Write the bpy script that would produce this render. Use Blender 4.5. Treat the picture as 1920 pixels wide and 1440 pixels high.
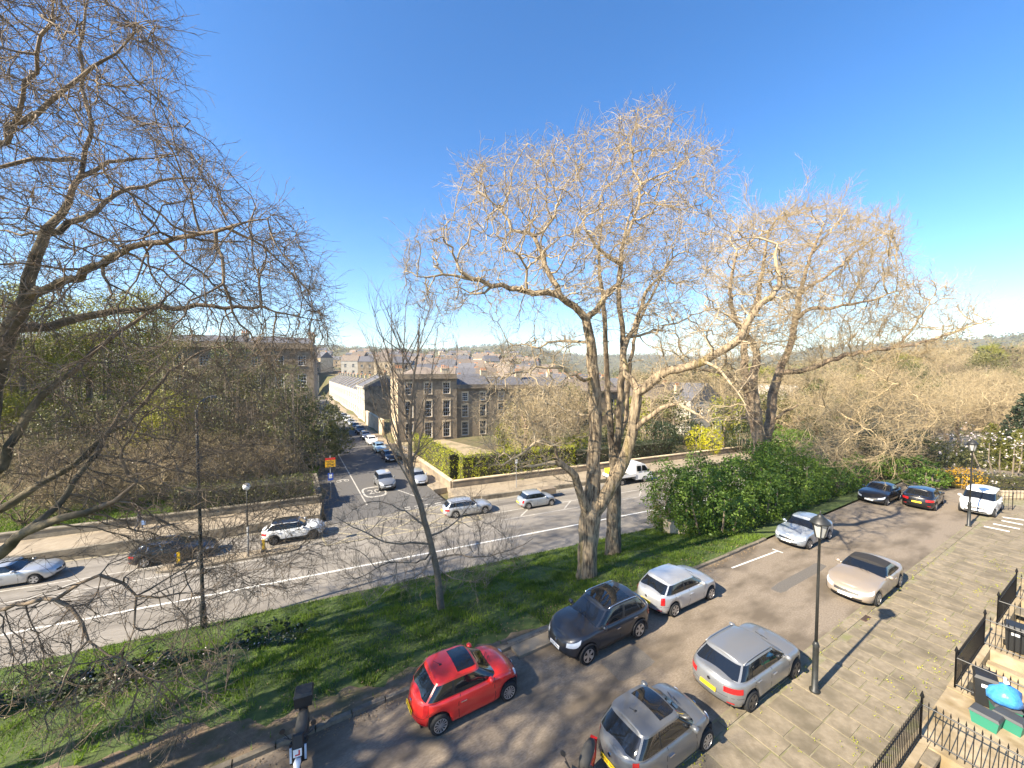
import bpy, bmesh, math, random
import numpy as np
from mathutils import Vector, Matrix
R = math.radians
random.seed(7)
rng = np.random.default_rng(11)
for o in list(bpy.data.objects):
    bpy.data.objects.remove(o, do_unlink=True)
scene = bpy.context.scene
col = scene.collection

# ---------------------------------------------------------------- camera
CAM_H, F_PX, HOR = 10.7, 721.0, 690.0
cam_d = bpy.data.cameras.new('camera')
cam = bpy.data.objects.new('camera', cam_d)
col.objects.link(cam)
cam_d.sensor_width = 36.0
cam_d.lens = 36.0 * F_PX / 1920.0
cam_d.clip_start, cam_d.clip_end = 0.05, 12000
PITCH = math.atan((720 - HOR) / F_PX)
cam.location = (0, 0, CAM_H)
cam.rotation_euler = (R(90) - PITCH, 0, 0)
scene.camera = cam

# ---------------------------------------------------------------- sky and sun
SUN_EL, SUN_AZ = R(36.8), math.atan2(-0.843, -0.539)      # azimuth from +Y towards +X
world = bpy.data.worlds.new('World')
scene.world = world
world.use_nodes = True
wn = world.node_tree
bg = wn.nodes['Background']
sky = wn.nodes.new('ShaderNodeTexSky')
sky.sky_type = 'NISHITA'
sky.sun_disc = False
sky.sun_elevation = SUN_EL
sky.sun_rotation = SUN_AZ
sky.altitude = 50
sky.air_density = 1.0
sky.dust_density = 0.3
sky.ozone_density = 3.0
hs = wn.nodes.new('ShaderNodeHueSaturation')
hs.inputs['Hue'].default_value = 0.504
hs.inputs['Saturation'].default_value = 1.28
wn.links.new(sky.outputs[0], hs.inputs['Color'])
wn.links.new(hs.outputs[0], bg.inputs[0])
bg.inputs[1].default_value = 0.095
sun_d = bpy.data.lights.new('sun', 'SUN')
sun_d.energy = 5.0
sun_d.angle = R(0.5)
sun_d.color = (1.0, 0.89, 0.71)
sun = bpy.data.objects.new('sun', sun_d)
col.objects.link(sun)
to_sun = Vector((math.sin(SUN_AZ) * math.cos(SUN_EL), math.cos(SUN_AZ) * math.cos(SUN_EL), math.sin(SUN_EL)))
sun.rotation_euler = to_sun.to_track_quat('Z', 'Y').to_euler()
sun.location = to_sun * 60
vs = scene.view_settings
vs.view_transform = 'Standard'
vs.look = 'None'
vs.exposure = 1.6
vs.gamma = 1.0
vs.use_curve_mapping = False
scene.render.engine = 'CYCLES'
scene.cycles.max_bounces = 5
scene.cycles.diffuse_bounces = 2
scene.cycles.glossy_bounces = 3
scene.cycles.transmission_bounces = 3
scene.cycles.transparent_max_bounces = 4

# ---------------------------------------------------------------- pixels to places
_cp, _sp = math.cos(PITCH), math.sin(PITCH)
def ray(x, y):
    a, b = (x - 960) / F_PX, (720 - y) / F_PX
    return np.array([a, _cp + b * _sp, -_sp + b * _cp])
def px(x, y, z=0.0):
    """point where the pixel's ray meets the level z"""
    r = ray(x, y)
    t = (z - CAM_H) / r[2]
    return np.array([0, 0, CAM_H]) + r * t
def pd(x, y, d):
    """point on the pixel's ray at forward distance d"""
    r = ray(x, y)
    return np.array([0, 0, CAM_H]) + r * (d / r[1])

# ---------------------------------------------------------------- frames of the place
ROAD_Z = -2.8
A_R, A_K, A_S = R(66.5), R(59.7), R(-30.0)
RD = np.array([math.sin(A_R), math.cos(A_R)]); RN = np.array([-RD[1], RD[0]])
KD = np.array([math.sin(A_K), math.cos(A_K)]); KN = np.array([-KD[1], KD[0]])
SD = np.array([math.sin(A_S), math.cos(A_S)]); SM = np.array([SD[1], -SD[0]])
N_EDGE, N_WALL = 24.4, 37.0
K_KERB, K_PAVE, K_RAIL = 12.3, 6.5, 3.5
def rp(s, n, z=0.0): v = RD * s + RN * n; return np.array([v[0], v[1], z])
def kp(s, n, z=0.0): v = KD * s + KN * n; return np.array([v[0], v[1], z])
def sp_(s, m, z=0.0): v = SD * s + SM * m; return np.array([v[0], v[1], z])
def smooth(t): t = np.clip(t, 0, 1); return t * t * (3 - 2 * t)
def bank_z(x, y):
    k = KN[0] * x + KN[1] * y
    n = RN[0] * x + RN[1] * y
    a = np.maximum(k - K_KERB, 0); b = np.maximum(N_EDGE - n, 0)
    t = a / np.maximum(a + b, 1e-3)
    return ROAD_Z * (0.35 * t + 0.65 * smooth(t)) + 0.07

# ---------------------------------------------------------------- mesh helpers
class MB:
    def __init__(s): s.v, s.f, s.m = [], [], []
    def add(s, verts, faces, mi=0):
        b = len(s.v)
        s.v.extend([tuple(float(c) for c in p) for p in verts])
        s.f.extend([tuple(int(i) + b for i in f) for f in faces])
        s.m.extend([mi] * len(faces))
        return s
    def hexa(s, lo, hi, mi=0):
        """lo, hi: four points each, counter-clockwise seen from above"""
        s.add(list(lo) + list(hi), [(3, 2, 1, 0), (4, 5, 6, 7), (0, 1, 5, 4), (1, 2, 6, 5), (2, 3, 7, 6), (3, 0, 4, 7)], mi)
        return s
    def box(s, c, size, rz=0.0, mi=0, top=1.0):
        x, y, z = size[0] / 2, size[1] / 2, size[2] / 2
        ca, sa = math.cos(rz), math.sin(rz)
        def P(a, b, d): return (c[0] + a * ca - b * sa, c[1] + a * sa + b * ca, c[2] + d)
        lo = [P(-x, -y, -z), P(x, -y, -z), P(x, y, -z), P(-x, y, -z)]
        x *= top; y *= top
        hi = [P(-x, -y, z), P(x, -y, z), P(x, y, z), P(-x, y, z)]
        return s.hexa(lo, hi, mi)
    def tube(s, pts, rad, n=8, cap=True, mi=0):
        pts = [Vector(p) for p in pts]
        if not hasattr(rad, '__len__'): rad = [rad] * len(pts)
        b = len(s.v)
        prev = None
        for i, p in enumerate(pts):
            d = (pts[min(i + 1, len(pts) - 1)] - pts[max(i - 1, 0)]).normalized()
            if prev is None:
                ref = Vector((0, 0, 1)) if abs(d.z) < 0.9 else Vector((1, 0, 0))
                u = d.cross(ref).normalized()
            else:
                u = (prev - d * prev.dot(d)).normalized()
            prev = u
            w = d.cross(u)
            for k in range(n):
                a = 2 * math.pi * k / n
                q = p + (u * math.cos(a) + w * math.sin(a)) * rad[i]
                s.v.append(tuple(q))
        for i in range(len(pts) - 1):
            for k in range(n):
                k2 = (k + 1) % n
                s.f.append((b + i * n + k, b + i * n + k2, b + (i + 1) * n + k2, b + (i + 1) * n + k)); s.m.append(mi)
        if cap:
            s.f.append(tuple(b + k for k in range(n))[::-1]); s.m.append(mi)
            e = b + (len(pts) - 1) * n
            s.f.append(tuple(e + k for k in range(n))); s.m.append(mi)
        return s
    def lathe(s, prof, n=12, c=(0, 0, 0), mi=0, axis='z', cap=True):
        b = len(s.v)
        for (r, h) in prof:
            for k in range(n):
                a = 2 * math.pi * k / n
                p = (r * math.cos(a), r * math.sin(a), h)
                if axis == 'y': p = (p[0], h, -p[1])
                if axis == 'x': p = (h, p[0], p[1])
                s.v.append((c[0] + p[0], c[1] + p[1], c[2] + p[2]))
        for i in range(len(prof) - 1):
            for k in range(n):
                k2 = (k + 1) % n
                s.f.append((b + i * n + k, b + i * n + k2, b + (i + 1) * n + k2, b + (i + 1) * n + k)); s.m.append(mi)
        if cap:
            s.f.append(tuple(b + k for k in range(n))[::-1]); s.m.append(mi)
            e = b + (len(prof) - 1) * n
            s.f.append(tuple(e + k for k in range(n))); s.m.append(mi)
        return s
    def grid(s, P, mi=0):
        """P[i][j] points"""
        b = len(s.v); I, J = len(P), len(P[0])
        for row in P:
            for q in row: s.v.append(tuple(float(c) for c in q))
        for i in range(I - 1):
            for j in range(J - 1):
                s.f.append((b + i * J + j, b + i * J + j + 1, b + (i + 1) * J + j + 1, b + (i + 1) * J + j)); s.m.append(mi)
        return s
    def prism(s, poly, z0, z1, mi=0):
        n = len(poly)
        s.add([(p[0], p[1], z0) for p in poly] + [(p[0], p[1], z1) for p in poly],
              [tuple(range(n))[::-1], tuple(range(n, 2 * n))] + [(i, (i + 1) % n, n + (i + 1) % n, n + i) for i in range(n)], mi)
        return s
    def mesh(s, name, mats, smooth=False):
        me = bpy.data.meshes.new(name)
        me.from_pydata(s.v, [], s.f)
        if not isinstance(mats, (list, tuple)): mats = [mats]
        for m in mats: me.materials.append(m)
        if len(mats) > 1: me.polygons.foreach_set('material_index', s.m)
        if smooth: me.polygons.foreach_set('use_smooth', [True] * len(s.f))
        me.update()
        return me
    def build(s, name, mats, parent=None, smooth=False, loc=None, rz=None):
        return link(name, s.mesh(name, mats, smooth), parent, loc, rz)

def link(name, me, parent=None, loc=None, rz=None):
    o = bpy.data.objects.new(name, me)
    col.objects.link(o)
    if parent is not None: o.parent = parent
    if loc is not None: o.location = [float(c) for c in loc]
    if rz is not None: o.rotation_euler = (0, 0, rz)
    return o
def np_mesh(name, V, F, mat, smooth=False):
    V = np.asarray(V, dtype=np.float32); F = np.asarray(F, dtype=np.int32)
    me = bpy.data.meshes.new(name)
    k = F.shape[1]
    me.vertices.add(len(V)); me.vertices.foreach_set('co', V.ravel())
    me.loops.add(F.size); me.loops.foreach_set('vertex_index', F.ravel())
    me.polygons.add(len(F)); me.polygons.foreach_set('loop_start', np.arange(0, F.size, k, dtype=np.int32))
    try: me.polygons.foreach_set('loop_total', np.full(len(F), k, dtype=np.int32))
    except Exception: pass
    if smooth: me.polygons.foreach_set('use_smooth', np.ones(len(F), dtype=bool))
    me.materials.append(mat)
    me.update(calc_edges=True)
    return me
def tag(o, label=None, cat=None, group=None, kind=None):
    if label: o['label'] = label
    if cat: o['category'] = cat
    if group: o['group'] = group
    if kind: o['kind'] = kind
    return o
def thing(name, label, cat, loc=(0, 0, 0), rz=0.0, group=None):
    o = bpy.data.objects.new(name, None)
    col.objects.link(o)
    o.empty_display_size = 0.3
    o.location = [float(c) for c in loc]; o.rotation_euler = (0, 0, rz)
    return tag(o, label, cat, group)
def copy_tree(o, parent=None, label=None, loc=None, rz=None, scale=None):
    c = o.copy(); col.objects.link(c)
    if parent is not None: c.parent = parent
    if label: c['label'] = label
    if loc is not None: c.location = [float(v) for v in loc]
    if rz is not None: c.rotation_euler = (0, 0, rz)
    if scale is not None: c.scale = scale
    for ch in list(o.children): copy_tree(ch, c)
    return c
def struct(name, mb, mats, smooth=False, label=None):
    o = mb.build(name, mats, smooth=smooth)
    o['kind'] = 'structure'
    if label: o['label'] = label
    return o
_txt = {}
def text_mesh(txt, size, mat, depth=0.002):
    key = (txt, size, mat.name)
    if key in _txt: return _txt[key]
    cu = bpy.data.curves.new('lettering', 'FONT')
    cu.body = txt; cu.size = size; cu.align_x = 'CENTER'; cu.align_y = 'CENTER'; cu.extrude = depth
    cu.resolution_u = 3
    ob = bpy.data.objects.new('lettering', cu); col.objects.link(ob)
    bpy.context.view_layer.update()
    dg = bpy.context.evaluated_depsgraph_get()
    me = bpy.data.meshes.new_from_object(ob.evaluated_get(dg))
    me.materials.clear(); me.materials.append(mat)
    bpy.data.objects.remove(ob, do_unlink=True)
    _txt[key] = me
    return me

# ---------------------------------------------------------------- materials
_m = {}
def mat(name, c1, c2=None, rough=0.8, scale=4.0, bump=0.0, bscale=None, metal=0.0, spec=None, detail=4.0, coords='pos',
        stretch=None, c3=None, scale3=0.4, coat=0.0, rand=0.0, trans=0.0, mid=(0.35, 0.65), emit=0.0, mid3=(0.45, 0.65)):
    if name in _m: return _m[name]
    m = bpy.data.materials.new(name); m.use_nodes = True
    nt = m.node_tree; N = nt.nodes; L = nt.links
    b = N['Principled BSDF']
    b.inputs['Base Color'].default_value = (*c1, 1)
    b.inputs['Roughness'].default_value = rough
    b.inputs['Metallic'].default_value = metal
    if spec is not None: b.inputs['Specular IOR Level'].default_value = spec
    if coat: b.inputs['Coat Weight'].default_value = coat; b.inputs['Coat Roughness'].default_value = 0.04
    vec = None
    if c2 is not None or bump or c3 is not None:
        if coords == 'pos':
            g = N.new('ShaderNodeNewGeometry'); vec = g.outputs['Position']
        else:
            g = N.new('ShaderNodeTexCoord'); vec = g.outputs['Object']
        if stretch:
            mp = N.new('ShaderNodeMapping'); mp.inputs['Scale'].default_value = stretch[:3]
            if len(stretch) > 3: mp.vector_type = 'TEXTURE'; mp.inputs['Rotation'].default_value = (0, 0, stretch[3])
            L.new(vec, mp.inputs['Vector']); vec = mp.outputs['Vector']
    out = None
    def noise(sc, det=detail):
        n = N.new('ShaderNodeTexNoise'); n.inputs['Scale'].default_value = sc; n.inputs['Detail'].default_value = det
        n.inputs['Roughness'].default_value = 0.6
        L.new(vec, n.inputs['Vector']); return n
    def ramp(src, lo, hi):
        r = N.new('ShaderNodeMapRange'); r.inputs['From Min'].default_value = lo; r.inputs['From Max'].default_value = hi
        L.new(src, r.inputs['Value']); return r.outputs['Result']
    def mix(fac, a, bb):
        x = N.new('ShaderNodeMix'); x.data_type = 'RGBA'
        L.new(fac, x.inputs[0])
        if isinstance(a, tuple): x.inputs[6].default_value = (*a, 1)
        else: L.new(a, x.inputs[6])
        x.inputs[7].default_value = (*bb, 1)
        return x.outputs[2]
    if c2 is not None:
        n = noise(scale)
        out = mix(ramp(n.outputs['Fac'], *mid), tuple(c1), c2)
    if c3 is not None:
        n3 = noise(scale3, 3.0)
        out = mix(ramp(n3.outputs['Fac'], *mid3), out if out is not None else tuple(c1), c3)
    if rand:
        oi = N.new('ShaderNodeObjectInfo')
        h = N.new('ShaderNodeHueSaturation')
        v = N.new('ShaderNodeMapRange'); v.inputs['To Min'].default_value = 1 - rand; v.inputs['To Max'].default_value = 1 + rand
        L.new(oi.outputs['Random'], v.inputs['Value']); L.new(v.outputs['Result'], h.inputs['Value'])
        if out is not None: L.new(out, h.inputs['Color'])
        else: h.inputs['Color'].default_value = (*c1, 1)
        out = h.outputs['Color']
    if out is not None: L.new(out, b.inputs['Base Color'])
    if bump:
        nb = noise(bscale or scale * 3)
        bp = N.new('ShaderNodeBump'); bp.inputs['Strength'].default_value = bump; bp.inputs['Distance'].default_value = 0.03
        L.new(nb.outputs['Fac'], bp.inputs['Height']); L.new(bp.outputs['Normal'], b.inputs['Normal'])
    if trans:
        tr = N.new('ShaderNodeBsdfTranslucent'); ms = N.new('ShaderNodeMixShader'); ms.inputs[0].default_value = trans
        if out is not None: L.new(out, tr.inputs['Color'])
        else: tr.inputs['Color'].default_value = (*c1, 1)
        L.new(b.outputs[0], ms.inputs[1]); L.new(tr.outputs[0], ms.inputs[2])
        L.new(ms.outputs[0], N['Material Output'].inputs['Surface'])
    if emit:
        b.inputs['Emission Color'].default_value = (*c1, 1); b.inputs['Emission Strength'].default_value = emit
    _m[name] = m
    return m
def leaf_mat(name, c1, c2, trans=0.35, rough=0.5, scale=0.9):
    return mat(name, c1, c2, rough=rough, scale=scale, detail=6.0, trans=trans, mid=(0.38, 0.62))

M_ASPH = mat('asphalt_car_park', (0.17, 0.135, 0.097), (0.25, 0.203, 0.152), rough=0.93, scale=22, bump=0.35, bscale=90, c3=(0.11, 0.086, 0.06), scale3=0.8, stretch=(2.5, 1, 1, R(30.3)))
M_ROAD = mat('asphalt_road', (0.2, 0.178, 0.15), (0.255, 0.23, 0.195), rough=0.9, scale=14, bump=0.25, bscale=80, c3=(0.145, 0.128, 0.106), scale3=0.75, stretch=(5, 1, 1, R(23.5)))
M_STREET = mat('asphalt_street_shaded', (0.085, 0.08, 0.074), (0.115, 0.107, 0.098), rough=0.9, scale=12, bump=0.2, bscale=60)  # the side street's shade is put into this darker asphalt colour
M_PAVE = mat('pavement_slabs', (0.27, 0.215, 0.145), (0.33, 0.27, 0.19), rough=0.9, scale=3, bump=0.2, bscale=30, c3=(0.2, 0.16, 0.11), scale3=0.7)
M_FLAG = mat('flagstone', (0.185, 0.15, 0.1), (0.25, 0.205, 0.142), rough=0.9, scale=5, bump=0.4, bscale=28, c3=(0.14, 0.115, 0.075), scale3=1.1, rand=0.1)
M_JOINT = mat('mossy_joint', (0.2, 0.17, 0.115), (0.17, 0.165, 0.07), rough=1.0, scale=1.6, bump=0.5, bscale=40, c3=(0.25, 0.215, 0.15), scale3=3.0)
M_KERB = mat('kerb_stone', (0.12, 0.1, 0.075), (0.2, 0.17, 0.125), rough=0.9, scale=6, bump=0.3, bscale=40, rand=0.15)
M_PAINT = mat('road_paint', (0.72, 0.7, 0.64), (0.5, 0.48, 0.43), rough=0.7, scale=9, mid=(0.5, 0.8))
M_WORN = mat('worn_road_paint', (0.5, 0.47, 0.41), (0.3, 0.275, 0.24), rough=0.75, scale=5)
M_PAINTY = mat('yellow_road_paint', (0.44, 0.37, 0.22), (0.3, 0.265, 0.19), rough=0.7, scale=7)
M_GRASS_G = mat('grass_soil', (0.045, 0.075, 0.016), (0.08, 0.11, 0.025), rough=1.0, scale=3.0, bump=0.8, bscale=30, c3=(0.03, 0.052, 0.012), scale3=0.8)
M_SOIL = mat('bare_soil', (0.15, 0.105, 0.066), (0.21, 0.155, 0.1), rough=1.0, scale=5, bump=0.6, bscale=30, c3=(0.1, 0.09, 0.04), scale3=1.2)
M_GROUND = mat('far_ground', (0.085, 0.1, 0.025), (0.16, 0.13, 0.065), rough=1.0, scale=0.6, detail=8, bump=.8, bscale=3.0, c3=(0.12, 0.09, 0.05), scale3=0.06)
M_STONE = mat('bath_stone', (0.55, 0.43, 0.28), (0.65, 0.53, 0.36), rough=0.9, scale=1.5, bump=0.15, bscale=12, c3=(0.42, 0.33, 0.22), scale3=0.5)
M_STONED = mat('weathered_shaded_stone', (0.22, 0.17, 0.115), (0.32, 0.25, 0.17), rough=0.92, scale=2.0, bump=0.2, bscale=12, c3=(0.14, 0.115, 0.085), scale3=0.45)  # weathering, plus the shade on the villa front, in one darker colour
M_STONEB = mat('blackened_shaded_stone', (0.2, 0.17, 0.125), (0.27, 0.23, 0.165), rough=0.95, scale=2.5, bump=0.4, bscale=12, c3=(0.1, 0.088, 0.066), scale3=0.8)  # blackened walls; also carries the shade of the end house gable
M_WHITE = mat('white_paint', (0.78, 0.77, 0.73), rough=0.6)
M_RENDER = mat('pale_render', (0.47, 0.43, 0.365), (0.38, 0.345, 0.285), rough=0.85, scale=0.8)
M_SLATE = mat('slate_roof', (0.085, 0.085, 0.095), (0.13, 0.125, 0.13), rough=0.75, scale=2.5, bump=0.2, bscale=12)
M_TILE = mat('brown_roof', (0.15, 0.12, 0.095), (0.21, 0.165, 0.125), rough=0.85, scale=1.2, rand=0.25)
M_POT = mat('chimney_pot', (0.45, 0.2, 0.1), (0.55, 0.28, 0.15), rough=0.85, scale=2.0)
M_PANE = mat('window_pane', (0.015, 0.018, 0.022), rough=0.08, spec=0.6)
M_IRON = mat('black_iron', (0.012, 0.012, 0.013), rough=0.45, spec=0.5)
M_LAMPP = mat('lamp_paint', (0.016, 0.018, 0.017), (0.03, 0.03, 0.028), rough=0.45, scale=6)
M_LGLASS = mat('lantern_glass', (0.35, 0.35, 0.33), rough=0.15, spec=0.6)
M_WGLOBE = mat('white_globe', (0.8, 0.8, 0.78), rough=0.3)
M_RUBBER = mat('tyre_rubber', (0.014, 0.014, 0.014), rough=0.85)
M_ALLOY = mat('alloy_rim', (0.55, 0.55, 0.56), rough=0.32, metal=0.85)
M_DALLOY = mat('dark_alloy_rim', (0.11, 0.11, 0.115), rough=0.35, metal=0.7)
M_CGLASS = mat('car_glass', (0.008, 0.01, 0.013), rough=0.03, spec=0.75, coat=0.3)
M_CTRIM = mat('black_trim', (0.014, 0.014, 0.015), rough=0.5)
M_CHROME = mat('chrome', (0.75, 0.75, 0.76), rough=0.15, metal=1.0)
M_HEADL = mat('headlight', (0.55, 0.57, 0.6), rough=0.1, spec=0.8, coat=0.5)
M_TAIL = mat('tail_light', (0.42, 0.012, 0.014), rough=0.15, coat=0.6)
M_PLY = mat('yellow_plate', (0.75, 0.52, 0.02), rough=0.5)
M_PLW = mat('white_plate', (0.8, 0.8, 0.78), rough=0.5)
M_INK = mat('black_ink', (0.01, 0.01, 0.01), rough=0.6)
M_SEAT = mat('pale_seat', (0.5, 0.47, 0.42), rough=0.8)
M_UNDER = mat('under_body', (0.008, 0.008, 0.008), rough=0.9)
# ================================================================ GROUND
def far_z(x, y):
    """height of the land beyond the main road"""
    d = np.hypot(x, y); az = np.arctan2(x, y)
    z = np.full_like(d, -2.4)
    z = z - 6.0 * smooth((d - 110) / 250) * (1 - 0.6 * smooth((az - 0.25) / 0.5))
    # the wooded ridge to the right, the town hill to the left, the far ridge in the middle
    right = smooth((az - 0.30) / 0.65)
    z = z + right * (17.0 * smooth((d - 120) / 190) + 24 * smooth((d - 300) / 900))
    mid = smooth((0.22 - az) / 0.25)
    m = SM[0] * x + SM[1] * y; s = SD[0] * x + SD[1] * y
    street = smooth((26 - np.abs(m - 8)) / 12) * smooth((225 - s) / 20)
    z = z + mid * (1 - street) * (17 * smooth((d - 105) / 190) + 34 * smooth((d - 280) / 620))
    z = np.where(street > .5, np.maximum(z, -2.4), z)
    ridge = 0.75 + 0.16 * np.sin(az * 7.0 + 0.8) + 0.09 * np.sin(az * 17 + 2.0)
    z = z + ridge * 105 * smooth((d - 800) / 1500)
    return z
def build_ground():
    rad = np.concatenate([[0.5], np.geomspace(8, 60, 16), np.geomspace(63, 9000, 60)])
    ang = np.linspace(-math.pi, math.pi, 241)[:-1]
    A, Rr = np.meshgrid(ang, rad)
    X, Y = Rr * np.sin(A), Rr * np.cos(A)
    n = RN[0] * X + RN[1] * Y
    zf = far_z(X, Y)
    bump = 0.06 * np.sin(X * 1.3) * np.cos(Y * 1.1)
    garden = zf + 0.25 + bump
    z = np.where(n > 41.5, garden, -3.6)
    z = np.where(Y < -30, -3.6, z)
    # the side street cuts through
    m = SM[0] * X + SM[1] * Y; s = SD[0] * X + SD[1] * Y
    z = np.where((m > 2.5) & (m < 15.5) & (n > 35) & (s < 240), np.minimum(z, -3.1), z)
    V = np.stack([X, Y, z], -1).reshape(-1, 3)
    I, J = X.shape
    i = np.arange(I - 1)[:, None] * J; j = np.arange(J)[None, :]; j2 = (j + 1) % J
    F = np.stack([i + j, i + j2, i + J + j2, i + J + j], -1).reshape(-1, 4)[:, ::-1]
    o = link('ground', np_mesh('ground', V, F, M_GROUND, True)); o['kind'] = 'structure'
build_ground()

def sheet(fn, s0, s1, ns, t0, t1, nt_, z):
    """grid sheet over a frame function fn(s,t)"""
    b = MB()
    P = []
    for s in np.linspace(s0, s1, ns):
        row = []
        for t in np.linspace(t0, t1, nt_):
            p = fn(s, t); p[2] = z(p[0], p[1]) if callable(z) else z
            row.append(p)
        P.append(row[::-1])
    b.grid(P); return b

# car park (level with the terrace), main road, side street
HRX = math.atan2(RD[1], RD[0]); KROT = math.atan2(KD[1], KD[0])
struct('car_park', sheet(kp, -40, 75, 40, K_PAVE - 0.1, K_KERB + 0.02, 6, 0.0), M_ASPH)
struct('main_road', sheet(rp, -70, 120, 40, N_EDGE - 0.15, N_WALL + 0.3, 6, ROAD_Z), M_ROAD)
ST_L, ST_R = 4.1, 13.4
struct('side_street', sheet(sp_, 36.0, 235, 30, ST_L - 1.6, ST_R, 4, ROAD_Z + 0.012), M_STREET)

# grass bank between car park and main road
def build_bank():
    P = []
    for a in np.linspace(-48, 80, 330):
        row = []
        p0 = kp(a, K_KERB + 0.12)
        # the foot of the bank on the road edge, straight across
        t = (N_EDGE - (RN[0] * p0[0] + RN[1] * p0[1])) / (RN[0] * KN[0] + RN[1] * KN[1])
        t = max(t, 0.4)
        for k in np.linspace(0, 1, 22):
            q = p0[:2] + KN * (t * k)
            z = float(bank_z(q[0], q[1]))
            z += (0.05 * math.sin(q[0] * 0.9) * math.cos(q[1] * 0.8) + 0.03 * math.sin(q[0] * 2.7 + q[1])) * math.sin(math.pi * k)
            row.append((q[0], q[1], z))
        P.append(row[::-1])
    b = MB(); b.grid(P)
    return b
M_BANK = mat('bank_turf', (0.05, 0.085, 0.016), (0.1, 0.135, 0.03), rough=1.0, scale=2.5, bump=0.9, bscale=26, c3=(0.034, 0.055, 0.012), scale3=0.7)
struct('grass_bank', build_bank(), M_BANK, smooth=True)
# bare trodden soil along the top of the bank
def build_soil():
    P = []
    for a in np.linspace(-20, 11, 130):
        row = []
        w = 1.3 + 2.2 * smooth((1.0 - a) / 6.0) + 0.35 * math.sin(a * 1.7) + 0.22 * math.sin(a * 4.1 + 1) + 0.15 * math.sin(a * 9.3)
        w *= float(smooth((11.2 - a) / 7.0))
        for k in np.linspace(0, 1, 7):
            q = kp(a, K_KERB + 0.13 + max(w, 0.02) * k)
            z = float(bank_z(q[0], q[1])) + 0.035 - 0.09 * k ** 4
            z += (0.05 * math.sin(q[0] * 0.9) * math.cos(q[1] * 0.8) + 0.03 * math.sin(q[0] * 2.7 + q[1])) * math.sin(math.pi * min(1, (w * k) / 11.5))
            row.append((q[0], q[1], z))
        P.append(row[::-1])
    b = MB(); b.grid(P); return b
struct('bare_soil_path', build_soil(), M_SOIL, smooth=True)

# kerb stones, each one a piece of the car park edge
kerb = thing('stone_kerb', 'worn stone kerb between the grass bank and the car park', 'kerb')
kmesh = []
for v in range(4):
    b = MB(); L = 0.985
    lo = [(-L/2, -0.09, -0.12), (L/2, -0.09, -0.12), (L/2, 0.09, -0.12), (-L/2, 0.09, -0.12)]
    r_ = random.Random(v)
    hi = [(-L/2 + .01, -0.075 + r_.uniform(-.01, .01), 0.12 + r_.uniform(-.012, .012)), (L/2 - .01, -0.075 + r_.uniform(-.01, .01), 0.12 + r_.uniform(-.012, .012)),
          (L/2 - .01, 0.085, 0.12 + r_.uniform(-.012, .012)), (-L/2 + .01, 0.085, 0.12 + r_.uniform(-.012, .012))]
    b.hexa(lo, hi); kmesh.append(b.mesh('kerb_stone', M_KERB))
for i in range(-22, 26):
    p = kp(i * 1.0, K_KERB + 0.06 + random.uniform(-.015, .015))
    link('kerb_stone', kmesh[i % 4], kerb, (p[0], p[1], random.uniform(-.01, .01)), math.atan2(KD[1], KD[0]) + random.uniform(-.01, .01))
# a stone slab let into the grass behind the kerb
p = px(1003, 1200, 0.08); b = MB(); b.box((0, 0, 0), (2.0, 0.9, 0.1)); o = b.build('stone_slab', M_PAVE, loc=(p[0], p[1], 0.06), rz=math.atan2(KD[1], KD[0]))
tag(o, 'pale flat stone slab lying in the grass behind the kerb', 'slab')

# ---------------------------------------------------------------- flagstone terrace
struct('terrace_bed', sheet(kp, -12, 62, 40, K_RAIL - 0.2, K_PAVE + 0.12, 6, 0.006), M_JOINT)
flag = thing('terrace_pavement', 'wide terrace pavement of worn grey flagstones beside the parked cars', 'pavement')
def flag_mesh(L, W, seed):
    r_ = random.Random(seed); b = MB()
    j = lambda: r_.uniform(-.012, .012)
    lo = [(-L/2, -W/2, -.05), (L/2, -W/2, -.05), (L/2, W/2, -.05), (-L/2, W/2, -.05)]
    hi = [(-L/2 + .012 + j()/2, -W/2 + .012 + j()/2, .022 + j()/3), (L/2 - .012 + j()/2, -W/2 + .012 + j()/2, .022 + j()/3),
          (L/2 - .012 + j()/2, W/2 - .012 + j()/2, .022 + j()/3), (-L/2 + .012 + j()/2, W/2 - .012 + j()/2, .022 + j()/3)]
    b.hexa(lo, hi); return b.mesh('flagstone', M_FLAG)
KROT = math.atan2(KD[1], KD[0])
# edge stones along the car park, then courses laid across the pavement
edge_meshes = [flag_mesh(l, 0.30, 40 + k) for k, l in enumerate((0.85, 1.0, 1.15, 1.3))]
a = 2.0; i = 0
n_flag = 0
while a < 40:
    k = random.randrange(4); l = (0.85, 1.0, 1.15, 1.3)[k]
    p = kp(a + l / 2, K_PAVE - 0.09)
    link('edge_stone', edge_meshes[k], flag, (p[0], p[1], 0.012), KROT); a += l + 0.015; n_flag += 1
cs = 0.72
lens = (0.62, 0.8, 0.97, 1.15)
fl = [[flag_mesh(l, w, 60 + 7 * k + q) for k, l in enumerate(lens)] for q, w in enumerate((cs - 0.03, cs + 0.13))]
rest = MB()
a = 3.2
while a < 48:
    q = random.random() < 0.3
    w = cs + 0.16 if q else cs
    n = K_PAVE - 0.25
    n_lo = K_RAIL + 0.15
    n -= random.uniform(0, 0.25)
    while n > n_lo:
        k = random.randrange(4); l = lens[k]
        p = kp(a + w / 2, n - l / 2)
        if n_flag < 255 and a < 36:
            link('flagstone', fl[int(q)][k], flag, (p[0], p[1], random.uniform(-.005, .006)), KROT + R(90) + random.uniform(-.012, .012)); n_flag += 1
        else:
            rest.box((p[0], p[1], 0.0), (l - .03, w - .04, .05), KROT + R(90))
        n -= l + 0.018
    a += w
o = rest.build('far_flagstones', M_FLAG, flag); o['kind'] = 'stuff'

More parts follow.
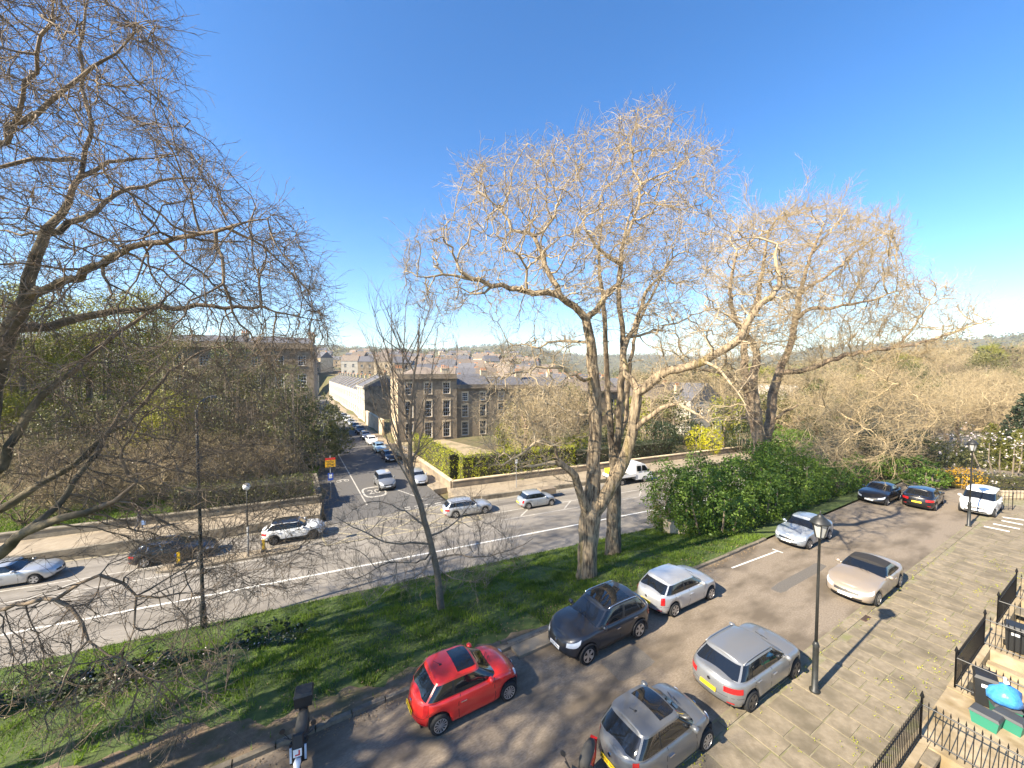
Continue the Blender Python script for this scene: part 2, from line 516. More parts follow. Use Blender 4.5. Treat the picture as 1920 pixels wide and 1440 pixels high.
# ---------------------------------------------------------------- painted markings
def strip(p0, p1, w, z, b):
    p0, p1 = np.array(p0[:2]), np.array(p1[:2]); d = p1 - p0; d = d / max(np.linalg.norm(d), 1e-6); n = np.array([-d[1], d[0]]) * w / 2
    b.add([(*(p0 - n), z), (*(p1 - n), z), (*(p1 + n), z), (*(p0 + n), z)], [(0, 1, 2, 3)])
ZR = ROAD_Z + 0.006
mk = thing('road_markings', 'painted white and yellow lines on the main road', 'marking')
b = MB(); strip(rp(-60, 27.6), rp(60, 27.75), 0.17, ZR, b); b.build('edge_line', M_PAINT, mk)
# far lane lines, hatching between the lanes
b = MB(); strip(rp(-45, 33.2), rp(-4.5, 33.1), 0.12, ZR, b); strip(rp(12.5, 33.0), rp(45, 33.0), 0.12, ZR, b); b.build('lane_line', M_WORN, mk)
b = MB(); strip(rp(-45, 31.3), rp(-4.5, 31.5), 0.1, ZR, b); strip(rp(12.5, 31.2), rp(45, 31.2), 0.1, ZR, b); b.build('lane_line', M_WORN, mk)
for s in list(np.arange(-42, -12, 6.2)) + list(np.arange(14.5, 44, 4.6)):
    b = MB(); strip(rp(s, 31.35), rp(s + 1.7, 32.95), 0.14, ZR + .001, b); b.build('hatch_line', M_WORN, mk)
b = MB(); strip(rp(-60, 36.7), rp(-4, 36.5), 0.1, ZR, b); strip(rp(12, 36.4), rp(60, 36.4), 0.1, ZR, b); b.build('kerb_line', M_PAINTY, mk)
# yellow box junction in front of the side street
bj = thing('box_junction', 'yellow criss-cross box painted at the mouth of the side street', 'marking')
bs0, bs1, bn0, bn1 = -1.5, 11.0, 32.0, 36.7
def bjs(s0, n0, s1, n1, w=0.13):
    b = MB(); strip(rp(s0, n0), rp(s1, n1), w, ZR + .002, b); b.build('yellow_line', M_PAINTY, bj)
bjs(bs0, bn0, bs1, bn0); bjs(bs0 - 1, bn1, bs1, bn1); bjs(bs0, bn0, bs0 - 1.0, bn1); bjs(bs1, bn0, bs1, bn1)
for s in np.arange(bs0 - 2.5, bs1, 3.1):
    e = s + 6.0
    a0, a1 = max(s, bs0), min(e, bs1)
    if a1 > a0: bjs(a0, bn0 + (a0 - s) / 6.0 * (bn1 - bn0), a1, bn0 + (a1 - s) / 6.0 * (bn1 - bn0))
    if a1 > a0: bjs(a0, bn1 - (a0 - s) / 6.0 * (bn1 - bn0), a1, bn1 - (a1 - s) / 6.0 * (bn1 - bn0))
# side street markings: cycle lane line, 20 roundel, give-way dashes
sm = thing('street_markings', 'white painted lines and 20 roundel at the start of the side street', 'marking')
ZS = ROAD_Z + 0.019
b = MB(); strip(sp_(39.5, 6.3), sp_(90, 6.3), 0.13, ZS, b); b.build('lane_line', M_WORN, sm)
b = MB(); strip(sp_(38.5, 11.6), sp_(44, 9.6), 0.13, ZS, b); b.build('lane_line', M_WORN, sm)
c0 = sp_(43.4, 7.7)[:2]
b = MB(); NR = 40
for k in range(NR):
    a0, a1 = 2 * math.pi * k / NR, 2 * math.pi * (k + 1) / NR
    def se(a, r):
        c, s = math.cos(a), math.sin(a); e = 0.62
        return c0 + SM * (1.2 * r * abs(c) ** e * (1 if c > 0 else -1)) + SD * (1.9 * r * abs(s) ** e * (1 if s > 0 else -1))
    q = [se(a0, 1.0), se(a1, 1.0), se(a1, 0.84), se(a0, 0.84)]
    b.add([(*v, ZS) for v in q], [(0, 1, 2, 3)])
b.build('roundel', M_WORN, sm)
def ground_text(t, size, p, s_axis, stretch, parent, z, name):
    me = text_mesh(t, size, M_WORN, 0.0005)
    o = link(name, me, parent, (p[0], p[1], z)); o.rotation_euler = (0, 0, math.atan2(s_axis[1], s_axis[0]) - R(90)); o.scale = (1, stretch, 1); return o
ground_text('20', 1.35, c0, SD, 1.5, sm, ZS + .001, 'numeral')
# bicycle symbol of the contraflow lane, two rings and a frame
cb = sp_(49.5, 5.2)[:2]
b = MB()
for off in (-0.42, 0.42):
    cc = cb + SM * off
    for k in range(14):
        a0, a1 = 2 * math.pi * k / 14, 2 * math.pi * (k + 1) / 14
        v = [cc + (SM * math.cos(a_)) * r_ + SD * math.sin(a_) * r_ * 1.6 for a_, r_ in ((a0, .3), (a1, .3), (a1, .2), (a0, .2))]
        b.add([(*q, ZS) for q in v], [(0, 1, 2, 3)])
strip(cb - SM * .42, cb + SD * .7, .08, ZS + .001, b); strip(cb + SM * .42, cb + SD * .7, .08, ZS + .002, b); strip(cb + SD * .68 - SM * .3, cb + SD * .68 + SM * .35, .08, ZS + .003, b)
b.build('cycle_symbol', M_WORN, sm)
for k in range(5):
    for row in (0, 0.55):
        b = MB(); p0 = rp(5.0 + k * 1.0, 37.15 + row); p1 = rp(5.6 + k * 1.0, 37.15 + row); strip(p0, p1, 0.22, ZS + .003, b); b.build('give_way_dash', M_WORN, sm)
# parking bay lines in the car park, hatch stripes by the people carrier
cm = thing('parking_bay_markings', 'thin white bay line with a short cross bar in the car park', 'marking')
b = MB(); q0 = px(1372, 1065, 0); q1 = px(1458, 1033, 0); strip(q0, q1, 0.09, 0.004, b); b.build('bay_line', M_PAINT, cm)
b = MB(); e = np.array([KN[0], KN[1]]) * .28; strip(q1[:2] - e, q1[:2] + e, 0.09, 0.0055, b); b.build('bay_bar', M_PAINT, cm)
hm = thing('hatched_markings', 'worn pale stripes painted on the paving behind the white people carrier', 'marking')
for k, (xa, ya, xb, yb) in enumerate([(1878, 977, 1918, 985), (1862, 983, 1912, 993), (1880, 971, 1920, 976), (1845, 988, 1893, 998)]):
    b = MB(); strip(px(xa, ya, 0), px(xb, yb, 0), 0.3, 0.04 + .002 * k, b); b.build('stripe', M_PAINT, hm)
# repairs, covers and leaf litter
M_PATCH = mat('asphalt_repair', (0.1, 0.09, 0.078), (0.14, 0.125, 0.108), rough=0.95, scale=18, bump=.3, bscale=80)
for lab_, c_, L_, W_, rz_, z_ in [('dark trench repair across the near lane of the main road', rp(-14, 29.6), 1.1, 3.4, HRX, ROAD_Z), ('long dark trench repair along the far lane of the main road', rp(18, 34.9), 9.0, .7, HRX, ROAD_Z), ('dark square repair in the main road near the young tree', rp(4, 29.4), 2.2, 1.3, HRX, ROAD_Z), ('dark patch in the car park between the two grey cars', kp(10.5, 9.6), 1.8, 1.1, KROT, 0.0), ('narrow dark repair strip in the car park by the bay line', kp(22.5, 9.2), 5.0, .55, KROT, 0.0)]:
    b = MB(); n_ = 18
    b.add([(L_ / 2 * math.copysign(abs(math.cos(t)) ** .25, math.cos(t)) + random.uniform(-.03, .03), W_ / 2 * math.copysign(abs(math.sin(t)) ** .25, math.sin(t)) + random.uniform(-.03, .03), 0) for t in np.linspace(0, 2 * math.pi, n_, endpoint=False)], [tuple(range(n_))])
    o = b.build('asphalt_repair', M_PATCH, loc=(c_[0], c_[1], z_ + .0035), rz=rz_); o['kind'] = 'structure'; o['label'] = lab_
# iron drain cover by the convertible
p = px(1617, 1157, 0); dc = thing('drain_cover', 'rusty square drain cover in the car park near the terrace edge', 'drain', (p[0], p[1], 0.004), KROT)
M_RUST = mat('rusty_iron', (0.09, 0.055, 0.04), (0.14, 0.085, 0.06), rough=0.8, scale=20)
b = MB(); b.box((0, 0, 0.004), (0.62, 0.5, 0.014)); b.build('frame', M_RUST, dc)
for k in range(6):
    b = MB(); b.box((-0.22 + k * 0.088, 0, 0.016), (0.03, 0.4, 0.012)); b.build('bar', M_IRON, dc)

# ---------------------------------------------------------------- far pavement on its retaining wall
def wall_line(name, label, cat, pts, h0, h1, th, m, cope=0.08, copem=None):
    """wall along points (x,y), from h0 to h1"""
    t = thing(name, label, cat, (pts[0][0], pts[0][1], h0))
    b = MB(); bc = MB(); o0 = np.array([pts[0][0], pts[0][1]])
    for i in range(len(pts) - 1):
        p0, p1 = np.array(pts[i][:2]), np.array(pts[i + 1][:2]); d = p1 - p0; L = np.linalg.norm(d); d = d / L; n = np.array([-d[1], d[0]])
        c = (p0 + p1) / 2 - o0; rz = math.atan2(d[1], d[0])
        b.box((c[0], c[1], (h1 - h0) / 2), (L, th, h1 - h0), rz)
        if cope: bc.box((c[0], c[1], h1 - h0 + cope / 2), (L + 0.01, th + 0.1, cope), rz)
    b.build('wall', m, t)
    if cope: bc.build('coping', copem or m, t)
    return t
PZ = ROAD_Z + 0.72
def pave_block(s0, s1, n0, n1, z, name):
    b = MB(); ns = max(2, int((s1 - s0) / 6))
    for i in range(ns):
        a0 = s0 + (s1 - s0) * i / ns; a1 = s0 + (s1 - s0) * (i + 1) / ns
        b.hexa([rp(a0, n0, ROAD_Z - .8), rp(a1, n0, ROAD_Z - .8), rp(a1, n1, ROAD_Z - .8), rp(a0, n1, ROAD_Z - .8)],
               [rp(a0, n0, z), rp(a1, n0, z), rp(a1, n1, z), rp(a0, n1, z)])
    return struct(name, b, M_PAVE)
SJ0, SJ1 = -1.2, 9.6          # the street mouth along the main road
pave_block(-75, SJ0 - 1.0, N_WALL, 40.2, PZ, 'far_pavement_left')
pave_block(SJ1 + 0.5, 90, N_WALL, 40.6, ROAD_Z + 0.4, 'far_pavement_right')
wall_line('retaining_wall', 'dark stone retaining wall under the raised pavement along the main road', 'wall', [rp(-75, N_WALL - .1)[:2], rp(SJ0 - 2.5, N_WALL - .1)[:2]], ROAD_Z - .05, PZ + 0.05, 0.3, M_STONEB, 0.0)
wall_line('kerb_wall', 'low stone kerb wall between the main road and the hedge side pavement', 'wall', [rp(SJ1 + 3, N_WALL - .12)[:2], rp(90, N_WALL - .12)[:2]], ROAD_Z - .05, ROAD_Z + 0.42, 0.3, M_STONEB, 0.0)
wall_line('garden_wall', 'low blackened garden wall behind the raised pavement and the street lamp', 'wall', [rp(-75, 40.4)[:2], rp(SJ0 - 1.2, 40.4)[:2], (rp(SJ0 - 1.2, 40.4)[:2] + SD * 9)], ROAD_Z - .3, PZ + 0.55, 0.35, M_STONEB, 0.1)
wall_line('garden_wall', 'low pale garden wall under the clipped hedges in front of the villas', 'wall', [(rp(SJ1 + 1.0, 40.9)[:2] + SD * 26), rp(SJ1 + 1.0, 40.9)[:2], rp(90, 40.9)[:2]], ROAD_Z - .3, ROAD_Z + 1.05, 0.35, M_STONED, 0.1, M_STONE)
# pavement on the right of the side street
b = MB(); P0 = [sp_(40.5, ST_R), sp_(40.5, ST_R + 2.0), sp_(235, ST_R + 2.0), sp_(235, ST_R)]
b.hexa([(p[0], p[1], ROAD_Z - .5) for p in P0], [(p[0], p[1], ROAD_Z + .13) for p in P0]); struct('street_pavement', b, M_PAVE)
# gravel forecourt of the villa
gs0 = SJ1 + 3.0
b = MB(); P0 = [rp(gs0, 43.2), rp(gs0 + 12.5, 43.2), rp(gs0 + 12.5 - 9, 67.5), rp(gs0 - 9.5, 67.5)]
b.add([(p[0], p[1], ROAD_Z + .75) for p in P0], [(0, 1, 2, 3)]); struct('gravel_forecourt', b, mat('gravel', (.4, .31, .2), (.3, .23, .14), rough=1.0, scale=3, bump=.6, bscale=30, c3=(.2, .17, .09), scale3=.4))
# ================================================================ CARS
def paint(name, c, metal=0.0, rough=0.32):
    return mat('paint_' + name, c, rough=rough, metal=metal, coat=0.8, spec=0.5)
P_RED = paint('red', (0.62, 0.022, 0.018))
P_NAVY = paint('dark_blue_grey', (0.022, 0.026, 0.035), 0.3)
P_SILVER = paint('silver', (0.5, 0.51, 0.52), 0.55, 0.35)
P_SILVB = paint('pale_silver_blue', (0.42, 0.46, 0.5), 0.55, 0.35)
P_GREY = paint('mid_grey', (0.13, 0.135, 0.14), 0.25)
P_GREYL = paint('light_grey', (0.25, 0.255, 0.26), 0.5, 0.36)
P_GOLD = paint('pale_gold', (0.38, 0.31, 0.24), 0.4, 0.35)
P_WHITE = paint('white', (0.78, 0.78, 0.77))
P_BLACK = paint('black', (0.009, 0.009, 0.011))
P_LBLUE = paint('light_blue', (0.42, 0.58, 0.66))
P_ROOFB = mat('soft_top', (0.02, 0.018, 0.017), rough=0.85)

_unit = {}
def outline(p, q, N, hx, hy):
    key = (p, q, N, round(hx / hy, 2))
    if key in _unit: return _unit[key]
    t = np.linspace(0, 2 * math.pi, 6001)
    c, s = np.cos(t), np.sin(t)
    u = np.sign(c) * np.abs(c) ** (2 / p); w = np.sign(s) * np.abs(s) ** (2 / q)
    L = np.concatenate([[0], np.cumsum(np.hypot(np.diff(u) * hx, np.diff(w) * hy))])
    k = np.linspace(0, L[-1], N + 1)[:-1]
    r = (np.interp(k, L, u), np.interp(k, L, w))
    _unit[key] = r
    return r
def wheel_meshes(r, w, dark, spokes):
    b = MB()
    b.lathe([(r * .64, -w/2), (r * .9, -w/2), (r * .97, -w * .42), (r, -w * .3), (r, w * .3), (r * .97, w * .42), (r * .9, w/2), (r * .64, w/2)], 24, axis='y')
    ty = b.mesh('wheel', M_RUBBER, True)
    b = MB()
    b.lathe([(r * .66, w * .30), (r * .68, w * .53), (r * .62, w * .53), (r * .6, w * .36), (r * .05, w * .34)], 24, axis='y')
    b.lathe([(r * .15, w * .3), (r * .15, w * .5), (r * .05, w * .53)], 10, axis='y')
    rim_bg = len(b.f)
    for k in range(spokes):
        a = 2 * math.pi * k / spokes
        d = Vector((math.cos(a), 0, math.sin(a))); n = Vector((-math.sin(a), 0, math.cos(a)))
        hw0, hw1 = r * 1.0 / spokes * .5, r * 1.0 / spokes * .95
        i0, i1 = d * r * .1, d * r * .64
        lo = [i0 - n * hw0, i1 - n * hw1, i1 + n * hw1, i0 + n * hw0]
        y0, y1 = w * .34, w * .51
        b.add([(v.x, y0, v.z) for v in lo] + [(v.x, y1, v.z) for v in lo], [(0, 1, 2, 3), (7, 6, 5, 4), (0, 4, 5, 1), (1, 5, 6, 2), (2, 6, 7, 3), (3, 7, 4, 0)])
    me = b.mesh('rim', [M_CTRIM, M_DALLOY if dark else M_ALLOY])
    mi = np.ones(len(b.f), dtype=np.int32)
    mi[24 * 3:24 * 4] = 0
    me.polygons.foreach_set('material_index', mi)
    return ty, me
_wh = {}
def make_car(name, label, loc, heading, L, W, H, wb, wr, paintm, cowl, rfx, rrx, rbx, zcowl, znose, zbelt, ztail, fo=None,
             roofm=None, pillars=(0.06,), group=None, plate=None, front_plate=None, dark_rim=False, spokes=5, rails=None, roof_glass=None,
             sill=0.2, roofw=0.74, N=110, arch_trim=None, antenna=False, detail=True, lower=None, grille=True, frontslope=0.0, cat='car',
             pf=7.0, qf=2.6, seats=False, tail=None, pillarm=None, roofedge=0.1, lamps='wide'):
    """heading: angle of the nose; x runs to the nose, origin between the axles on the ground"""
    T = thing(name, label, cat, loc, heading, group)
    fo = fo if fo is not None else (L - wb) * 0.46
    xf = wb / 2 + fo; xr = xf - L
    hw = W / 2
    u, w = outline(pf, qf, N, L / 2, hw)
    FL = np.array([0, .10, .22, .38, .55, .72, .86, .95, 1.0])
    WF = np.array([.90, .955, .975, .99, 1.0, .995, .975, .945, .90])
    XF = np.array([-.16, -.05, 0, 0, -.02, -.05, -.09, -.14, -.22]) - np.array([0, 0, 0, 0, .2, .5, .8, .95, 1]) * frontslope
    XR = np.array([-.16, -.06, -.01, 0, -.01, -.03, -.05, -.08, -.13])
    zx = np.array([xr, xr + .1, rbx, (rbx + cowl) / 2, cowl, (cowl + xf) / 2, xf - .25, xf]); zz = np.array([ztail - .06, ztail, zbelt + .03, zbelt, zcowl, (zcowl + znose) / 2 + .035, znose, znose - .1])
    def zsh(x):
        k = np.linspace(-.12, .12, 5)
        return np.mean([np.interp(x + d, zx, zz) for d in k], axis=0)
    Ra = wr * 1.13
    def ring(k):
        a, bb = xf + XF[k], xr - XR[k]
        x = (a + bb) / 2 + u * (a - bb) / 2
        y = w * hw * WF[k]
        zb = np.full(N, sill) + .05 * smooth((np.abs(u) - .86) / .14)
        side = np.abs(w) > .5
        for xw in (wb / 2, -wb / 2):
            dx = x - xw
            arch = wr + np.sqrt(np.maximum(Ra * Ra - dx * dx, 0))
            zb = np.where((np.abs(dx) < Ra) & side, np.maximum(zb, np.where(np.abs(dx) < Ra, arch, 0)), zb)
        zt = zsh(x)
        z = zb + FL[k] * (zt - zb)
        return np.stack([x, y, z], -1)
    RG = np.array([ring(k) for k in range(len(FL))])
    body = MB()
    nl = len(FL)
    body.v = [tuple(p) for p in RG.reshape(-1, 3)]
    low = 2 if lower is not None else 0
    for k in range(nl - 1):
        for i in range(N):
            i2 = (i + 1) % N
            body.f.append((k * N + i, k * N + i2, (k + 1) * N + i2, (k + 1) * N + i)); body.m.append(1 if k < low else 0)
    # bonnet, boot and the deck under the cabin
    top = RG[-1]
    P = []
    for i in range(0, N // 2 + 1):
        l, r_ = top[i], top[(N - i) % N]
        row = []
        for t in np.linspace(0, 1, 9):
            p = l * (1 - t) + r_ * t
            sft = 1 - (2 * t - 1) ** 2
            wid = abs(l[1]) / hw
            p = p.copy(); p[2] += .075 * sft * min(1, wid * 1.2)
            row.append(p)
        P.append(row)
    body.grid(P)
    # arch liners and floor
    under = MB()
    under.box(((xf + xr) / 2, 0, sill + .17), (L * .9, W * .62, .3))
    for xw in (wb / 2, -wb / 2):
        under.box((xw, 0, wr + Ra * .4), (Ra * 1.9, W * .86, Ra * 1.05))
    # cabin
    NG = N
    bu, bw = outline(9.0, 4.2, NG, max((cowl - rbx) / 2, .6), hw * .86)
    lev = np.array([0, .08, .3, .55, .78, .9, 1.0])
    G = []
    for b_ in lev:
        e = b_ ** 0.92
        a = cowl + (rfx - cowl) * e; c = rbx + (rrx - rbx) * (b_ ** 1.12)
        x = (a + c) / 2 + bu * (a - c) / 2
        ww = hw * (.905 + (roofw - .905) * (b_ ** 1.35))
        y = bw * ww
        zb = zsh(x) - .01
        crown = roofedge * (1 - ((x - (rfx + rrx) / 2) / max(.3, (cowl - rbx) / 2)) ** 2)
        zt = H - .075 - roofedge + np.maximum(crown, -.05)
        z = zb + b_ * (zt - zb)
        G.append(np.stack([x, y, z], -1))
    G = np.array(G); ng = len(lev)
    glass = {}
    cab = MB(); cab.v = [tuple(p) for p in G.reshape(-1, 3)]
    def um(i): return (bu[i] + bu[(i + 1) % NG]) / 2, (bw[i] + bw[(i + 1) % NG]) / 2
    for k in range(ng - 1):
        for i in range(NG):
            a, c = um(i)
            f = (k * NG + i, k * NG + (i + 1) % NG, (k + 1) * NG + (i + 1) % NG, (k + 1) * NG + i)
            key = None
            if 1 <= k < ng - 2 or (k == 0 and a > .8 and abs(c) < .86):
                if a > .8 and abs(c) < .86 and (k < ng - 1): key = 'windscreen'
                elif a < -.8 and abs(c) < .84 and k >= 1: key = 'rear_window'
                elif abs(a) < .9 and abs(c) > .86:
                    if any(abs(a - pp) < .032 for pp in pillars): key = '_p'
                    else:
                        key = 'side_window%s%d' % ('L' if c > 0 else 'R', sum(a > pp for pp in pillars))
            if key is None: cab.f.append(f); cab.m.append(0)
            elif key == '_p': cab.f.append(f); cab.m.append(1)
            else: glass.setdefault(key, []).append(f)
    tp = G[-1]; P = []
    for i in range(0, NG // 2 + 1):
        l, r_ = tp[i], tp[(NG - i) % NG]; row = []
        for t in np.linspace(0, 1, 9):
            p = (l * (1 - t) + r_ * t).copy()
            p[2] += (.075) * (1 - (2 * t - 1) ** 2) * min(1, abs(l[1]) / (hw * roofw) * 1.3)
            row.append(p)
        P.append(row)
    ro = MB(); ro.grid(P)
    body.build('body', [paintm, lower or paintm], T, smooth=True)
    under.build('underside', M_UNDER, T)
    cab.build('cabin_frame', [roofm if roofm is P_ROOFB else paintm, pillarm or M_CTRIM], T, smooth=True)
    ro.build('roof', roofm or paintm, T, smooth=True)
    for key, fs in glass.items():
        idx = sorted(set(i for f in fs for i in f)); mp = {i: j for j, i in enumerate(idx)}
        g = MB(); g.add([cab.v[i] for i in idx], [tuple(mp[i] for i in f) for f in fs])
        g.build(key.rstrip('LR0123456789'), M_CGLASS, T, smooth=True)
    # surface sampler: s metres from the front centre round the side (+ left), f height share
    per = np.concatenate([[0], np.cumsum(np.linalg.norm(np.diff(np.vstack([RG[4], RG[4][:1]]), axis=0)[:, :2], axis=1))])
    PL = per[-1]
    def surf(s, f, off):
        def at(ss):
            i = np.interp(ss % PL, per, np.arange(N + 1)); i0 = int(i) % N; i1 = (i0 + 1) % N; fr = i - int(i)
            kf = np.interp(f, FL, np.arange(nl)); k0 = min(int(kf), nl - 2); kr = kf - k0
            q = (RG[k0, i0] * (1 - fr) + RG[k0, i1] * fr) * (1 - kr) + (RG[k0 + 1, i0] * (1 - fr) + RG[k0 + 1, i1] * fr) * kr
            return q
        p = at(s); t = at(s + .02) - at(s - .02)
        nrm = np.array([t[1], -t[0], 0]); nrm /= max(np.linalg.norm(nrm), 1e-6)
        return p + nrm * off
    def patch(nm, m, s0, s1, f0, f1, off=.01, ns=6, nf=3, skew=0.0, th=.0):
        g = MB()
        P = [[surf(s0 + (s1 - s0) * i / ns, min(1, max(0, f0 + (f1 - f0) * j / nf + skew * (i / ns - .5) * (0.4 + .6 * j / nf))), off) for j in range(nf + 1)] for i in range(ns + 1)]
        g.grid(P); return g.build(nm, m, T, smooth=True)
    for sg in (1, -1):
        if lamps == 'round':
            for (s_, f_, rr_) in ((.56, .80, .105),):
                p = surf(sg * s_, f_, .0); b = MB(); n_ = 12
                b.lathe([(rr_, -.05), (rr_, .015), (rr_ * .7, .04)], n_, axis='x'); o = b.build('headlight', M_HEADL, T, smooth=True); o.location = p; o.rotation_euler = (0, -R(25), sg * R(30))
        else:
            patch('headlight', M_HEADL, sg * hw * .55, sg * hw * 1.12, .66, .88, .012, skew=.04)
        if tail == 'tall': patch('tail_light', M_TAIL, PL / 2 - sg * hw * .78, PL / 2 - sg * hw * .98, .55, .93, .014)
        else: patch('tail_light', M_TAIL, PL / 2 - sg * hw * (.5 if tail == 'wide' else .66), PL / 2 - sg * hw * 1.13, .62, .82, .014)
        # door seams and handle
        xs = [(cowl - .22), (cowl - .22) - (1.05 if len(pillars) > 1 else 1.2)] + ([(cowl - .22) - 1.95] if len(pillars) > 1 else [])
        if detail:
            for xd in xs:
                g = MB()
                for j in range(4):
                    kk = [1, 3, 5, 7, 8]
                    def at(k): 
                        i = np.argmin(np.abs(RG[k][:, 0] - xd) + 100 * (np.sign(RG[k][:, 1]) != sg)); return RG[k][i] + np.array([0, sg * .004, 0])
                    a, c = at(kk[j]), at(kk[j + 1])
                    g.add([a + (-.008, 0, 0), a + (.008, 0, 0), c + (.008, 0, 0), c + (-.008, 0, 0)], [(0, 1, 2, 3)])
                g.build('door_seam', M_UNDER, T)
            for xd in xs[1:]:
                i = np.argmin(np.abs(RG[5][:, 0] - (xd + .16)) + 100 * (np.sign(RG[5][:, 1]) != sg)); p = RG[5][i]
                g = MB(); g.box((p[0], p[1] + sg * .02, p[2] + .02), (.19, .035, .03)); g.build('door_handle', paintm if not roof_glass else M_CHROME, T)
        # mirror
        zm = float(zsh(np.array([cowl - .38]))[0])
        g = MB(); g.lathe([(.02, -.1), (.075, -.08), (.09, 0), (.075, .08), (.02, .1)], 8, (cowl - .38, sg * (hw * .95 + .08), zm + .06), axis='y'); g.box((cowl - .38, sg * hw * .93, zm + .02), (.07, .16, .05))
        g.build('door_mirror', paintm, T, smooth=True)
    if grille:
        patch('grille', M_CTRIM, -hw * .48, hw * .48, .60, .78, .012)
        patch('lower_grille', M_CTRIM, -hw * .62, hw * .62, .16, .34, .012)
    def plate_at(front, txt, m):
        f_ = .46 if front else .52
        p = surf(0 if front else PL / 2, f_, .03)
        b = MB(); b.box((0, 0, 0), (.02, .52, .115)); tilt = R(8)
        o = b.build('number_plate', m, T); o.location = p; o.rotation_euler = (0, -tilt if front else tilt, 0)
        if txt:
            t_ = link('plate_lettering', text_mesh(txt, .1, M_INK, .001), o, (.0125 if front else -.0125, 0, -.0)); t_.rotation_euler = (R(90), 0, R(90) if front else R(-90))
    if detail:
        patch('bumper_seam', M_UNDER, PL / 2 - hw * 1.2, PL / 2 + hw * 1.2, .44, .452, .006, ns=12, nf=1)
        patch('rear_diffuser', M_CTRIM, PL / 2 - hw * .75, PL / 2 + hw * .75, .02, .16, .01, ns=8, nf=2)
        for fr in (True, False):
            p_ = surf(0 if fr else PL / 2, .74 if fr else .8, .02); g = MB(); g.lathe([(.05, -.012), (.05, .012)], 12, axis='x'); o_ = g.build('badge', M_CHROME, T); o_.location = p_
        for sg in (1, -1):
            patch('reflector', M_TAIL, PL / 2 - sg * hw * .62, PL / 2 - sg * hw * .86, .2, .26, .012, ns=3, nf=1)
            g = MB(); g.tube([(cowl - .02, sg * .1 + .2, zcowl + .07), (cowl - .22, sg * .1 - .3 + .2, zcowl + .17)], .009, 4); g.build('wiper', M_CTRIM, T)
    if plate is not None: plate_at(False, plate, M_PLY)
    if front_plate is not None: plate_at(True, front_plate, M_PLW)
    if roof_glass:
        x0, x1 = roof_glass; g = MB(); P = []
        for x in np.linspace(x0, x1, 7):
            row = []
            yy = .8 * float(np.interp(x, np.sort(tp[:NG // 2, 0]), tp[:NG // 2, 1][np.argsort(tp[:NG // 2, 0])]))
            for t in np.linspace(-1, 1, 7):
                j = np.argmin(np.abs(tp[:NG // 2 + 1, 0] - x)); ze = np.interp(x, np.sort(tp[:NG // 2, 0]), tp[:NG // 2, 2][np.argsort(tp[:NG // 2, 0])])
                row.append((x, yy * t, ze + .075 * (1 - (t * .8) ** 2) + .008))
            P.append(row)
        g.grid(P); g.build('roof_glass', M_CGLASS, T, smooth=True)
    if rails is not None:
        for sg in (1, -1):
            pts = []
            for x in np.linspace(rrx + .05, rfx - .15, 8):
                ze = np.interp(x, np.sort(tp[:NG // 2, 0]), tp[:NG // 2, 2][np.argsort(tp[:NG // 2, 0])])
                pts.append((x, sg * hw * (roofw - .03), ze + .045))
            pts[0] = (pts[0][0], pts[0][1], pts[0][2] - .04); pts[-1] = (pts[-1][0], pts[-1][1], pts[-1][2] - .04)
            g = MB(); g.tube(pts, .018, 6); g.build('roof_rail', rails, T, smooth=True)
    if antenna:
        g = MB(); g.box((rrx + .35, 0, H + .005), (.09, .05, .03), top=.5); g.tube([(rrx + .35, 0, H), (rrx + .12, 0, H + .2)], .006, 5); g.build('aerial', M_CTRIM, T)
    if arch_trim:
        for xw in (wb / 2, -wb / 2):
            for sg in (1, -1):
                pts = [(xw + Ra * 1.01 * math.cos(a), sg * hw * .985, wr + Ra * 1.01 * math.sin(a)) for a in np.linspace(R(-15), R(195), 14)]
                g = MB(); g.tube(pts, .03, 6); g.build('wheel_arch', arch_trim, T, smooth=True)
    key = (wr, dark_rim, spokes)
    if key not in _wh: _wh[key] = wheel_meshes(wr, .21, dark_rim, spokes)
    ty, rim = _wh[key]
    for xw in (wb / 2, -wb / 2):
        for sg in (1, -1):
            o = link('wheel', ty, T, (xw, sg * (hw * .985 - .115), wr))
            if sg < 0: o.rotation_euler = (0, 0, math.pi)
            link('rim', rim, o)
    return T
def place(rear, front, side, z, wb, W):
    """rear, front: pixels where the near wheels touch; side +1 when the near side is the left one; front may be an angle"""
    r_ = px(*rear, z)[:2] if rear is not None else None
    if isinstance(front, tuple):
        f_ = px(*front, z)[:2]; d = f_ - r_; h = math.atan2(d[1], d[0])
        c = (r_ + f_) / 2
    else:
        h = front; c = r_ + np.array([math.cos(h), math.sin(h)]) * wb / 2
    n = np.array([-math.sin(h), math.cos(h)])
    c = c - n * side * (W / 2 - .1)
    return (c[0], c[1], z), h
HK, HR = KROT, math.atan2(RD[1], RD[0])
HS = math.atan2(SD[1], SD[0])

small = dict(L=3.57, W=1.63, H=1.49, wb=2.30, wr=.30, cowl=.86, rfx=.18, rrx=-1.22, rbx=-1.62, zcowl=.98, znose=.76, zbelt=.96, ztail=.93, pillars=(-.28,), antenna=True,
             roof_glass=(-.5, .1), spokes=12, tail='tall', lamps='round', pf=5.0, qf=2.4, roofw=.76, roofedge=.09, frontslope=.05)
loc, h = place((826, 1375), (952, 1312), -1, 0, 2.3, 1.63)
make_car('city_car', 'bright red three-door city car with a dark glass sunroof beside the kerb', loc, h, paintm=P_RED, plate='VN65 OHK', **small)
loc, h = place((1300, 1424), HK, -1, 0, 2.3, 1.63)
pf_ = px(1322, 1405, 0)[:2]; hd = np.array([math.cos(HK), math.sin(HK)]); nn = np.array([-hd[1], hd[0]])
c_ = pf_ - hd * 1.15 + nn * .715
car_l = dict(small); car_l['spokes'] = 9
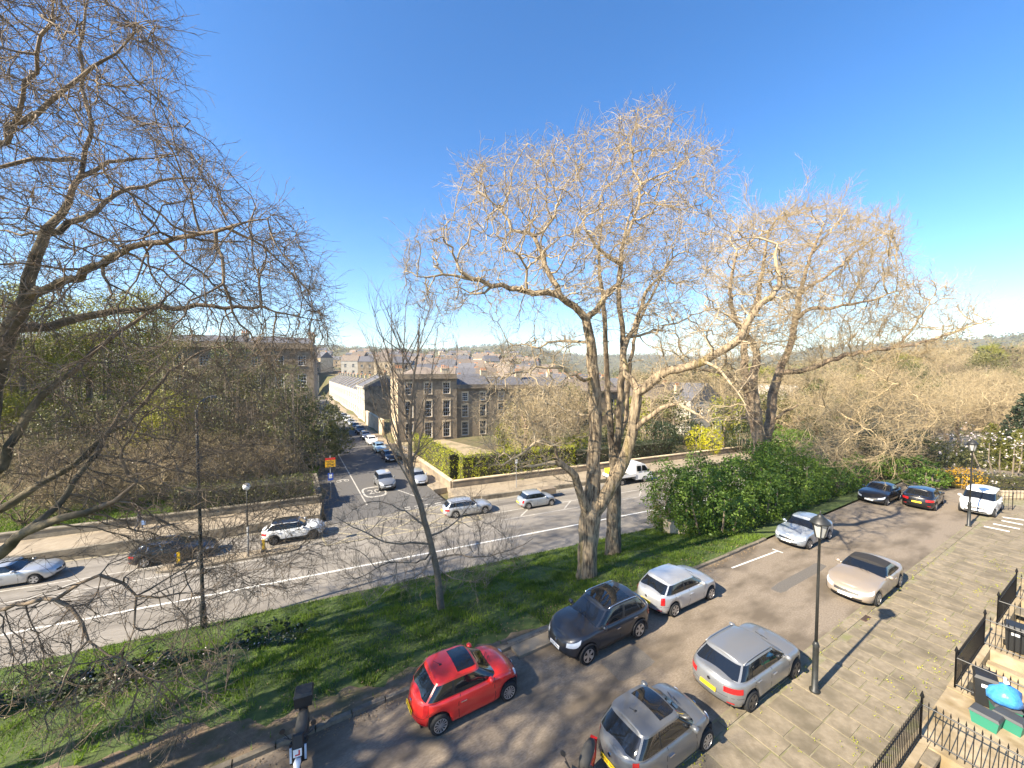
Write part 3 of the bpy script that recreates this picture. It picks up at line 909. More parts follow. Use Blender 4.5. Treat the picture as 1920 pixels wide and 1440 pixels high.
make_car('city_car', 'dark grey three-door city car with yellow rear plate beside the terrace paving', (c_[0], c_[1], 0), HK, paintm=P_GREY, plate='KM18 YMC', **car_l)
hatch = dict(L=4.15, W=1.735, H=1.44, wb=2.51, wr=.31, cowl=.92, rfx=.25, rrx=-1.42, rbx=-1.86, zcowl=.97, znose=.76, zbelt=.95, ztail=.94, pillars=(-.02, -.72), spokes=6, tail='tall', roofw=.75)
loc, h = place((1265, 1155), (1330, 1124), -1, 0, 2.51, 1.735)
make_car('hatchback', 'older silver five-door hatchback parked on the grass kerb behind the dark blue car', loc, h, paintm=P_SILVER, plate='', **hatch)
suv = dict(L=4.48, W=1.855, H=1.645, wb=2.67, wr=.355, cowl=1.0, rfx=.28, rrx=-1.55, rbx=-2.0, zcowl=1.1, znose=.93, zbelt=1.08, ztail=1.1, pillars=(.02, -.62), sill=.27, roofw=.74)
loc, h = place((1197, 1195), (1101, 1245), 1, 0, 2.67, 1.855)
make_car('crossover_car', 'dark blue-grey crossover with a glass roof and silver roof rails on the kerb', loc, h, paintm=P_NAVY, front_plate='VA67 MWJ', rails=M_CHROME, roof_glass=(-1.1, .2), lower=M_CTRIM, arch_trim=M_CTRIM, **suv)
xc = dict(L=4.395, W=1.826, H=1.49, wb=2.65, wr=.335, cowl=.98, rfx=.28, rrx=-1.5, rbx=-1.98, zcowl=1.0, znose=.82, zbelt=1.0, ztail=1.05, pillars=(.0, -.66), sill=.24, roofw=.73, tail='wide')
loc, h = place((1408, 1332), (1488, 1270), -1, 0, 2.65, 1.826)
make_car('crossover_car', 'mid grey crossover with bird-spattered roof and yellow rear plate by the lamp post', loc, h, paintm=P_GREYL, plate='LC22 LYY', rails=P_GREYL, dark_rim=True, **xc)
conv = dict(L=4.89, W=1.894, H=1.37, wb=2.855, wr=.34, cowl=.62, rfx=-.12, rrx=-1.0, rbx=-1.75, zcowl=.96, znose=.74, zbelt=.93, ztail=.92, pillars=(-.3,), roofw=.70, sill=.18, frontslope=.06)
loc, h = place((1684, 1101), (1644, 1136), 1, 0, 2.855, 1.894)
make_car('convertible_car', 'pale gold convertible with a closed black soft top driving past the lamp post', loc, h, paintm=P_GOLD, front_plate='', roofm=P_ROOFB, **conv)
sal = dict(L=4.57, W=1.77, H=1.46, wb=2.58, wr=.31, cowl=.8, rfx=.1, rrx=-1.15, rbx=-1.75, zcowl=.96, znose=.77, zbelt=.95, ztail=.97, pillars=(-.05, -.75), roofw=.74)
loc, h = place((1549, 1010), (1522, 1030), 1, 0, 2.58, 1.77)
make_car('saloon_car', 'silver saloon parked nose out against the big laurel bushes', loc, HK + math.pi, paintm=P_SILVB, front_plate='', **sal)
coupe = dict(L=4.45, W=1.8, H=1.36, wb=2.65, wr=.33, cowl=.62, rfx=-.1, rrx=-1.05, rbx=-1.8, zcowl=.92, znose=.7, zbelt=.9, ztail=.92, pillars=(-.3,), roofw=.72)
loc, h = place((1683, 937), (1664, 948), 1, 0, 2.65, 1.8)
make_car('coupe_car', 'low black coupe parked nose out in the shade of the bushes', loc, HK + math.pi, paintm=P_BLACK, front_plate='', **coupe)
bh = dict(L=4.5, W=1.84, H=1.46, wb=2.7, wr=.33, cowl=.85, rfx=.15, rrx=-1.4, rbx=-2.0, zcowl=.98, znose=.78, zbelt=.98, ztail=1.03, pillars=(.0, -.7), roofw=.73, tail='wide')
loc, h = place((1749, 957), HK, -1, 0, 2.7, 1.84)
make_car('hatchback', 'black hatchback showing red tail lamps next to the white people carrier', loc, HK + R(4), paintm=P_BLACK, plate='', **bh)
mpv = dict(L=4.45, W=1.8, H=1.7, wb=2.72, wr=.32, cowl=1.25, rfx=.55, rrx=-1.75, rbx=-2.0, zcowl=1.06, znose=.86, zbelt=1.02, ztail=1.03, pillars=(.15, -.45), roofw=.8, pf=6.0)
c_ = px(1826, 966, 0)[:2] + hd * 1.9
make_car('people_carrier', 'white people carrier facing the car park beside the second lamp post', (c_[0], c_[1], 0), HK + math.pi + R(2), paintm=P_WHITE, front_plate='', **mpv)
# main road
est = dict(L=4.75, W=1.83, H=1.48, wb=2.79, wr=.33, cowl=.85, rfx=.15, rrx=-1.85, rbx=-2.25, zcowl=.98, znose=.78, zbelt=.97, ztail=.98, pillars=(.15, -.42), roofw=.73)
loc, h = place((854.6, 971.8), HR, -1, ROAD_Z, 2.79, 1.83)
make_car('estate_car', 'silver estate car with dark roof rails driving past the side street mouth', loc, HR, paintm=P_SILVER, plate='', rails=M_CTRIM, N=90, **est)
lh = dict(hatch); lh.update(L=3.95, H=1.5, wb=2.5, rrx=-1.35, rbx=-1.7)
loc, h = place((991, 955), HR, -1, ROAD_Z, 2.5, 1.735)
make_car('hatchback', 'pale silver-blue hatchback on the main road beside the low hedge wall', loc, HR, paintm=P_SILVB, plate='', N=90, **lh)
loc, h = place((514, 1022.5), HR, -1, ROAD_Z, 2.67, 1.855)
make_car('crossover_car', 'white crossover with a black roof on the main road near the yellow box', loc, HR, paintm=P_WHITE, roofm=P_BLACK, plate='', N=90, dark_rim=True, lower=M_CTRIM, arch_trim=M_CTRIM, **suv)
est2 = dict(est); est2.update(L=4.93, H=1.47, wb=2.94)
loc, h = place((272, 1064), HR, -1, ROAD_Z, 2.94, 1.83)
make_car('estate_car', 'black estate car with bright window trim on the main road by the traffic island', loc, HR, paintm=P_BLACK, rails=M_CHROME, plate='', pillarm=M_CHROME, N=90, **est2)
pf_ = px(66, 1095, ROAD_Z)[:2]; hr = np.array([math.cos(HR), math.sin(HR)]); nr = np.array([-hr[1], hr[0]]); c_ = pf_ - hr * 1.33 + nr * .82
make_car('saloon_car', 'silver saloon on the main road half hidden by the pale plane tree limb', (c_[0], c_[1], ROAD_Z), HR, paintm=P_SILVER, plate='', N=90, **sal)
# side street
c_ = px(729, 922, ROAD_Z)[:2] + SD * 2.2
make_car('crossover_car', 'grey crossover with a pale roof driving out of the side street', (c_[0], c_[1], ROAD_Z + .012), HS + math.pi, paintm=P_GREYL, roofm=P_SILVER, front_plate='', N=90, **suv)
c_ = px(792, 912, ROAD_Z)[:2] + SD * 2.0
make_car('hatchback', 'pale grey hatchback parked below the hedge at the street corner', (c_[0], c_[1], ROAD_Z + .014), HS + math.pi, paintm=P_SILVER, front_plate='', N=80, **hatch)
row = [(57.5, P_BLACK, 'black hatchback parked in the side street nearest the villa steps', hatch), (64.5, P_LBLUE, 'light blue hatchback parked beside the sunlit villa wall', hatch),
       (71.5, P_WHITE, 'white hatchback parked in the side street behind the light blue car', hatch), (77.5, P_GREYL, 'light grey hatchback parked in the side street past the white car', hatch),
       (84, P_BLACK, 'black crossover parked in the shaded stretch of the side street', suv), (90.5, P_NAVY, 'dark blue hatchback parked far along the side street in shade', hatch),
       (97, P_SILVER, 'silver hatchback parked far along the side street in shade', hatch), (104, P_WHITE, 'white estate parked at the far end of the side street row', est), (111, P_GREY, 'dark grey hatchback last in the row of the side street', hatch)]
for s, pm, lab, sp in row:
    c_ = sp_(s, 12.35)
    make_car('parked_car', lab, (c_[0], c_[1], ROAD_Z + .012), HS + math.pi, paintm=pm, group='cars parked along the side street', front_plate='', N=64, detail=False, **sp)
c_ = px(1752, 846, -2.6)[:2]
make_car('parked_car', 'distant pale car on the road beyond the bare shrubs', (c_[0], c_[1], -2.15), HR + .3, paintm=P_SILVER, N=64, detail=False, **hatch)

# flatbed truck on the main road
def make_truck():
    pf_ = px(1208, 904, ROAD_Z)[:2]
    c = pf_ + nr * .85
    T = thing('flatbed_truck', 'white flatbed truck with a yellow load parked along the main road', 'truck', (c[0], c[1], ROAD_Z), HR)
    # x forward, origin at the front axle
    prof = [(-1.35, .55), (-1.35, 2.15), (-1.2, 2.3), (-.3, 2.3), (.05, 2.18), (.6, 1.35), (1.0, 1.2), (1.15, .95), (1.15, .45), (-1.35, .45)]
    b = MB(); n = len(prof)
    b.add([(x, -.95 * (1 if z < 1.4 else .9), z) for x, z in prof] + [(x, .95 * (1 if z < 1.4 else .9), z) for x, z in prof], [tuple(range(n)), tuple(range(n, 2 * n))[::-1]] + [(i, n + i, n + (i + 1) % n, (i + 1) % n) for i in range(n)])
    b.build('cab', P_WHITE, T)
    b = MB(); b.add([(.1, -.78, 2.1), (.62, -.86, 1.4), (.62, .86, 1.4), (.1, .78, 2.1)], [(0, 1, 2, 3)]); o = b.build('windscreen', M_CGLASS, T); o.location = (.02, 0, .02)
    for sg in (1, -1):
        b = MB(); b.add([(-.45, sg * .88, 2.08), (.0, sg * .88, 2.05), (.5, sg * .945, 1.42), (-.45, sg * .945, 1.42)], [(0, 1, 2, 3)]); o = b.build('side_window', M_CGLASS, T); o.location = (0, sg * .02, 0)
        b = MB(); b.add([(-1.2, sg * .87, 2.05), (-.6, sg * .87, 2.05), (-.6, sg * .945, 1.42), (-1.2, sg * .945, 1.42)], [(0, 1, 2, 3)]); o = b.build('side_window', M_CGLASS, T); o.location = (0, sg * .02, 0)
        b = MB(); b.box((1.1, sg * .7, .95), (.14, .35, .18)); b.build('headlight', M_HEADL, T)
        b = MB(); b.box((.35, sg * 1.1, 1.5), (.1, .18, .25)); b.build('door_mirror', M_CTRIM, T)
    b = MB(); b.box((-3.0, 0, .82), (3.2, 2.0, .12)); b.build('flat_bed', M_CTRIM, T)
    for sg in (1, -1):
        b = MB(); b.box((-3.0, sg * .98, 1.05), (3.2, .04, .34)); b.build('drop_side', P_WHITE, T)
    b = MB(); b.box((-4.58, 0, 1.05), (.04, 1.96, .34)); b.build('tail_board', P_WHITE, T)
    MY = mat('yellow_crate', (0.7, 0.5, 0.02), rough=0.5)
    b = MB(); b.box((-3.7, 0, 1.28), (1.5, 1.7, .8)); b.box((-3.7, 0, 1.7), (1.56, 1.76, .06)); b.build('yellow_load', MY, T)
    ty, rim = _wh[(.33, False, 5)] if (.33, False, 5) in _wh else wheel_meshes(.33, .21, False, 5)
    for xw in (0, -3.3):
        for sg in (1, -1):
            o = link('wheel', ty, T, (xw, sg * .83, .33)); o.rotation_euler = (0, 0, 0 if sg > 0 else math.pi); link('rim', rim, o)
            b = MB(); b.tube([(xw + .42 * math.cos(a), sg * .97, .33 + .42 * math.sin(a)) for a in np.linspace(0, math.pi, 9)], .04, 6); b.build('wheel_arch', M_CTRIM, T)
make_truck()
# ================================================================ BARE TREES
def unit(a): return a / np.maximum(np.linalg.norm(a, axis=-1, keepdims=True), 1e-9)
def frames(D, M=None):
    M = D if M is None else M
    ref = np.where(np.abs(M[:, 2:3]) < 0.8, np.array([[0.13, 0.21, 0.97]]), np.array([[0.97, 0.2, 0.1]]))
    U = unit(np.cross(D, ref)); W = np.cross(D, U)
    return U, W
def seg_mesh(P0, P1, R0, R1, D0, D1, k, furrow=0.0, base=0, noise_amp=0.0):
    n = len(P0)
    a = np.arange(k) * 2 * math.pi / k
    out = []
    Mean = unit(D0 + D1)
    for P, Rr, D in ((P0, R0, D0), (P1, R1, D1)):
        U, W = frames(D, Mean)
        rr = Rr[:, None] * np.ones(k)
        if furrow:
            rr = rr * (1 + furrow * (np.sin(7 * a[None] + P[:, 2:3] * 1.7 + P[:, 0:1]) * .5 + np.sin(11 * a[None] - P[:, 2:3] * 2.3) * .45 + np.sin(4 * a[None] + P[:, 2:3] * .9) * .5))
        out.append(P[:, None, :] + rr[..., None] * (np.cos(a)[None, :, None] * U[:, None, :] + np.sin(a)[None, :, None] * W[:, None, :]))
    V = np.concatenate(out, 1).reshape(-1, 3)
    i = np.arange(n)[:, None] * 2 * k; j = np.arange(k)[None]; j2 = (j + 1) % k
    F = np.stack([i + j, i + j2, i + k + j2, i + k + j], -1).reshape(-1, 4) + base
    return V, F
class Tree:
    def __init__(s, seed):
        s.pos, s.par, s.rad = [], [], []
        s.r = np.random.default_rng(seed); s.k = 1.0
    def guide(s, pts, radii, step=0.4, jit=0.05, attach=True):
        """pts: world points; attached to the nearest node so far"""
        pts = [np.array(p, float) for p in pts]
        radii = [q * s.k for q in radii]
        if attach and s.pos:
            d = np.linalg.norm(np.array(s.pos) - pts[0], axis=1); cur = int(np.argmin(d)); start = s.pos[cur]
            pts[0] = np.array(start)
        else:
            cur = -1
            s.pos.append(pts[0]); s.par.append(cur); s.rad.append(radii[0]); cur = len(s.pos) - 1
        # smooth resample (Catmull-Rom)
        P = [2 * pts[0] - pts[1]] + pts + [2 * pts[-1] - pts[-2]]
        for i in range(1, len(P) - 2):
            a, b, c, d = P[i - 1], P[i], P[i + 1], P[i + 2]
            n = max(1, int(np.linalg.norm(c - b) / step))
            for q in range(1, n + 1):
                t = q / n
                x = .5 * ((2 * b) + (-a + c) * t + (2 * a - 5 * b + 4 * c - d) * t * t + (-a + 3 * b - 3 * c + d) * t ** 3)
                x = x + s.r.normal(0, jit, 3)
                rr = radii[i - 1] + (radii[i] - radii[i - 1]) * t
                s.pos.append(x); s.par.append(cur); s.rad.append(rr); cur = len(s.pos) - 1
        return s
    def grow(s, att, D=0.4, di=5.0, dk=0.8, iters=90, wig=0.25, trop=(0, 0, 0.0), maxn=16000):
        att = np.asarray(att, float)
        pos = np.array(s.pos); par = list(s.par)
        d = np.linalg.norm(att[:, None] - pos[None], axis=2) if len(pos) * len(att) < 6e6 else None
        bi = d.argmin(1); bd = d.min(1)
        kids = np.zeros(len(pos), int)
        trop = np.array(trop)
        for it in range(iters):
            act = (bd < di)
            if not act.any() or len(pos) > maxn: break
            v = unit(att[act] - pos[bi[act]])
            acc = np.zeros_like(pos); np.add.at(acc, bi[act], v)
            idx = np.unique(bi[act]); idx = idx[kids[idx] < 3]
            if len(idx) == 0: break
            dirs = unit(unit(acc[idx]) + s.r.normal(0, wig, (len(idx), 3)) + trop)
            new = pos[idx] + dirs * D * s.r.uniform(.75, 1.15, (len(idx), 1))
            kids[idx] += 1
            b0 = len(pos)
            pos = np.vstack([pos, new]); par.extend(int(i) for i in idx); kids = np.concatenate([kids, np.zeros(len(new), int)])
            dn = np.linalg.norm(att[:, None] - new[None], axis=2)
            m = dn.min(1); am = dn.argmin(1)
            better = m < bd
            bd = np.where(better, m, bd); bi = np.where(better, b0 + am, bi)
            keep = bd > dk
            att, bd, bi = att[keep], bd[keep], bi[keep]
            if len(att) == 0: break
        s.rad = list(s.rad) + [0] * (len(pos) - len(s.rad))
        s.pos = [p for p in pos]; s.par = par
        return s
    def finish(s, r_tip=0.011, e=2.3, rmax=None):
        pos = np.array(s.pos); par = np.array(s.par); n = len(pos)
        acc = np.zeros(n); rad = np.zeros(n); gr = np.array(s.rad)
        for i in range(n - 1, -1, -1):
            r_ = acc[i] ** (1 / e) if acc[i] > 0 else r_tip
            r_ = max(r_, r_tip)
            if gr[i] > 0: r_ = gr[i]
            rad[i] = r_
            p = par[i]
            if p >= 0: acc[p] += r_ ** e
        for i in range(n):          # a child is never thicker than its parent
            if par[i] >= 0 and gr[i] == 0: rad[i] = min(rad[i], rad[par[i]] * .92)
        s.P, s.par_a, s.R = pos, par, rad
        D = np.zeros_like(pos); ok = par >= 0
        D[ok] = unit(pos[ok] - pos[par[ok]]); D[~ok] = (0, 0, 1)
        s.D = D
        main = np.full(n, -1)
        best = np.zeros(n)
        for i in range(n):
            p = par[i]
            if p >= 0 and rad[i] > best[p]: best[p] = rad[i]; main[p] = i
        s.main = main
        # smooth ring direction
        S = D.copy()
        hm = main >= 0
        S[hm] = unit(D[hm] + D[main[hm]])
        s.S = S
        return s
    def twigs(s, rmax=0.03, per=2.0, length=(.35, .9), r=0.006, droop=0.0, spread=.8, sub=2, up=0.0, nseg=3):
        src = np.where((s.R < rmax) & (s.par_a >= 0))[0]
        cnt = s.r.poisson(per, len(src)); src = np.repeat(src, cnt)
        if len(src) == 0: return
        O, d = s.P[src] - s.D[src] * s.r.uniform(0, .3, (len(src), 1)), s.D[src]
        segs = []
        tips = []
        def gen(O, d, ln, r0, depth):
            n = len(O)
            cur = O; dr = unit(d * (1 - spread * .5) + s.r.normal(0, spread * .62, (n, 3)) + np.array([0, 0, up - droop]))
            ns_ = max(1, nseg - depth) if nseg < 4 else (3, 2, 1)[depth]
            step = ln / ns_
            for q in range(ns_):
                nx = cur + dr * step[:, None]
                ra, rb = r0 * (1 - .22 * q), r0 * (1 - .22 * (q + 1))
                segs.append((cur, nx, np.full(n, ra), np.full(n, max(rb, r0 * .3))))
                if depth < sub:
                    m = s.r.random(n) < (.75 if depth == 0 else .5)
                    if m.any(): gen(cur[m] + dr[m] * step[m][:, None] * .6, dr[m], ln[m] * s.r.uniform(.35, .6, m.sum()), r0 * .75, depth + 1)
                cur = nx
                dr = unit(dr + s.r.normal(0, .28, (n, 3)) + np.array([0, 0, (up - droop) * .4]))
            tips.append(cur)
        gen(O, d, s.r.uniform(*length, len(src)), r, 0)
        s.tw = [np.concatenate([q[i] for q in segs]) for i in range(4)]
        s.tips = np.concatenate(tips)
    def build(s, name, label, barkm, twigm, base, group=None, limb_r=0.085, buds=None, bud_n=0, bud_size=.03, furrow=.1, cat='tree'):
        T = thing(name, label, cat, base, 0, group)
        off = np.array(base, float)
        ch = np.where(s.par_a >= 0)[0]; p = s.par_a[ch]
        ismain = (s.main[p] == ch)
        R0 = np.where(ismain, s.R[p], np.minimum(s.R[ch] * 1.25, s.R[p])); D0 = np.where(ismain[:, None], s.S[p], s.D[ch]); D1 = s.S[ch]
        def part(nm, mask, k, m, furrow=0.0):
            Vs, Fs, base_ = [], [], 0
            for kk, mm in k:
                q = mask & mm
                if not q.any(): continue
                V, F = seg_mesh(s.P[p][q] - off, s.P[ch][q] - off, R0[q], s.R[ch][q], D0[q], D1[q], kk, furrow if kk >= 10 else 0, base_)
                Vs.append(V); Fs.append(F); base_ += len(V)
            if Vs: return link(nm, np_mesh(nm, np.vstack(Vs), np.vstack(Fs), m, True), T)
        rr = s.R[ch]
        big = rr >= limb_r
        part('trunk', big, [(20, rr >= .2), (10, (rr < .2))], barkm, furrow)
        crown = part('crown', ~big, [(6, rr >= .035), (4, rr < .035)], twigm)
        if hasattr(s, 'tw'):
            P0, P1, a, b = s.tw
            d = unit(P1 - P0)
            V, F = seg_mesh(P0 - off, P1 - off, a, b, d, d, 3)
            o = link('twigs', np_mesh('twigs', V, F, twigm, False), crown or T); o['kind'] = 'stuff'
            if buds is not None and bud_n:
                t = s.tips[s.r.choice(len(s.tips), min(bud_n, len(s.tips)), replace=False)] - off
                V, F = leaf_cards(t, bud_size, s.r, n_each=1)
                o = link('buds', np_mesh('buds', V, F, buds), crown or T); o['kind'] = 'stuff'
        return T
def leaf_cards(C, size, r, n_each=1, jitter=0.0, normals=None, flat=0.0, aspect=.6):
    """small folded leaves: two triangles each"""
    C = np.repeat(C, n_each, 0)
    n = len(C)
    if jitter: C = C + r.normal(0, jitter, (n, 3))
    a = unit(r.normal(0, 1, (n, 3)))
    if normals is not None:
        nn = np.repeat(normals, n_each, 0); nn = unit(nn + r.normal(0, .55, (n, 3)))
        a = unit(np.cross(nn, a))
        b = np.cross(nn, a)
    else:
        b = unit(np.cross(a, r.normal(0, 1, (n, 3))))
    sz = size * r.uniform(.6, 1.35, (n, 1))
    nrm = np.cross(a, b)
    p0 = C - a * sz * .5; p1 = C + b * sz * aspect * .5 + nrm * sz * .12; p2 = C + a * sz * .5; p3 = C - b * sz * aspect * .5 + nrm * sz * .12
    V = np.stack([p0, p1, p2, p3], 1).reshape(-1, 3)
    i = np.arange(n)[:, None] * 4
    return V, np.concatenate([i + 0, i + 3, i + 2, i + 1], 1)
def in_poly(pts, poly):
    x, y = pts[:, 0], pts[:, 1]; c = np.zeros(len(pts), bool)
    j = len(poly) - 1
    for i in range(len(poly)):
        xi, yi = poly[i]; xj, yj = poly[j]
        c ^= ((yi > y) != (yj > y)) & (x < (xj - xi) * (y - yi) / (yj - yi + 1e-9) + xi); j = i
    return c
def cloud(poly, n, d0, thick, r, shift=0.0):
    """points through a crown: its silhouette seen from the window, spread in depth about the trunk"""
    poly = np.array(poly, float); lo, hi = poly.min(0), poly.max(0)
    out = np.zeros((0, 2))
    while len(out) < n:
        q = r.uniform(lo, hi, (n * 2, 2)); out = np.vstack([out, q[in_poly(q, poly)]])
    out = out[:n]
    c = (lo + hi) / 2; e = np.clip(1 - (np.abs((out - c) / ((hi - lo) / 2)) ** 2).sum(1) * .45, .25, 1)
    dd = d0 + shift + r.uniform(-1, 1, n) * thick * np.sqrt(e)
    A = (out[:, 0] - 960) / F_PX; B = (720 - out[:, 1]) / F_PX
    ry = _cp + B * _sp; t = dd / ry
    return np.stack([A * t, dd, CAM_H + (-_sp + B * _cp) * t], 1)
def G(tree, pts, d0, rads, **k):
    """pts: (px, py, depth offset)"""
    tree.guide([pd(p[0], p[1], d0 + (p[2] if len(p) > 2 else 0)) for p in pts], rads if hasattr(rads, '__len__') else list(np.linspace(rads, rads * .5, len(pts))), **k)
def lr(a, b, n): return list(np.linspace(a, b, n))

M_BARK3 = mat('bark_tan', (0.08, 0.058, 0.038), (0.34, 0.26, 0.165), rough=0.95, mid=(.36, .56), scale=9, bump=1.0, bscale=14, coords='pos', stretch=(1, 1, 0.22), c3=(0.08, 0.058, 0.038), scale3=2.5)
M_BARKM = mat('bark_mossy', (0.07, 0.05, 0.032), (0.34, 0.26, 0.165), rough=0.95, scale=9, bump=1.0, bscale=14, mid=(.36, .56), stretch=(1, 1, .16), c3=(0.25, 0.19, 0.04), scale3=0.9, mid3=(0.56, 0.72))
M_TWIG3 = mat('twigs_tan', (0.3, 0.23, 0.14), (0.45, 0.36, 0.235), rough=0.9, scale=2)
M_BARK1 = mat('bark_plane', (0.1, 0.082, 0.055), (0.24, 0.195, 0.115), rough=0.9, scale=1.6, bump=0.5, bscale=10, c3=(0.065, 0.056, 0.034), scale3=1.3)
M_TWIG1 = mat('twigs_plane', (0.1, 0.074, 0.048), (0.27, 0.2, 0.13), rough=0.85, scale=2)
M_BARK5 = mat('bark_brown', (0.23, 0.165, 0.105), (0.38, 0.285, 0.19), rough=0.95, scale=4, bump=0.9, bscale=12, c3=(0.14, 0.1, 0.07), scale3=1.5)
M_TWIG5 = mat('twigs_brown', (0.34, 0.255, 0.14), (0.46, 0.355, 0.205), rough=0.9, scale=1.5)
M_BARK2 = mat('bark_grey', (0.16, 0.125, 0.09), (0.23, 0.185, 0.13), rough=0.9, scale=4, bump=0.5, bscale=14)
M_TWIG2 = mat('twigs_grey', (0.2, 0.155, 0.11), (0.28, 0.225, 0.165), rough=0.9, scale=2)
M_BUD = mat('pale_buds', (0.42, 0.34, 0.24), (0.3, 0.24, 0.15), rough=0.8, scale=3)
M_BUDG = mat('green_buds', (0.33, 0.31, 0.09), (0.25, 0.25, 0.06), rough=0.8, scale=3)
def on_bank(x, y): return float(bank_z(np.array(x), np.array(y)))

# --- the big forked tree in the middle of the bank
def tree_middle():
    t = Tree(3); d = 21.4
    b = px(1100, 1092, -1.05); bz = on_bank(b[0], b[1])
    base = (b[0], b[1], bz - .15)
    d = b[1]
    t.guide([base, pd(1100, 1060, d), pd(1103, 1010, d), pd(1107, 968, d)], [.62, .5, .5, .54], jit=.01, attach=False)
    # upright left stem
    G(t, [(1107, 968), (1112, 900, .1), (1115, 840, .2), (1117, 770, .2), (1112, 700, .1), (1107, 640), (1098, 597)], d, [.5, .38, .36, .34, .29, .25, .23], jit=.02)
    G(t, [(1098, 597), (1076, 575, -.3), (1049, 556, -.7), (1000, 545, -1.2), (940, 538, -1.6), (884, 523, -2), (861, 506, -2.2), (850, 472, -2.4)], d, [.2, .19, .17, .15, .12, .1, .08, .05], jit=.06)
    G(t, [(884, 523, -2), (835, 515, -2.2), (782, 520, -2.5)], d, [.08, .055, .03], jit=.08)
    G(t, [(930, 538, -1.6), (905, 552, -1.4), (880, 550, -1), (858, 538, -.8)], d, [.07, .06, .05, .03], jit=.06)
    G(t, [(1049, 556, -.7), (1030, 514, -.2), (1015, 480, .2), (1004, 446, .6), (962, 427, .8), (936, 390, 1), (900, 360, 1.2)], d, [.15, .14, .125, .11, .08, .06, .035], jit=.06)
    G(t, [(1004, 446, .6), (1030, 424, 1.2), (1046, 380, 1.8), (1060, 341, 2.2)], d, [.09, .08, .06, .035], jit=.07)
    G(t, [(980, 545, -1.2), (984, 505, -1.8), (975, 480, -2.4), (940, 470, -3)], d, [.07, .06, .05, .03], jit=.06)
    G(t, [(1098, 597), (1114, 583, .4), (1135, 559, .8), (1161, 529, 1.2), (1161, 499, 1.4), (1131, 472, 1.2), (1105, 442, 1), (1085, 400, .8)], d, [.19, .17, .15, .13, .12, .1, .075, .04], jit=.06)
    G(t, [(1161, 499, 1.4), (1165, 465, 1.8), (1176, 439, 2.2), (1195, 397, 2.6), (1200, 356, 2.8), (1184, 304, 3), (1187, 255, 3), (1195, 217, 3)], d, [.11, .1, .09, .08, .07, .055, .04, .03], jit=.07)
    # right stem with the long mossy limb
    G(t, [(1110, 965), (1135, 930, -.3), (1160, 883, -.6), (1176, 845, -.8), (1185, 810, -1), (1190, 775, -1.1), (1196, 738, -1.2)], d, [.4, .33, .31, .29, .27, .26, .25], jit=.02)
    G(t, [(1196, 738, -1.2), (1212, 724, -1.6), (1238, 703, -2), (1272, 689, -2.4), (1317, 676, -2.8), (1356, 656, -3.1), (1382, 643, -3.3), (1408, 592, -3.4), (1444, 556, -3.4), (1466, 533, -3.3), (1456, 497, -3.2), (1460, 458, -3)], d, [.25, .24, .225, .21, .2, .185, .17, .14, .12, .1, .08, .05], jit=.05)
    G(t, [(1460, 458, -3), (1426, 446, -2.8), (1390, 446, -2.6)], d, [.06, .05, .03], jit=.05)
    G(t, [(1196, 738, -1.2), (1186, 716, -.8), (1169, 689, -.3), (1171, 655, .1), (1178, 632, .4), (1192, 604, .6), (1203, 575, .8), (1211, 546, 1), (1230, 528, 1.2), (1246, 505, 1.4)], d, [.2, .18, .165, .15, .14, .125, .11, .095, .075, .05], jit=.05)
    G(t, [(1189, 809, -1), (1207, 788, -1.6), (1238, 768, -2.2), (1272, 760, -2.8), (1301, 768, -3.2), (1330, 790, -3.6)], d, [.15, .13, .11, .085, .06, .035], jit=.05)
    G(t, [(1317, 676, -2.8), (1340, 690, -3.6), (1370, 720, -4.4), (1400, 765, -5)], d, [.08, .065, .05, .03], jit=.08)
    # broken lower left arm
    G(t, [(1100, 975), (1087, 921, -.6), (1077, 892, -1), (1056, 874, -1.4), (1020, 869, -1.8), (985, 874, -2.2)], d, [.3, .22, .2, .16, .08, .04], jit=.03)
    G(t, [(1077, 892, -1), (1046, 860, -1.4), (1041, 834, -1.6), (1018, 826, -1.8), (978, 848, -2.2), (940, 872, -2.6)], d, [.12, .1, .09, .075, .06, .03], jit=.05)
    G(t, [(1110, 720, .1), (1060, 700, -1.6), (1010, 690, -2.6), (960, 705, -3.2)], d, [.1, .08, .055, .03], jit=.08)
    G(t, [(1115, 790, .2), (1070, 770, 1.2), (1020, 745, 2), (980, 740, 2.8)], d, [.09, .07, .05, .03], jit=.08)
    G(t, [(1107, 640), (1060, 640, 1.2), (1000, 650, 2), (950, 640, 2.6)], d, [.09, .075, .05, .03], jit=.08)
    G(t, [(1180, 632, .4), (1230, 620, 1.4), (1280, 600, 2.4), (1330, 580, 3)], d, [.09, .075, .05, .03], jit=.08)
    main = [(790, 585), (738, 520), (770, 430), (850, 405), (868, 305), (940, 280), (1010, 262), (1080, 238), (1150, 225), (1178, 192), (1245, 190), (1275, 240), (1340, 262), (1362, 330), (1365, 420), (1345, 500), (1300, 560), (1250, 600), (1180, 610), (1110, 560), (1000, 575), (900, 565), (850, 600)]
    att = np.vstack([cloud(main, 2900, d, 5.5, t.r), cloud([(920, 680), (930, 630), (1060, 600), (1090, 640), (1085, 760), (1060, 880), (960, 900), (890, 850), (880, 760)], 500, d, 4.0, t.r, -.5),
                     cloud([(1200, 640), (1330, 560), (1470, 440), (1530, 470), (1500, 600), (1420, 700), (1400, 800), (1300, 800), (1220, 740)], 450, d - 2.5, 3.2, t.r)])
    t.grow(att, D=.36, di=4.5, dk=.6, wig=.34)
    t.finish(.02, 2.05)
    t.twigs(rmax=.036, per=1.45, length=(.5, 1.3), r=.0105, spread=.62, sub=2, up=.04, nseg=4)
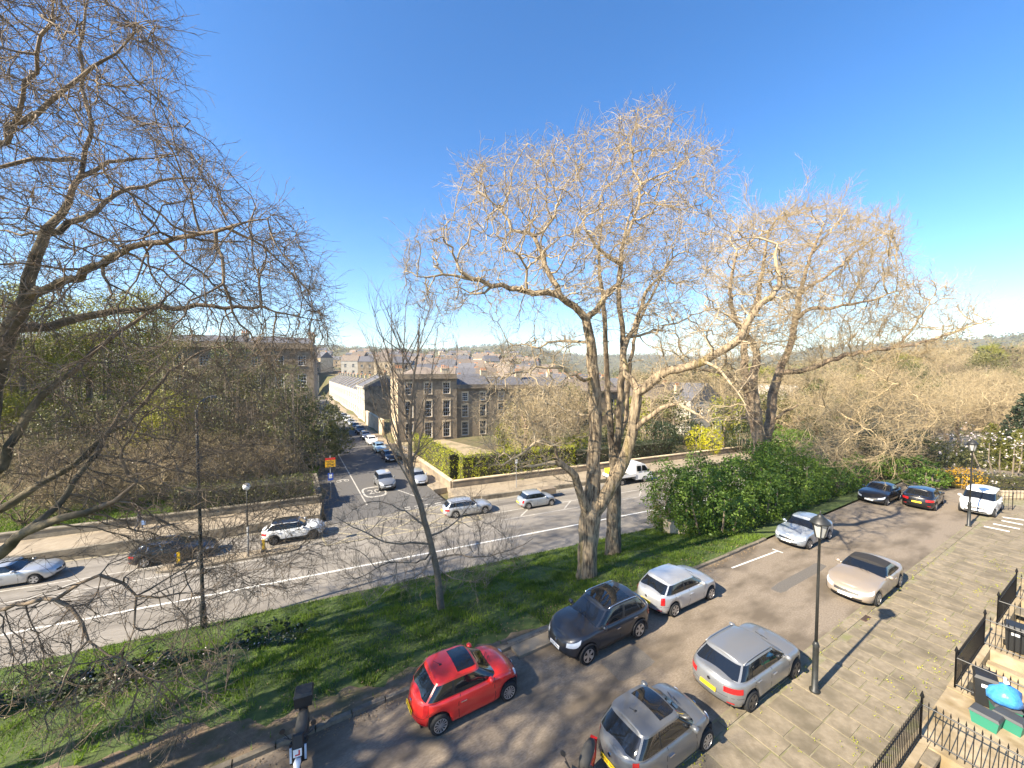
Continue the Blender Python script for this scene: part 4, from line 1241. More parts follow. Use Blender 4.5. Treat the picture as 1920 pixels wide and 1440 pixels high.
    return t.build('forked_tree', 'tall bare forked tree with furrowed trunk and long mossy limb on the bank', M_BARKM, M_TWIG3, base)
t_mid = tree_middle()

def tree_second():
    t = Tree(5); b = px(1150, 1031, -1.5); d = b[1]
    base = (b[0], b[1], on_bank(b[0], b[1]) - .15)
    t.guide([base, pd(1150, 1000, d), pd(1152, 950, d), pd(1152, 890, d)], [.58, .46, .42, .38], jit=.01, attach=False)
    G(t, [(1152, 890), (1146, 820), (1140, 740, .3), (1136, 650, .4), (1130, 560, .4), (1122, 480, .4), (1130, 410, .4)], d, [.26, .22, .2, .17, .14, .1, .05], jit=.02)
    G(t, [(1152, 890), (1160, 810, -.3), (1164, 740, -.5), (1168, 640, -.6), (1160, 560, -.5), (1165, 480, -.4), (1180, 400, -.4)], d, [.28, .24, .22, .18, .15, .11, .05], jit=.02)
    G(t, [(1150, 850), (1172, 790, .8), (1180, 700, 1.2), (1196, 610, 1.8), (1230, 540, 2.2), (1260, 470, 2.6)], d, [.2, .17, .14, .11, .08, .04], jit=.03)
    att = np.vstack([cloud([(1040, 560), (1060, 420), (1120, 330), (1200, 300), (1280, 360), (1340, 470), (1300, 600), (1200, 650), (1100, 640)], 900, d, 4.5, t.r)])
    t.grow(att, D=.38, di=5, dk=.8, wig=.3)
    t.finish(.016, 2.1); t.twigs(rmax=.034, per=1.3, length=(.6, 1.5), r=.009, spread=.6, sub=1, nseg=4)
    return t.build('tall_tree', 'tall straight bare tree with close upright stems standing behind the forked tree', M_BARK3, M_TWIG3, base)
t_sec = tree_second()

def tree_young():
    t = Tree(8); b = px(829, 1141, -1.2); d = b[1]
    base = (b[0], b[1], on_bank(b[0], b[1]) - .1)
    t.guide([base, pd(820, 1080, d), pd(812, 1035, d), pd(800, 990, d), pd(786, 938, d), pd(773, 897, d), pd(768, 820, d), pd(773, 734, d), pd(784, 650, d), pd(786, 596, d)], [.19, .16, .15, .145, .135, .12, .095, .07, .045, .02], jit=.01, attach=False)
    for pts, r0 in [([(783, 930), (762, 880, .4), (748, 820, .7), (738, 740, 1), (735, 660, 1.2), (733, 575, 1.3)], .075), ([(775, 900), (756, 850, -.5), (735, 790, -.9), (715, 720, -1.2), (700, 640, -1.4)], .065),
                    ([(771, 870), (790, 820, .6), (800, 750, 1), (812, 680, 1.2), (822, 610, 1.3)], .06), ([(770, 840), (785, 780, -.6), (805, 720, -1), (832, 650, -1.2)], .05), ([(768, 800), (757, 740, .2), (757, 660, .3), (762, 570, .3)], .055),
                    ([(790, 950), (768, 905, -.4), (742, 860, -.9), (718, 800, -1.3), (690, 730, -1.6)], .055),
                    ([(806, 1013), (770, 1020, -.8), (720, 1015, -1.4), (660, 985, -2), (630, 970, -2.2)], .055), ([(812, 1035), (780, 1055, .8), (730, 1055, 1.4), (680, 1080, 1.8), (640, 1105, 2)], .05), ([(814, 1045), (850, 1040, -.8), (900, 1045, -1.4), (960, 1030, -2), (1000, 1010, -2.2)], .055),
                    ([(805, 1005), (840, 990, .7), (870, 960, 1.2), (900, 920, 1.5)], .05), ([(812, 1030), (790, 1075, -.8), (740, 1095, -1.4), (690, 1140, -1.9)], .045), ([(798, 985), (760, 960, 1), (710, 940, 1.6), (670, 950, 2)], .045), ([(816, 1057), (850, 1085, -.4), (890, 1090, -.8)], .035)]:
        G(t, pts, d, lr(r0, .012, len(pts)), jit=.025)
    for k in range(34):
        y0 = t.r.uniform(650, 900); x0 = 768 + (y0 - 820) * .05 + t.r.normal(0, 14); sx = t.r.choice([-1, 1]); up_ = t.r.uniform(70, 150); out_ = sx * t.r.uniform(.25, .6) * up_; dz = t.r.uniform(-1.2, 1.2)
        G(t, [(x0, y0, dz * .2), (x0 + out_ * .5, y0 - up_ * .4, dz * .6), (x0 + out_, max(552, y0 - up_), dz)], d, [.026, .018, .008], jit=.02)
    att = np.vstack([cloud([(690, 620), (720, 555), (760, 545), (800, 560), (845, 600), (850, 660), (830, 760), (800, 880), (740, 880), (695, 760)], 170, d, 1.8, t.r),
                     cloud([(610, 1000), (640, 960), (760, 940), (900, 930), (960, 1010), (1000, 1060), (900, 1120), (830, 1090), (760, 1120), (650, 1130), (610, 1080)], 500, d, 2.2, t.r)])
    t.grow(att, D=.25, di=2.2, dk=.4, wig=.2, trop=(0, 0, .35))
    t.finish(.0095, 2.25); t.twigs(rmax=.055, per=1.3, length=(.4, 1.3), r=.0066, spread=.5, sub=1, up=.3, nseg=4)
    return t.build('young_tree', 'slim young bare tree with upswept stems and low sweeping branches on the bank', M_BARK2, M_TWIG2, base)
tree_young()

def tree_plane():
    t = Tree(13); d = 13.0; t.k = .74
    bx, by = -19.4, 13.2
    base = (bx, by, on_bank(bx, by) - .2)
    t.guide([base, (-19.3, 13.2, 1.0), (-18.9, 13.1, 4.0), (-18.3, 13.0, 7.0), (-17.6, 13.0, 10.0), pd(9, 640, 13), pd(40, 578, 13)], [.95, .75, .6, .44, .33, .3, .27], jit=.01, attach=False)
    G(t, [(40, 578), (67, 480), (89, 436, .1), (116, 400, .2), (142, 356, .3), (156, 302, .4), (170, 230, .4), (150, 140, .5), (160, 40, .6), (150, -100, .8)], d, [.26, .21, .17, .14, .11, .095, .08, .07, .05, .04], jit=.03)
    G(t, [(55, 555), (89, 542, -.4), (147, 516, -.9), (204, 484, -1.4), (270, 462, -1.8), (329, 449, -2.2), (427, 427, -2.8), (500, 410, -3.2)], d, [.2, .17, .15, .13, .11, .09, .06, .03], jit=.04)
    G(t, [(75, 460), (107, 431, .7), (178, 396, 1.3), (222, 364, 1.8), (300, 340, 2.4), (380, 330, 3)], d, [.17, .15, .12, .1, .07, .035], jit=.04)
    G(t, [(20, 610), (90, 610, 1), (190, 590, 2), (276, 578, 2.8), (369, 573, 3.4), (444, 578, 3.8), (489, 573, 4), (484, 533, 4.2), (500, 480, 4.4)], d, [.22, .2, .17, .15, .12, .1, .09, .07, .04], jit=.04)
    G(t, [(489, 573, 4), (540, 590, 4.4), (600, 600, 4.8)], d, [.07, .05, .025], jit=.05)
    G(t, [(156, 302, .4), (110, 300, -.6), (60, 300, -1.2), (-40, 320, -1.6)], d, [.1, .09, .08, .06], jit=.04)
    G(t, [(150, 330, .3), (200, 305, .8), (258, 298, 1.2), (330, 290, 1.8)], d, [.1, .08, .06, .03], jit=.04)
    t.guide([(-18.6, 13.1, 6.0), (-19, 11.5, 11), pd(-60, 330, 11), pd(0, 262, 11), pd(89, 196, 11), pd(151, 151, 11), pd(213, 102, 11), pd(249, 71, 11)], [.3, .2, .13, .1, .085, .07, .05, .03], jit=.04)
    G(t, [(0, 262, -2), (60, 130, -2.4), (90, 40, -2.8), (120, -80, -3)], d, [.07, .06, .05, .03], jit=.05)
    G(t, [(-60, 330, -2), (-80, 150, -1), (-60, 0, 0), (-40, -150, 1)], d, [.11, .09, .07, .05], jit=.05)
    # lower limbs over the road
    t.guide([(-18.9, 13.1, 3.6), pd(-40, 1060, 12.6), pd(0, 1038, 12.3), pd(31, 1008, 12.2), pd(92, 980, 12), pd(162, 959, 12), pd(214, 940, 12), pd(254, 907, 12.2), pd(300, 890, 12.6)], [.34, .27, .24, .2, .165, .135, .105, .07, .03], jit=.02)
    t.guide([(-18.7, 13.1, 5.4), pd(0, 956, 14), pd(64, 916, 14.4), pd(137, 870, 15), pd(196, 818, 15.6), pd(260, 770, 16.2), pd(320, 700, 17), pd(380, 660, 17.5), pd(440, 640, 18)], [.24, .19, .165, .15, .13, .105, .08, .06, .035], jit=.05)
    t.guide([pd(20, 1010, 12.2), pd(85, 974, 12.8), pd(128, 922, 13.4), pd(183, 840, 14.2), pd(208, 800, 14.6), pd(250, 740, 15.2), pd(300, 690, 16)], [.15, .14, .13, .11, .09, .065, .035], jit=.05)
    t.guide([(-18.4, 13.05, 6.6), pd(0, 880, 13), pd(60, 770, 13.4), pd(130, 700, 13.8), pd(200, 640, 14.2), pd(276, 590, 14.8), pd(330, 540, 15.4)], [.22, .18, .15, .12, .1, .075, .04], jit=.05)
    t.guide([(-18.9, 13.1, 4.4), pd(-30, 1135, 11), pd(50, 1128, 10.6), pd(110, 1123, 10.4), pd(147, 1166, 10.2), pd(173, 1197, 10.2), pd(207, 1227, 10), pd(247, 1260, 9.8), pd(330, 1280, 9.6), pd(420, 1300, 9.6)], [.12, .085, .075, .065, .058, .052, .042, .032, .022, .012], jit=.04)
    t.guide([pd(110, 1123, 10.4), pd(187, 1077, 10.6), pd(230, 1093, 10.8), pd(257, 1120, 10.9), pd(250, 1177, 10.8), pd(238, 1230, 10.6)], [.07, .065, .055, .05, .035, .015], jit=.03)
    t.guide([pd(257, 1120, 10.9), pd(300, 1122, 11), pd(340, 1110, 11.2), pd(377, 1115, 11.4)], [.045, .04, .03, .015], jit=.03)
    main = [(-320, -300), (230, -300), (250, -40), (345, 70), (340, 180), (350, 260), (420, 300), (500, 385), (560, 420), (600, 520), (640, 600), (625, 660), (540, 710), (400, 720), (200, 740), (0, 760), (-320, 700)]
    att = np.vstack([cloud(main, 3700, d, 5.0, t.r), cloud([(330, 420), (560, 420), (640, 600), (620, 660), (430, 690)], 420, 16.5, 2.5, t.r),
                     cloud([(0, 780), (200, 740), (420, 700), (560, 760), (600, 870), (640, 1000), (560, 1130), (420, 1120), (250, 1050), (120, 920), (0, 900)], 1600, 14.0, 3.0, t.r),
                     cloud([(0, 1120), (130, 1070), (300, 1090), (430, 1110), (440, 1240), (400, 1330), (330, 1420), (90, 1420), (0, 1320)], 620, 10.2, 1.3, t.r)])
    t.grow(att, D=.34, di=4.0, dk=.55, wig=.2, trop=(.12, 0, .0))
    t.finish(.0135, 2.1)
    t.twigs(rmax=.024, per=1.9, length=(.5, 1.4), r=.0086, spread=.55, sub=2, droop=.03, nseg=4)
    return t.build('plane_tree', 'large spreading bare plane tree with pale low limbs reaching over the main road', M_BARK1, M_TWIG1, base, buds=M_BUD, bud_n=9000, bud_size=.04)
tree_plane()

def tree_right():
    t = Tree(21); d = 36.0
    b = pd(1428, 880, d); base = (b[0], b[1], on_bank(b[0], b[1]) - .2)
    t.guide([base, pd(1430, 880, d), pd(1428, 845, d)], [1.0, .85, .75], jit=.01, attach=False)
    G(t, [(1428, 845), (1412, 790, .2), (1402, 730, .4), (1396, 680, .5), (1400, 620, .6), (1420, 560, .7), (1430, 500, .8), (1440, 440, .8)], d, [.5, .42, .38, .34, .28, .22, .16, .08], jit=.04)
    G(t, [(1428, 845), (1420, 780, -.6), (1412, 720, -.8), (1418, 660, -1), (1380, 600, -2), (1370, 540, -2.6), (1380, 470, -3)], d, [.48, .4, .36, .3, .22, .15, .08], jit=.04)
    G(t, [(1432, 845), (1444, 790, .4), (1447, 750, .6), (1460, 700, .8), (1480, 650, 1), (1492, 600, 1.2), (1500, 550, 1.4), (1520, 480, 1.6), (1545, 420, 1.8)], d, [.5, .42, .4, .34, .29, .25, .2, .14, .07], jit=.04)
    G(t, [(1492, 600, 1.2), (1520, 580, .2), (1570, 575, -.8), (1640, 560, -1.8), (1700, 540, -2.6)], d, [.2, .17, .13, .09, .04], jit=.06)
    G(t, [(1460, 700, .8), (1520, 690, -1), (1590, 665, -2.2), (1660, 655, -3.4), (1740, 640, -4.2), (1810, 615, -4.8), (1855, 600, -5)], d, [.25, .22, .18, .15, .11, .07, .035], jit=.06)
    G(t, [(1660, 655, -3.4), (1690, 640, -3.6), (1730, 590, -3.8), (1755, 545, -4)], d, [.1, .09, .07, .03], jit=.05)
    G(t, [(1500, 550, 1.4), (1560, 510, 2.4), (1620, 460, 3), (1680, 430, 3.4)], d, [.16, .13, .09, .04], jit=.06)
    G(t, [(1520, 480, 1.6), (1560, 430, 2.4), (1590, 390, 3)], d, [.11, .08, .04], jit=.06)
    G(t, [(1402, 730, .4), (1350, 700, -1), (1300, 690, -2), (1260, 660, -2.6)], d, [.18, .14, .1, .04], jit=.06)
    G(t, [(1444, 790, .4), (1500, 760, -2), (1560, 770, -4), (1620, 800, -5.5), (1680, 850, -6.5)], d, [.11, .09, .065, .04, .02], jit=.07)
    G(t, [(1590, 665, -2.2), (1640, 700, -4), (1700, 730, -5.4), (1760, 780, -6.4)], d, [.07, .055, .04, .02], jit=.07)
    main = [(1330, 500), (1350, 430), (1400, 398), (1480, 388), (1560, 370), (1600, 398), (1655, 398), (1705, 440), (1690, 490), (1730, 540), (1720, 610), (1600, 660), (1500, 670), (1380, 660), (1320, 600)]
    att = np.vstack([cloud(main, 2200, d, 8.5, t.r), cloud([(1600, 640), (1740, 520), (1800, 530), (1865, 585), (1870, 610), (1800, 650), (1700, 690), (1600, 700)], 480, d - 4, 3.5, t.r),
                     cloud([(1240, 640), (1340, 600), (1400, 680), (1380, 760), (1270, 720)], 450, d - 1.5, 3.5, t.r), cloud([(1480, 700), (1650, 700), (1780, 760), (1720, 860), (1600, 890), (1480, 840)], 240, d - 5, 3.0, t.r)])
    t.grow(att, D=.55, di=7, dk=.9, wig=.16, trop=(0, 0, .08))
    # long straight shoots above the crown
    for (xa, ya, xb, yb) in [(1395, 410, 1400, 345), (1480, 405, 1520, 325), (1570, 385, 1598, 345)]:
        G(t, [(xa, ya, .5), ((xa + xb) / 2, (ya + yb) / 2, .6), (xb, yb, .8)], d, [.016, .012, .007], jit=.04)
    t.finish(.022, 2.1); t.twigs(rmax=.055, per=2.1, length=(.9, 2.3), r=.0145, spread=.52, sub=2, up=.12, nseg=4)
    return t.build('spreading_tree', 'broad many-stemmed bare tree with a wide tan crown rising from the bushes', M_BARK5, M_TWIG5, base)
tree_right()
# one more of the row on the bank, out of the frame to the left, whose shadow crosses the car park
copy_tree(t_mid, label='tall bare forked tree beside the plane tree whose shadow falls across the car park', loc=(-24.0, .9, on_bank(-24.0, .9) - .2), rz=R(120), scale=(1.25, 1.25, 1.0))
copy_tree(t_sec, label='tall straight bare tree added out of view to thicken the shadow on the car park', loc=(-20.5, 3.0, on_bank(-20.5, 3.0) - .2), rz=R(130), scale=(1.3, 1.3, 1.0))  # second unseen tree, added to thicken the shadows on the car park
# ================================================================ LEAVES, HEDGES, SHRUBS
def ell_points(c, r, n, g):
    v = unit(g.normal(0, 1, (n, 3)))
    return np.array(c) + v * np.array(r), unit(v / np.array(r))
def foliage(name, label, cat, lobes, m, leaf=.09, dens=60, per=5, group=None, stemm=None, base=None, seed=1, zmin=None, blossom=None, bl_n=0, bl_size=.08, inner=.35, aspect=.6, stems=True, clump=.16):
    """lobes: (centre, radii); leaves sit in clumps through the outer half of every lobe"""
    g = np.random.default_rng(seed)
    cs = np.array([l[0] for l in lobes], float); rs = np.array([l[1] for l in lobes], float)
    if base is None: base = (cs[:, 0].mean(), cs[:, 1].mean(), (cs[:, 2] - rs[:, 2]).min())
    off = np.array(base, float)
    T = thing(name, label, cat, base, 0, group)
    Ps, Ns = [], []
    for c, r_ in zip(cs, rs):
        area = 4 * math.pi * ((r_[0] * r_[1]) ** 1.6 + (r_[0] * r_[2]) ** 1.6 + (r_[1] * r_[2]) ** 1.6) ** (1 / 1.6) / 3 ** (1 / 1.6)
        n = max(8, int(area * dens * .58 / per))
        p, nn = ell_points(c, r_, n, g)
        dep = g.random(n); dep = np.where(g.random(n) < inner, dep * .55, dep * .14)
        # lumpy outline
        lump = .10 * np.sin(p[:, 0] * 3.1 + c[0]) * np.sin(p[:, 1] * 2.7 + c[1]) + .07 * np.sin(p[:, 2] * 5.3 + p[:, 0] * 2)
        p = c + (p - c) * (1 - dep + lump)[:, None]
        ins = np.zeros(n, bool)
        for c2, r2 in zip(cs, rs):
            if c2 is c: continue
            ins |= (((p - c2) / (r2 * .72)) ** 2).sum(1) < 1
        p, nn = p[~ins], nn[~ins]
        Ps.append(p); Ns.append(nn)
    P = np.vstack(Ps); Nn = np.vstack(Ns)
    if zmin is not None: k = P[:, 2] > zmin; P, Nn = P[k], Nn[k]
    V, F = leaf_cards(P - off, leaf * 1.26, g, n_each=per, jitter=clump * .5, normals=Nn, aspect=aspect)
    o = link('foliage', np_mesh('foliage', V, F, m), T)
    if stems:
        b = MB()
        for c, r_ in zip(cs, rs):
            b.tube([(c[0] * .6 + off[0] * .4 - off[0], c[1] * .6 + off[1] * .4 - off[1], min(0, c[2] - r_[2] - off[2])), ((c[0] - off[0]), c[1] - off[1], c[2] - off[2]), (c[0] - off[0], c[1] - off[1], c[2] - off[2] + r_[2] * .6)], [.07, .05, .02], 5)
        b.build('stem', stemm or M_BARK2, T); T.children[-1]['kind'] = 'stuff'
    if blossom is not None:
        q = g.choice(len(P), min(bl_n, len(P)), replace=bl_n > len(P))
        V, F = leaf_cards(P[q] + Nn[q] * .06 - off, bl_size, g, n_each=2, jitter=.06, normals=Nn[q], aspect=.85)
        o2 = link('blossom', np_mesh('blossom', V, F, blossom), T); o2['kind'] = 'stuff'
    return T
def hedge(name, label, p0, p1, w, z0, z1, m, leaf=.09, dens=110, seed=3, group=None, slope=0.0, inner_m=None):
    g = np.random.default_rng(seed)
    p0, p1 = np.array(p0[:2], float), np.array(p1[:2], float); d = p1 - p0; L = np.linalg.norm(d); d = d / L; nrm = np.array([-d[1], d[0]])
    T = thing(name, label, 'hedge', (p0[0], p0[1], z0), math.atan2(d[1], d[0]), group)
    h = z1 - z0
    faces = [((0, -w/2, 0), (L, 0, 0), (0, 0, h), (0, -1, 0)), ((0, w/2, 0), (L, 0, 0), (0, 0, h), (0, 1, 0)), ((0, -w/2, h), (L, 0, 0), (0, w, 0), (0, 0, 1)), ((0, -w/2, 0), (0, w, 0), (0, 0, h), (-1, 0, 0)), ((L, -w/2, 0), (0, w, 0), (0, 0, h), (1, 0, 0))]
    Ps, Ns = [], []
    for o_, a, b_, n_ in faces:
        A = np.linalg.norm(a) * np.linalg.norm(b_); n = int(A * dens * .72 / 4)
        q = np.array(o_) + g.random((n, 1)) * np.array(a) + g.random((n, 1)) * np.array(b_)
        lump = .09 * np.sin(q[:, 0] * 1.9 + seed) + .07 * np.sin(q[:, 0] * 5.1 + q[:, 2] * 4) + .05 * np.sin(q[:, 2] * 7 + q[:, 1] * 5) - g.random(n) ** 2 * .25
        q = q + np.array(n_) * lump[:, None]
        Ps.append(q); Ns.append(np.repeat([n_], n, 0))
    P = np.vstack(Ps); Nn = np.vstack(Ns).astype(float)
    V, F = leaf_cards(P, leaf, g, n_each=4, jitter=.07, normals=Nn)
    link('foliage', np_mesh('foliage', V, F, m), T)
    b = MB(); b.box((L / 2, 0, h / 2 - .1), (L - .35, w - .45, h - .3)); b.build('twiggy_core', inner_m or M_CORE, T)
    return T
M_CORE = mat('hedge_core', (0.03, 0.032, 0.012), (0.055, 0.045, 0.022), rough=1.0, scale=6, bump=1.0, bscale=12)
LF_LAUREL = leaf_mat('leaf_laurel', (0.075, 0.15, 0.016), (0.17, 0.25, 0.032), .35, .55)
LF_DARK = leaf_mat('leaf_dark', (0.02, 0.035, 0.012), (0.05, 0.068, 0.022), .2, .4)
LF_OLIVE = leaf_mat('leaf_olive', (0.12, 0.12, 0.035), (0.21, 0.19, 0.065), .3, .5)
LF_YELLOW = leaf_mat('leaf_privet', (0.5, 0.47, 0.025), (0.3, 0.36, 0.022), .4, .5, 1.6)
LF_HOLLY = leaf_mat('leaf_holly', (0.075, 0.09, 0.024), (0.16, 0.155, 0.045), .25, .5, 1.5)
LF_WILLOW = leaf_mat('leaf_willow', (0.36, 0.34, 0.045), (0.25, 0.26, 0.035), .45, .6, .3)
LF_FORSY = leaf_mat('flower_forsythia', (0.75, 0.42, 0.012), (0.6, 0.33, 0.012), .3, .6)
LF_LIME = leaf_mat('flower_lime', (0.55, 0.5, 0.012), (0.42, 0.42, 0.015), .35, .6)
LF_GOLDC = leaf_mat('leaf_gold_conifer', (0.17, 0.16, 0.018), (0.11, 0.12, 0.016), .25, .6)
LF_CONI = leaf_mat('leaf_conifer', (0.022, 0.035, 0.016), (0.045, 0.06, 0.024), .15, .6)
M_PETAL = mat('petal_white', (0.75, 0.7, 0.66), (0.72, 0.58, 0.58), rough=0.7, scale=2.0, trans=.3)
LF_HEDGE = leaf_mat('leaf_box_hedge', (0.085, 0.095, 0.022), (0.15, 0.145, 0.035), .3, .5, 1.2)
LF_RUST = leaf_mat('leaf_beech_hedge', (0.26, 0.13, 0.04), (0.32, 0.18, 0.05), .3, .7)

# ---- the laurel belt between car park and road, as six big bushes
g = np.random.default_rng(77)
labs = ['glossy green laurel bush at the steps end of the grass bank', 'big glossy laurel bush behind the silver saloon', 'tall laurel bush under the broad bare tree', 'laurel bush shading the black coupe', 'laurel bush by the road edge below the truck', 'laurel bush spilling towards the main road kerb']
cells = [(24.0, 27.8, 14.0, 17.0), (27.8, 33.5, 14.0, 17.6), (33.5, 39.5, 14.2, 18.0), (39.5, 46.5, 14.4, 18.4), (25.0, 31.0, 17.4, 20.6), (31.0, 44.0, 18.0, 20.5)]
for k, (a0, a1, n0, n1) in enumerate(cells):
    lobes = []
    for a in np.arange(a0 + .8, a1, 1.9):
        for n in np.arange(n0 + .7, n1, 1.9):
            p = kp(a + g.uniform(-.5, .5), n + g.uniform(-.4, .4)); gz = on_bank(p[0], p[1])
            h = g.uniform(2.4, 4.4) + (1.7 if n > 16.5 else 0) - (.9 if a > 38 else 0)
            rx = g.uniform(1.1, 1.65)
            lobes.append(((p[0], p[1], gz + h * .5), (rx, rx * g.uniform(.85, 1.1), h * .56)))
    foliage('laurel_bush', labs[k], 'bush', lobes, LF_LAUREL, leaf=.15, dens=95, per=6, seed=100 + k, clump=.3, zmin=-2.7)
# olive and green trees that close the left garden
for k, (x, d, h, w_, m, lab) in enumerate([(345, 50, 19.5, 4.8, LF_OLIVE, 'olive-green tree in front of the tall terrace'), (425, 48, 17.6, 4.4, LF_HOLLY, 'dull green tree between the thicket and the terrace'), (495, 50, 16.6, 4.4, LF_OLIVE, 'olive-green tree left of the hollies'), (548, 47, 13.8, 3.4, LF_HOLLY, 'dull green tree over the clipped corner hedge'), (300, 45, 11.5, 4.6, LF_WILLOW, 'yellow-green small tree behind the bare thicket'), (210, 43, 9.5, 4.2, LF_OLIVE, 'olive bushy tree behind the walker'), (100, 42, 9.0, 4.2, LF_HOLLY, 'dull green bushy tree near the plane limbs')]):
    c = pd(x, 700, d); g = np.random.default_rng(400 + k); lobes = []
    for _ in range(24):
        f = g.uniform(.12, .92); rr = w_ * math.sin(math.pi * min(.95, f * .8 + .15)) * .8; a = g.uniform(0, 6.28); q = math.sqrt(g.random())
        lobes.append(((c[0] + rr * q * math.cos(a), c[1] + rr * q * math.sin(a), -2.4 + h * f), (w_ * .3, w_ * .3, h * .08)))
    T = foliage('garden_tree', lab, 'tree', lobes, m, leaf=.17, dens=34, per=6, seed=410 + k, base=(c[0], c[1], -2.4), clump=.6)
    b = MB(); b.tube([(0, 0, -.3), (.1, 0, h * .3), (-.1, .1, h * .8)], [.3, .22, .06], 8); b.build('trunk', M_BARK2, T, smooth=True)
p = rp(24.5, 24.0); foliage('grey_green_shrub', 'mottled grey-green shrub at the road end of the laurels', 'bush', [((p[0] + dx, p[1] + dy, ROAD_Z + 1.6 + dz), (1.4, 1.3, 1.9)) for dx, dy, dz in ((0, 0, 0), (1.6, 1.0, .6), (.6, 1.6, 1.0), (2.6, 2.0, .4))], LF_OLIVE, leaf=.11, dens=120, per=6, seed=9)
# ---- villa hedges
WZ = ROAD_Z + 1.1
hedge('privet_hedge', 'clipped yellow-green privet hedge along the main road in front of the villa', rp(SJ1 + 2.2, 42.0), rp(SJ1 + 17, 42.0), 1.7, ROAD_Z + .3, .85, LF_YELLOW, .12, 130, 4)
hedge('privet_hedge', 'yellow-green privet hedge down the side street edge of the villa garden', rp(SJ1 + 1.9, 43.0), rp(SJ1 + 1.9, 43.0)[:2] + SD * 15, 1.6, ROAD_Z + .3, .9, LF_YELLOW, .12, 120, 5)
q0 = px(985, 868, -1.6)[:2]; q1 = q0 + SD * 17
hedge('privet_hedge', 'tall yellow-green hedge dividing the villa garden from its neighbour', rp(SJ1 + 15.8, 43.6), rp(SJ1 + 15.8, 43.6)[:2] + SD * 15.5, 1.9, ROAD_Z + .3, 1.5, LF_YELLOW, .13, 110, 6)
hedge('dark_hedge', 'dark shaggy hedge further along the main road wall', rp(SJ1 + 17.2, 42.1), rp(SJ1 + 34, 42.1), 1.7, ROAD_Z + .3, .2, LF_DARK, .12, 110, 7)
# ---- corner of the left garden
hedge('box_hedge', 'clipped olive hedge on the garden wall at the street corner', rp(SJ0 - 12.5, 42.0), rp(SJ0 - 2.0, 42.0), 2.6, PZ - .4, PZ + 2.3, LF_HEDGE, .11, 130, 8)
for k, (x, y_, d, h, w_) in enumerate([(598, 880, 50, 9.5, 3.2), (560, 880, 53, 8.5, 2.8), (520, 880, 57, 10, 3.2), (630, 860, 58, 7.5, 2.6)]):
    c = pd(x, 800, d); g = np.random.default_rng(k)
    lobes = [((c[0] + g.uniform(-w_, w_) * .5, c[1] + g.uniform(-w_, w_) * .5, -2.2 + h * f), (w_ * (1.05 - f * .55) * .75, w_ * (1.05 - f * .55) * .75, h * .2)) for f in (.18, .3, .42, .55, .68, .8) for _ in (0, 1)]
    foliage('holly_tree', ['bushy holly tree rising over the clipped corner hedge', 'dark holly tree left of the street corner', 'tall dark holly standing among the bare shrubs', 'low holly leaning over the side street'][k], 'tree', lobes, [LF_HOLLY, LF_DARK, LF_DARK, LF_HOLLY][k], leaf=.16, dens=60, per=6, seed=20 + k, base=(c[0], c[1], -2.4))
# ---- bigger spring trees behind
for k, (x, d, h, w_) in enumerate([(40, 47, 23.5, 6.5), (165, 52, 25, 7), (280, 57, 25, 6), (-70, 44, 23, 7)]):
    c = pd(x, 700, d); g = np.random.default_rng(30 + k)
    lobes = []
    for _ in range(26):
        f = g.uniform(.25, .92); rr = w_ * math.sin(math.pi * min(.95, f * .9 + .08)) * .75; a = g.uniform(0, 6.28); q = math.sqrt(g.random())
        lobes.append(((c[0] + rr * q * math.cos(a), c[1] + rr * q * math.sin(a), -2.4 + h * f), (w_ * .3, w_ * .3, h * .075)))
    T = foliage('willow_tree', ['yellow-green willow in new leaf behind the plane tree', 'tall yellow-green willow in the middle of the left garden', 'yellow-green willow nearest the tall terrace', 'outermost yellow-green willow beyond the plane tree trunk'][k], 'tree', lobes, LF_WILLOW, leaf=.2, dens=46, per=6, seed=40 + k, base=(c[0], c[1], -2.4), clump=.9)
    b = MB(); b.tube([(0, 0, -.3), (.1, 0, h * .3), (-.1, .1, h * .7)], [.5, .38, .12], 8); b.build('trunk', M_BARK2, T, smooth=True)
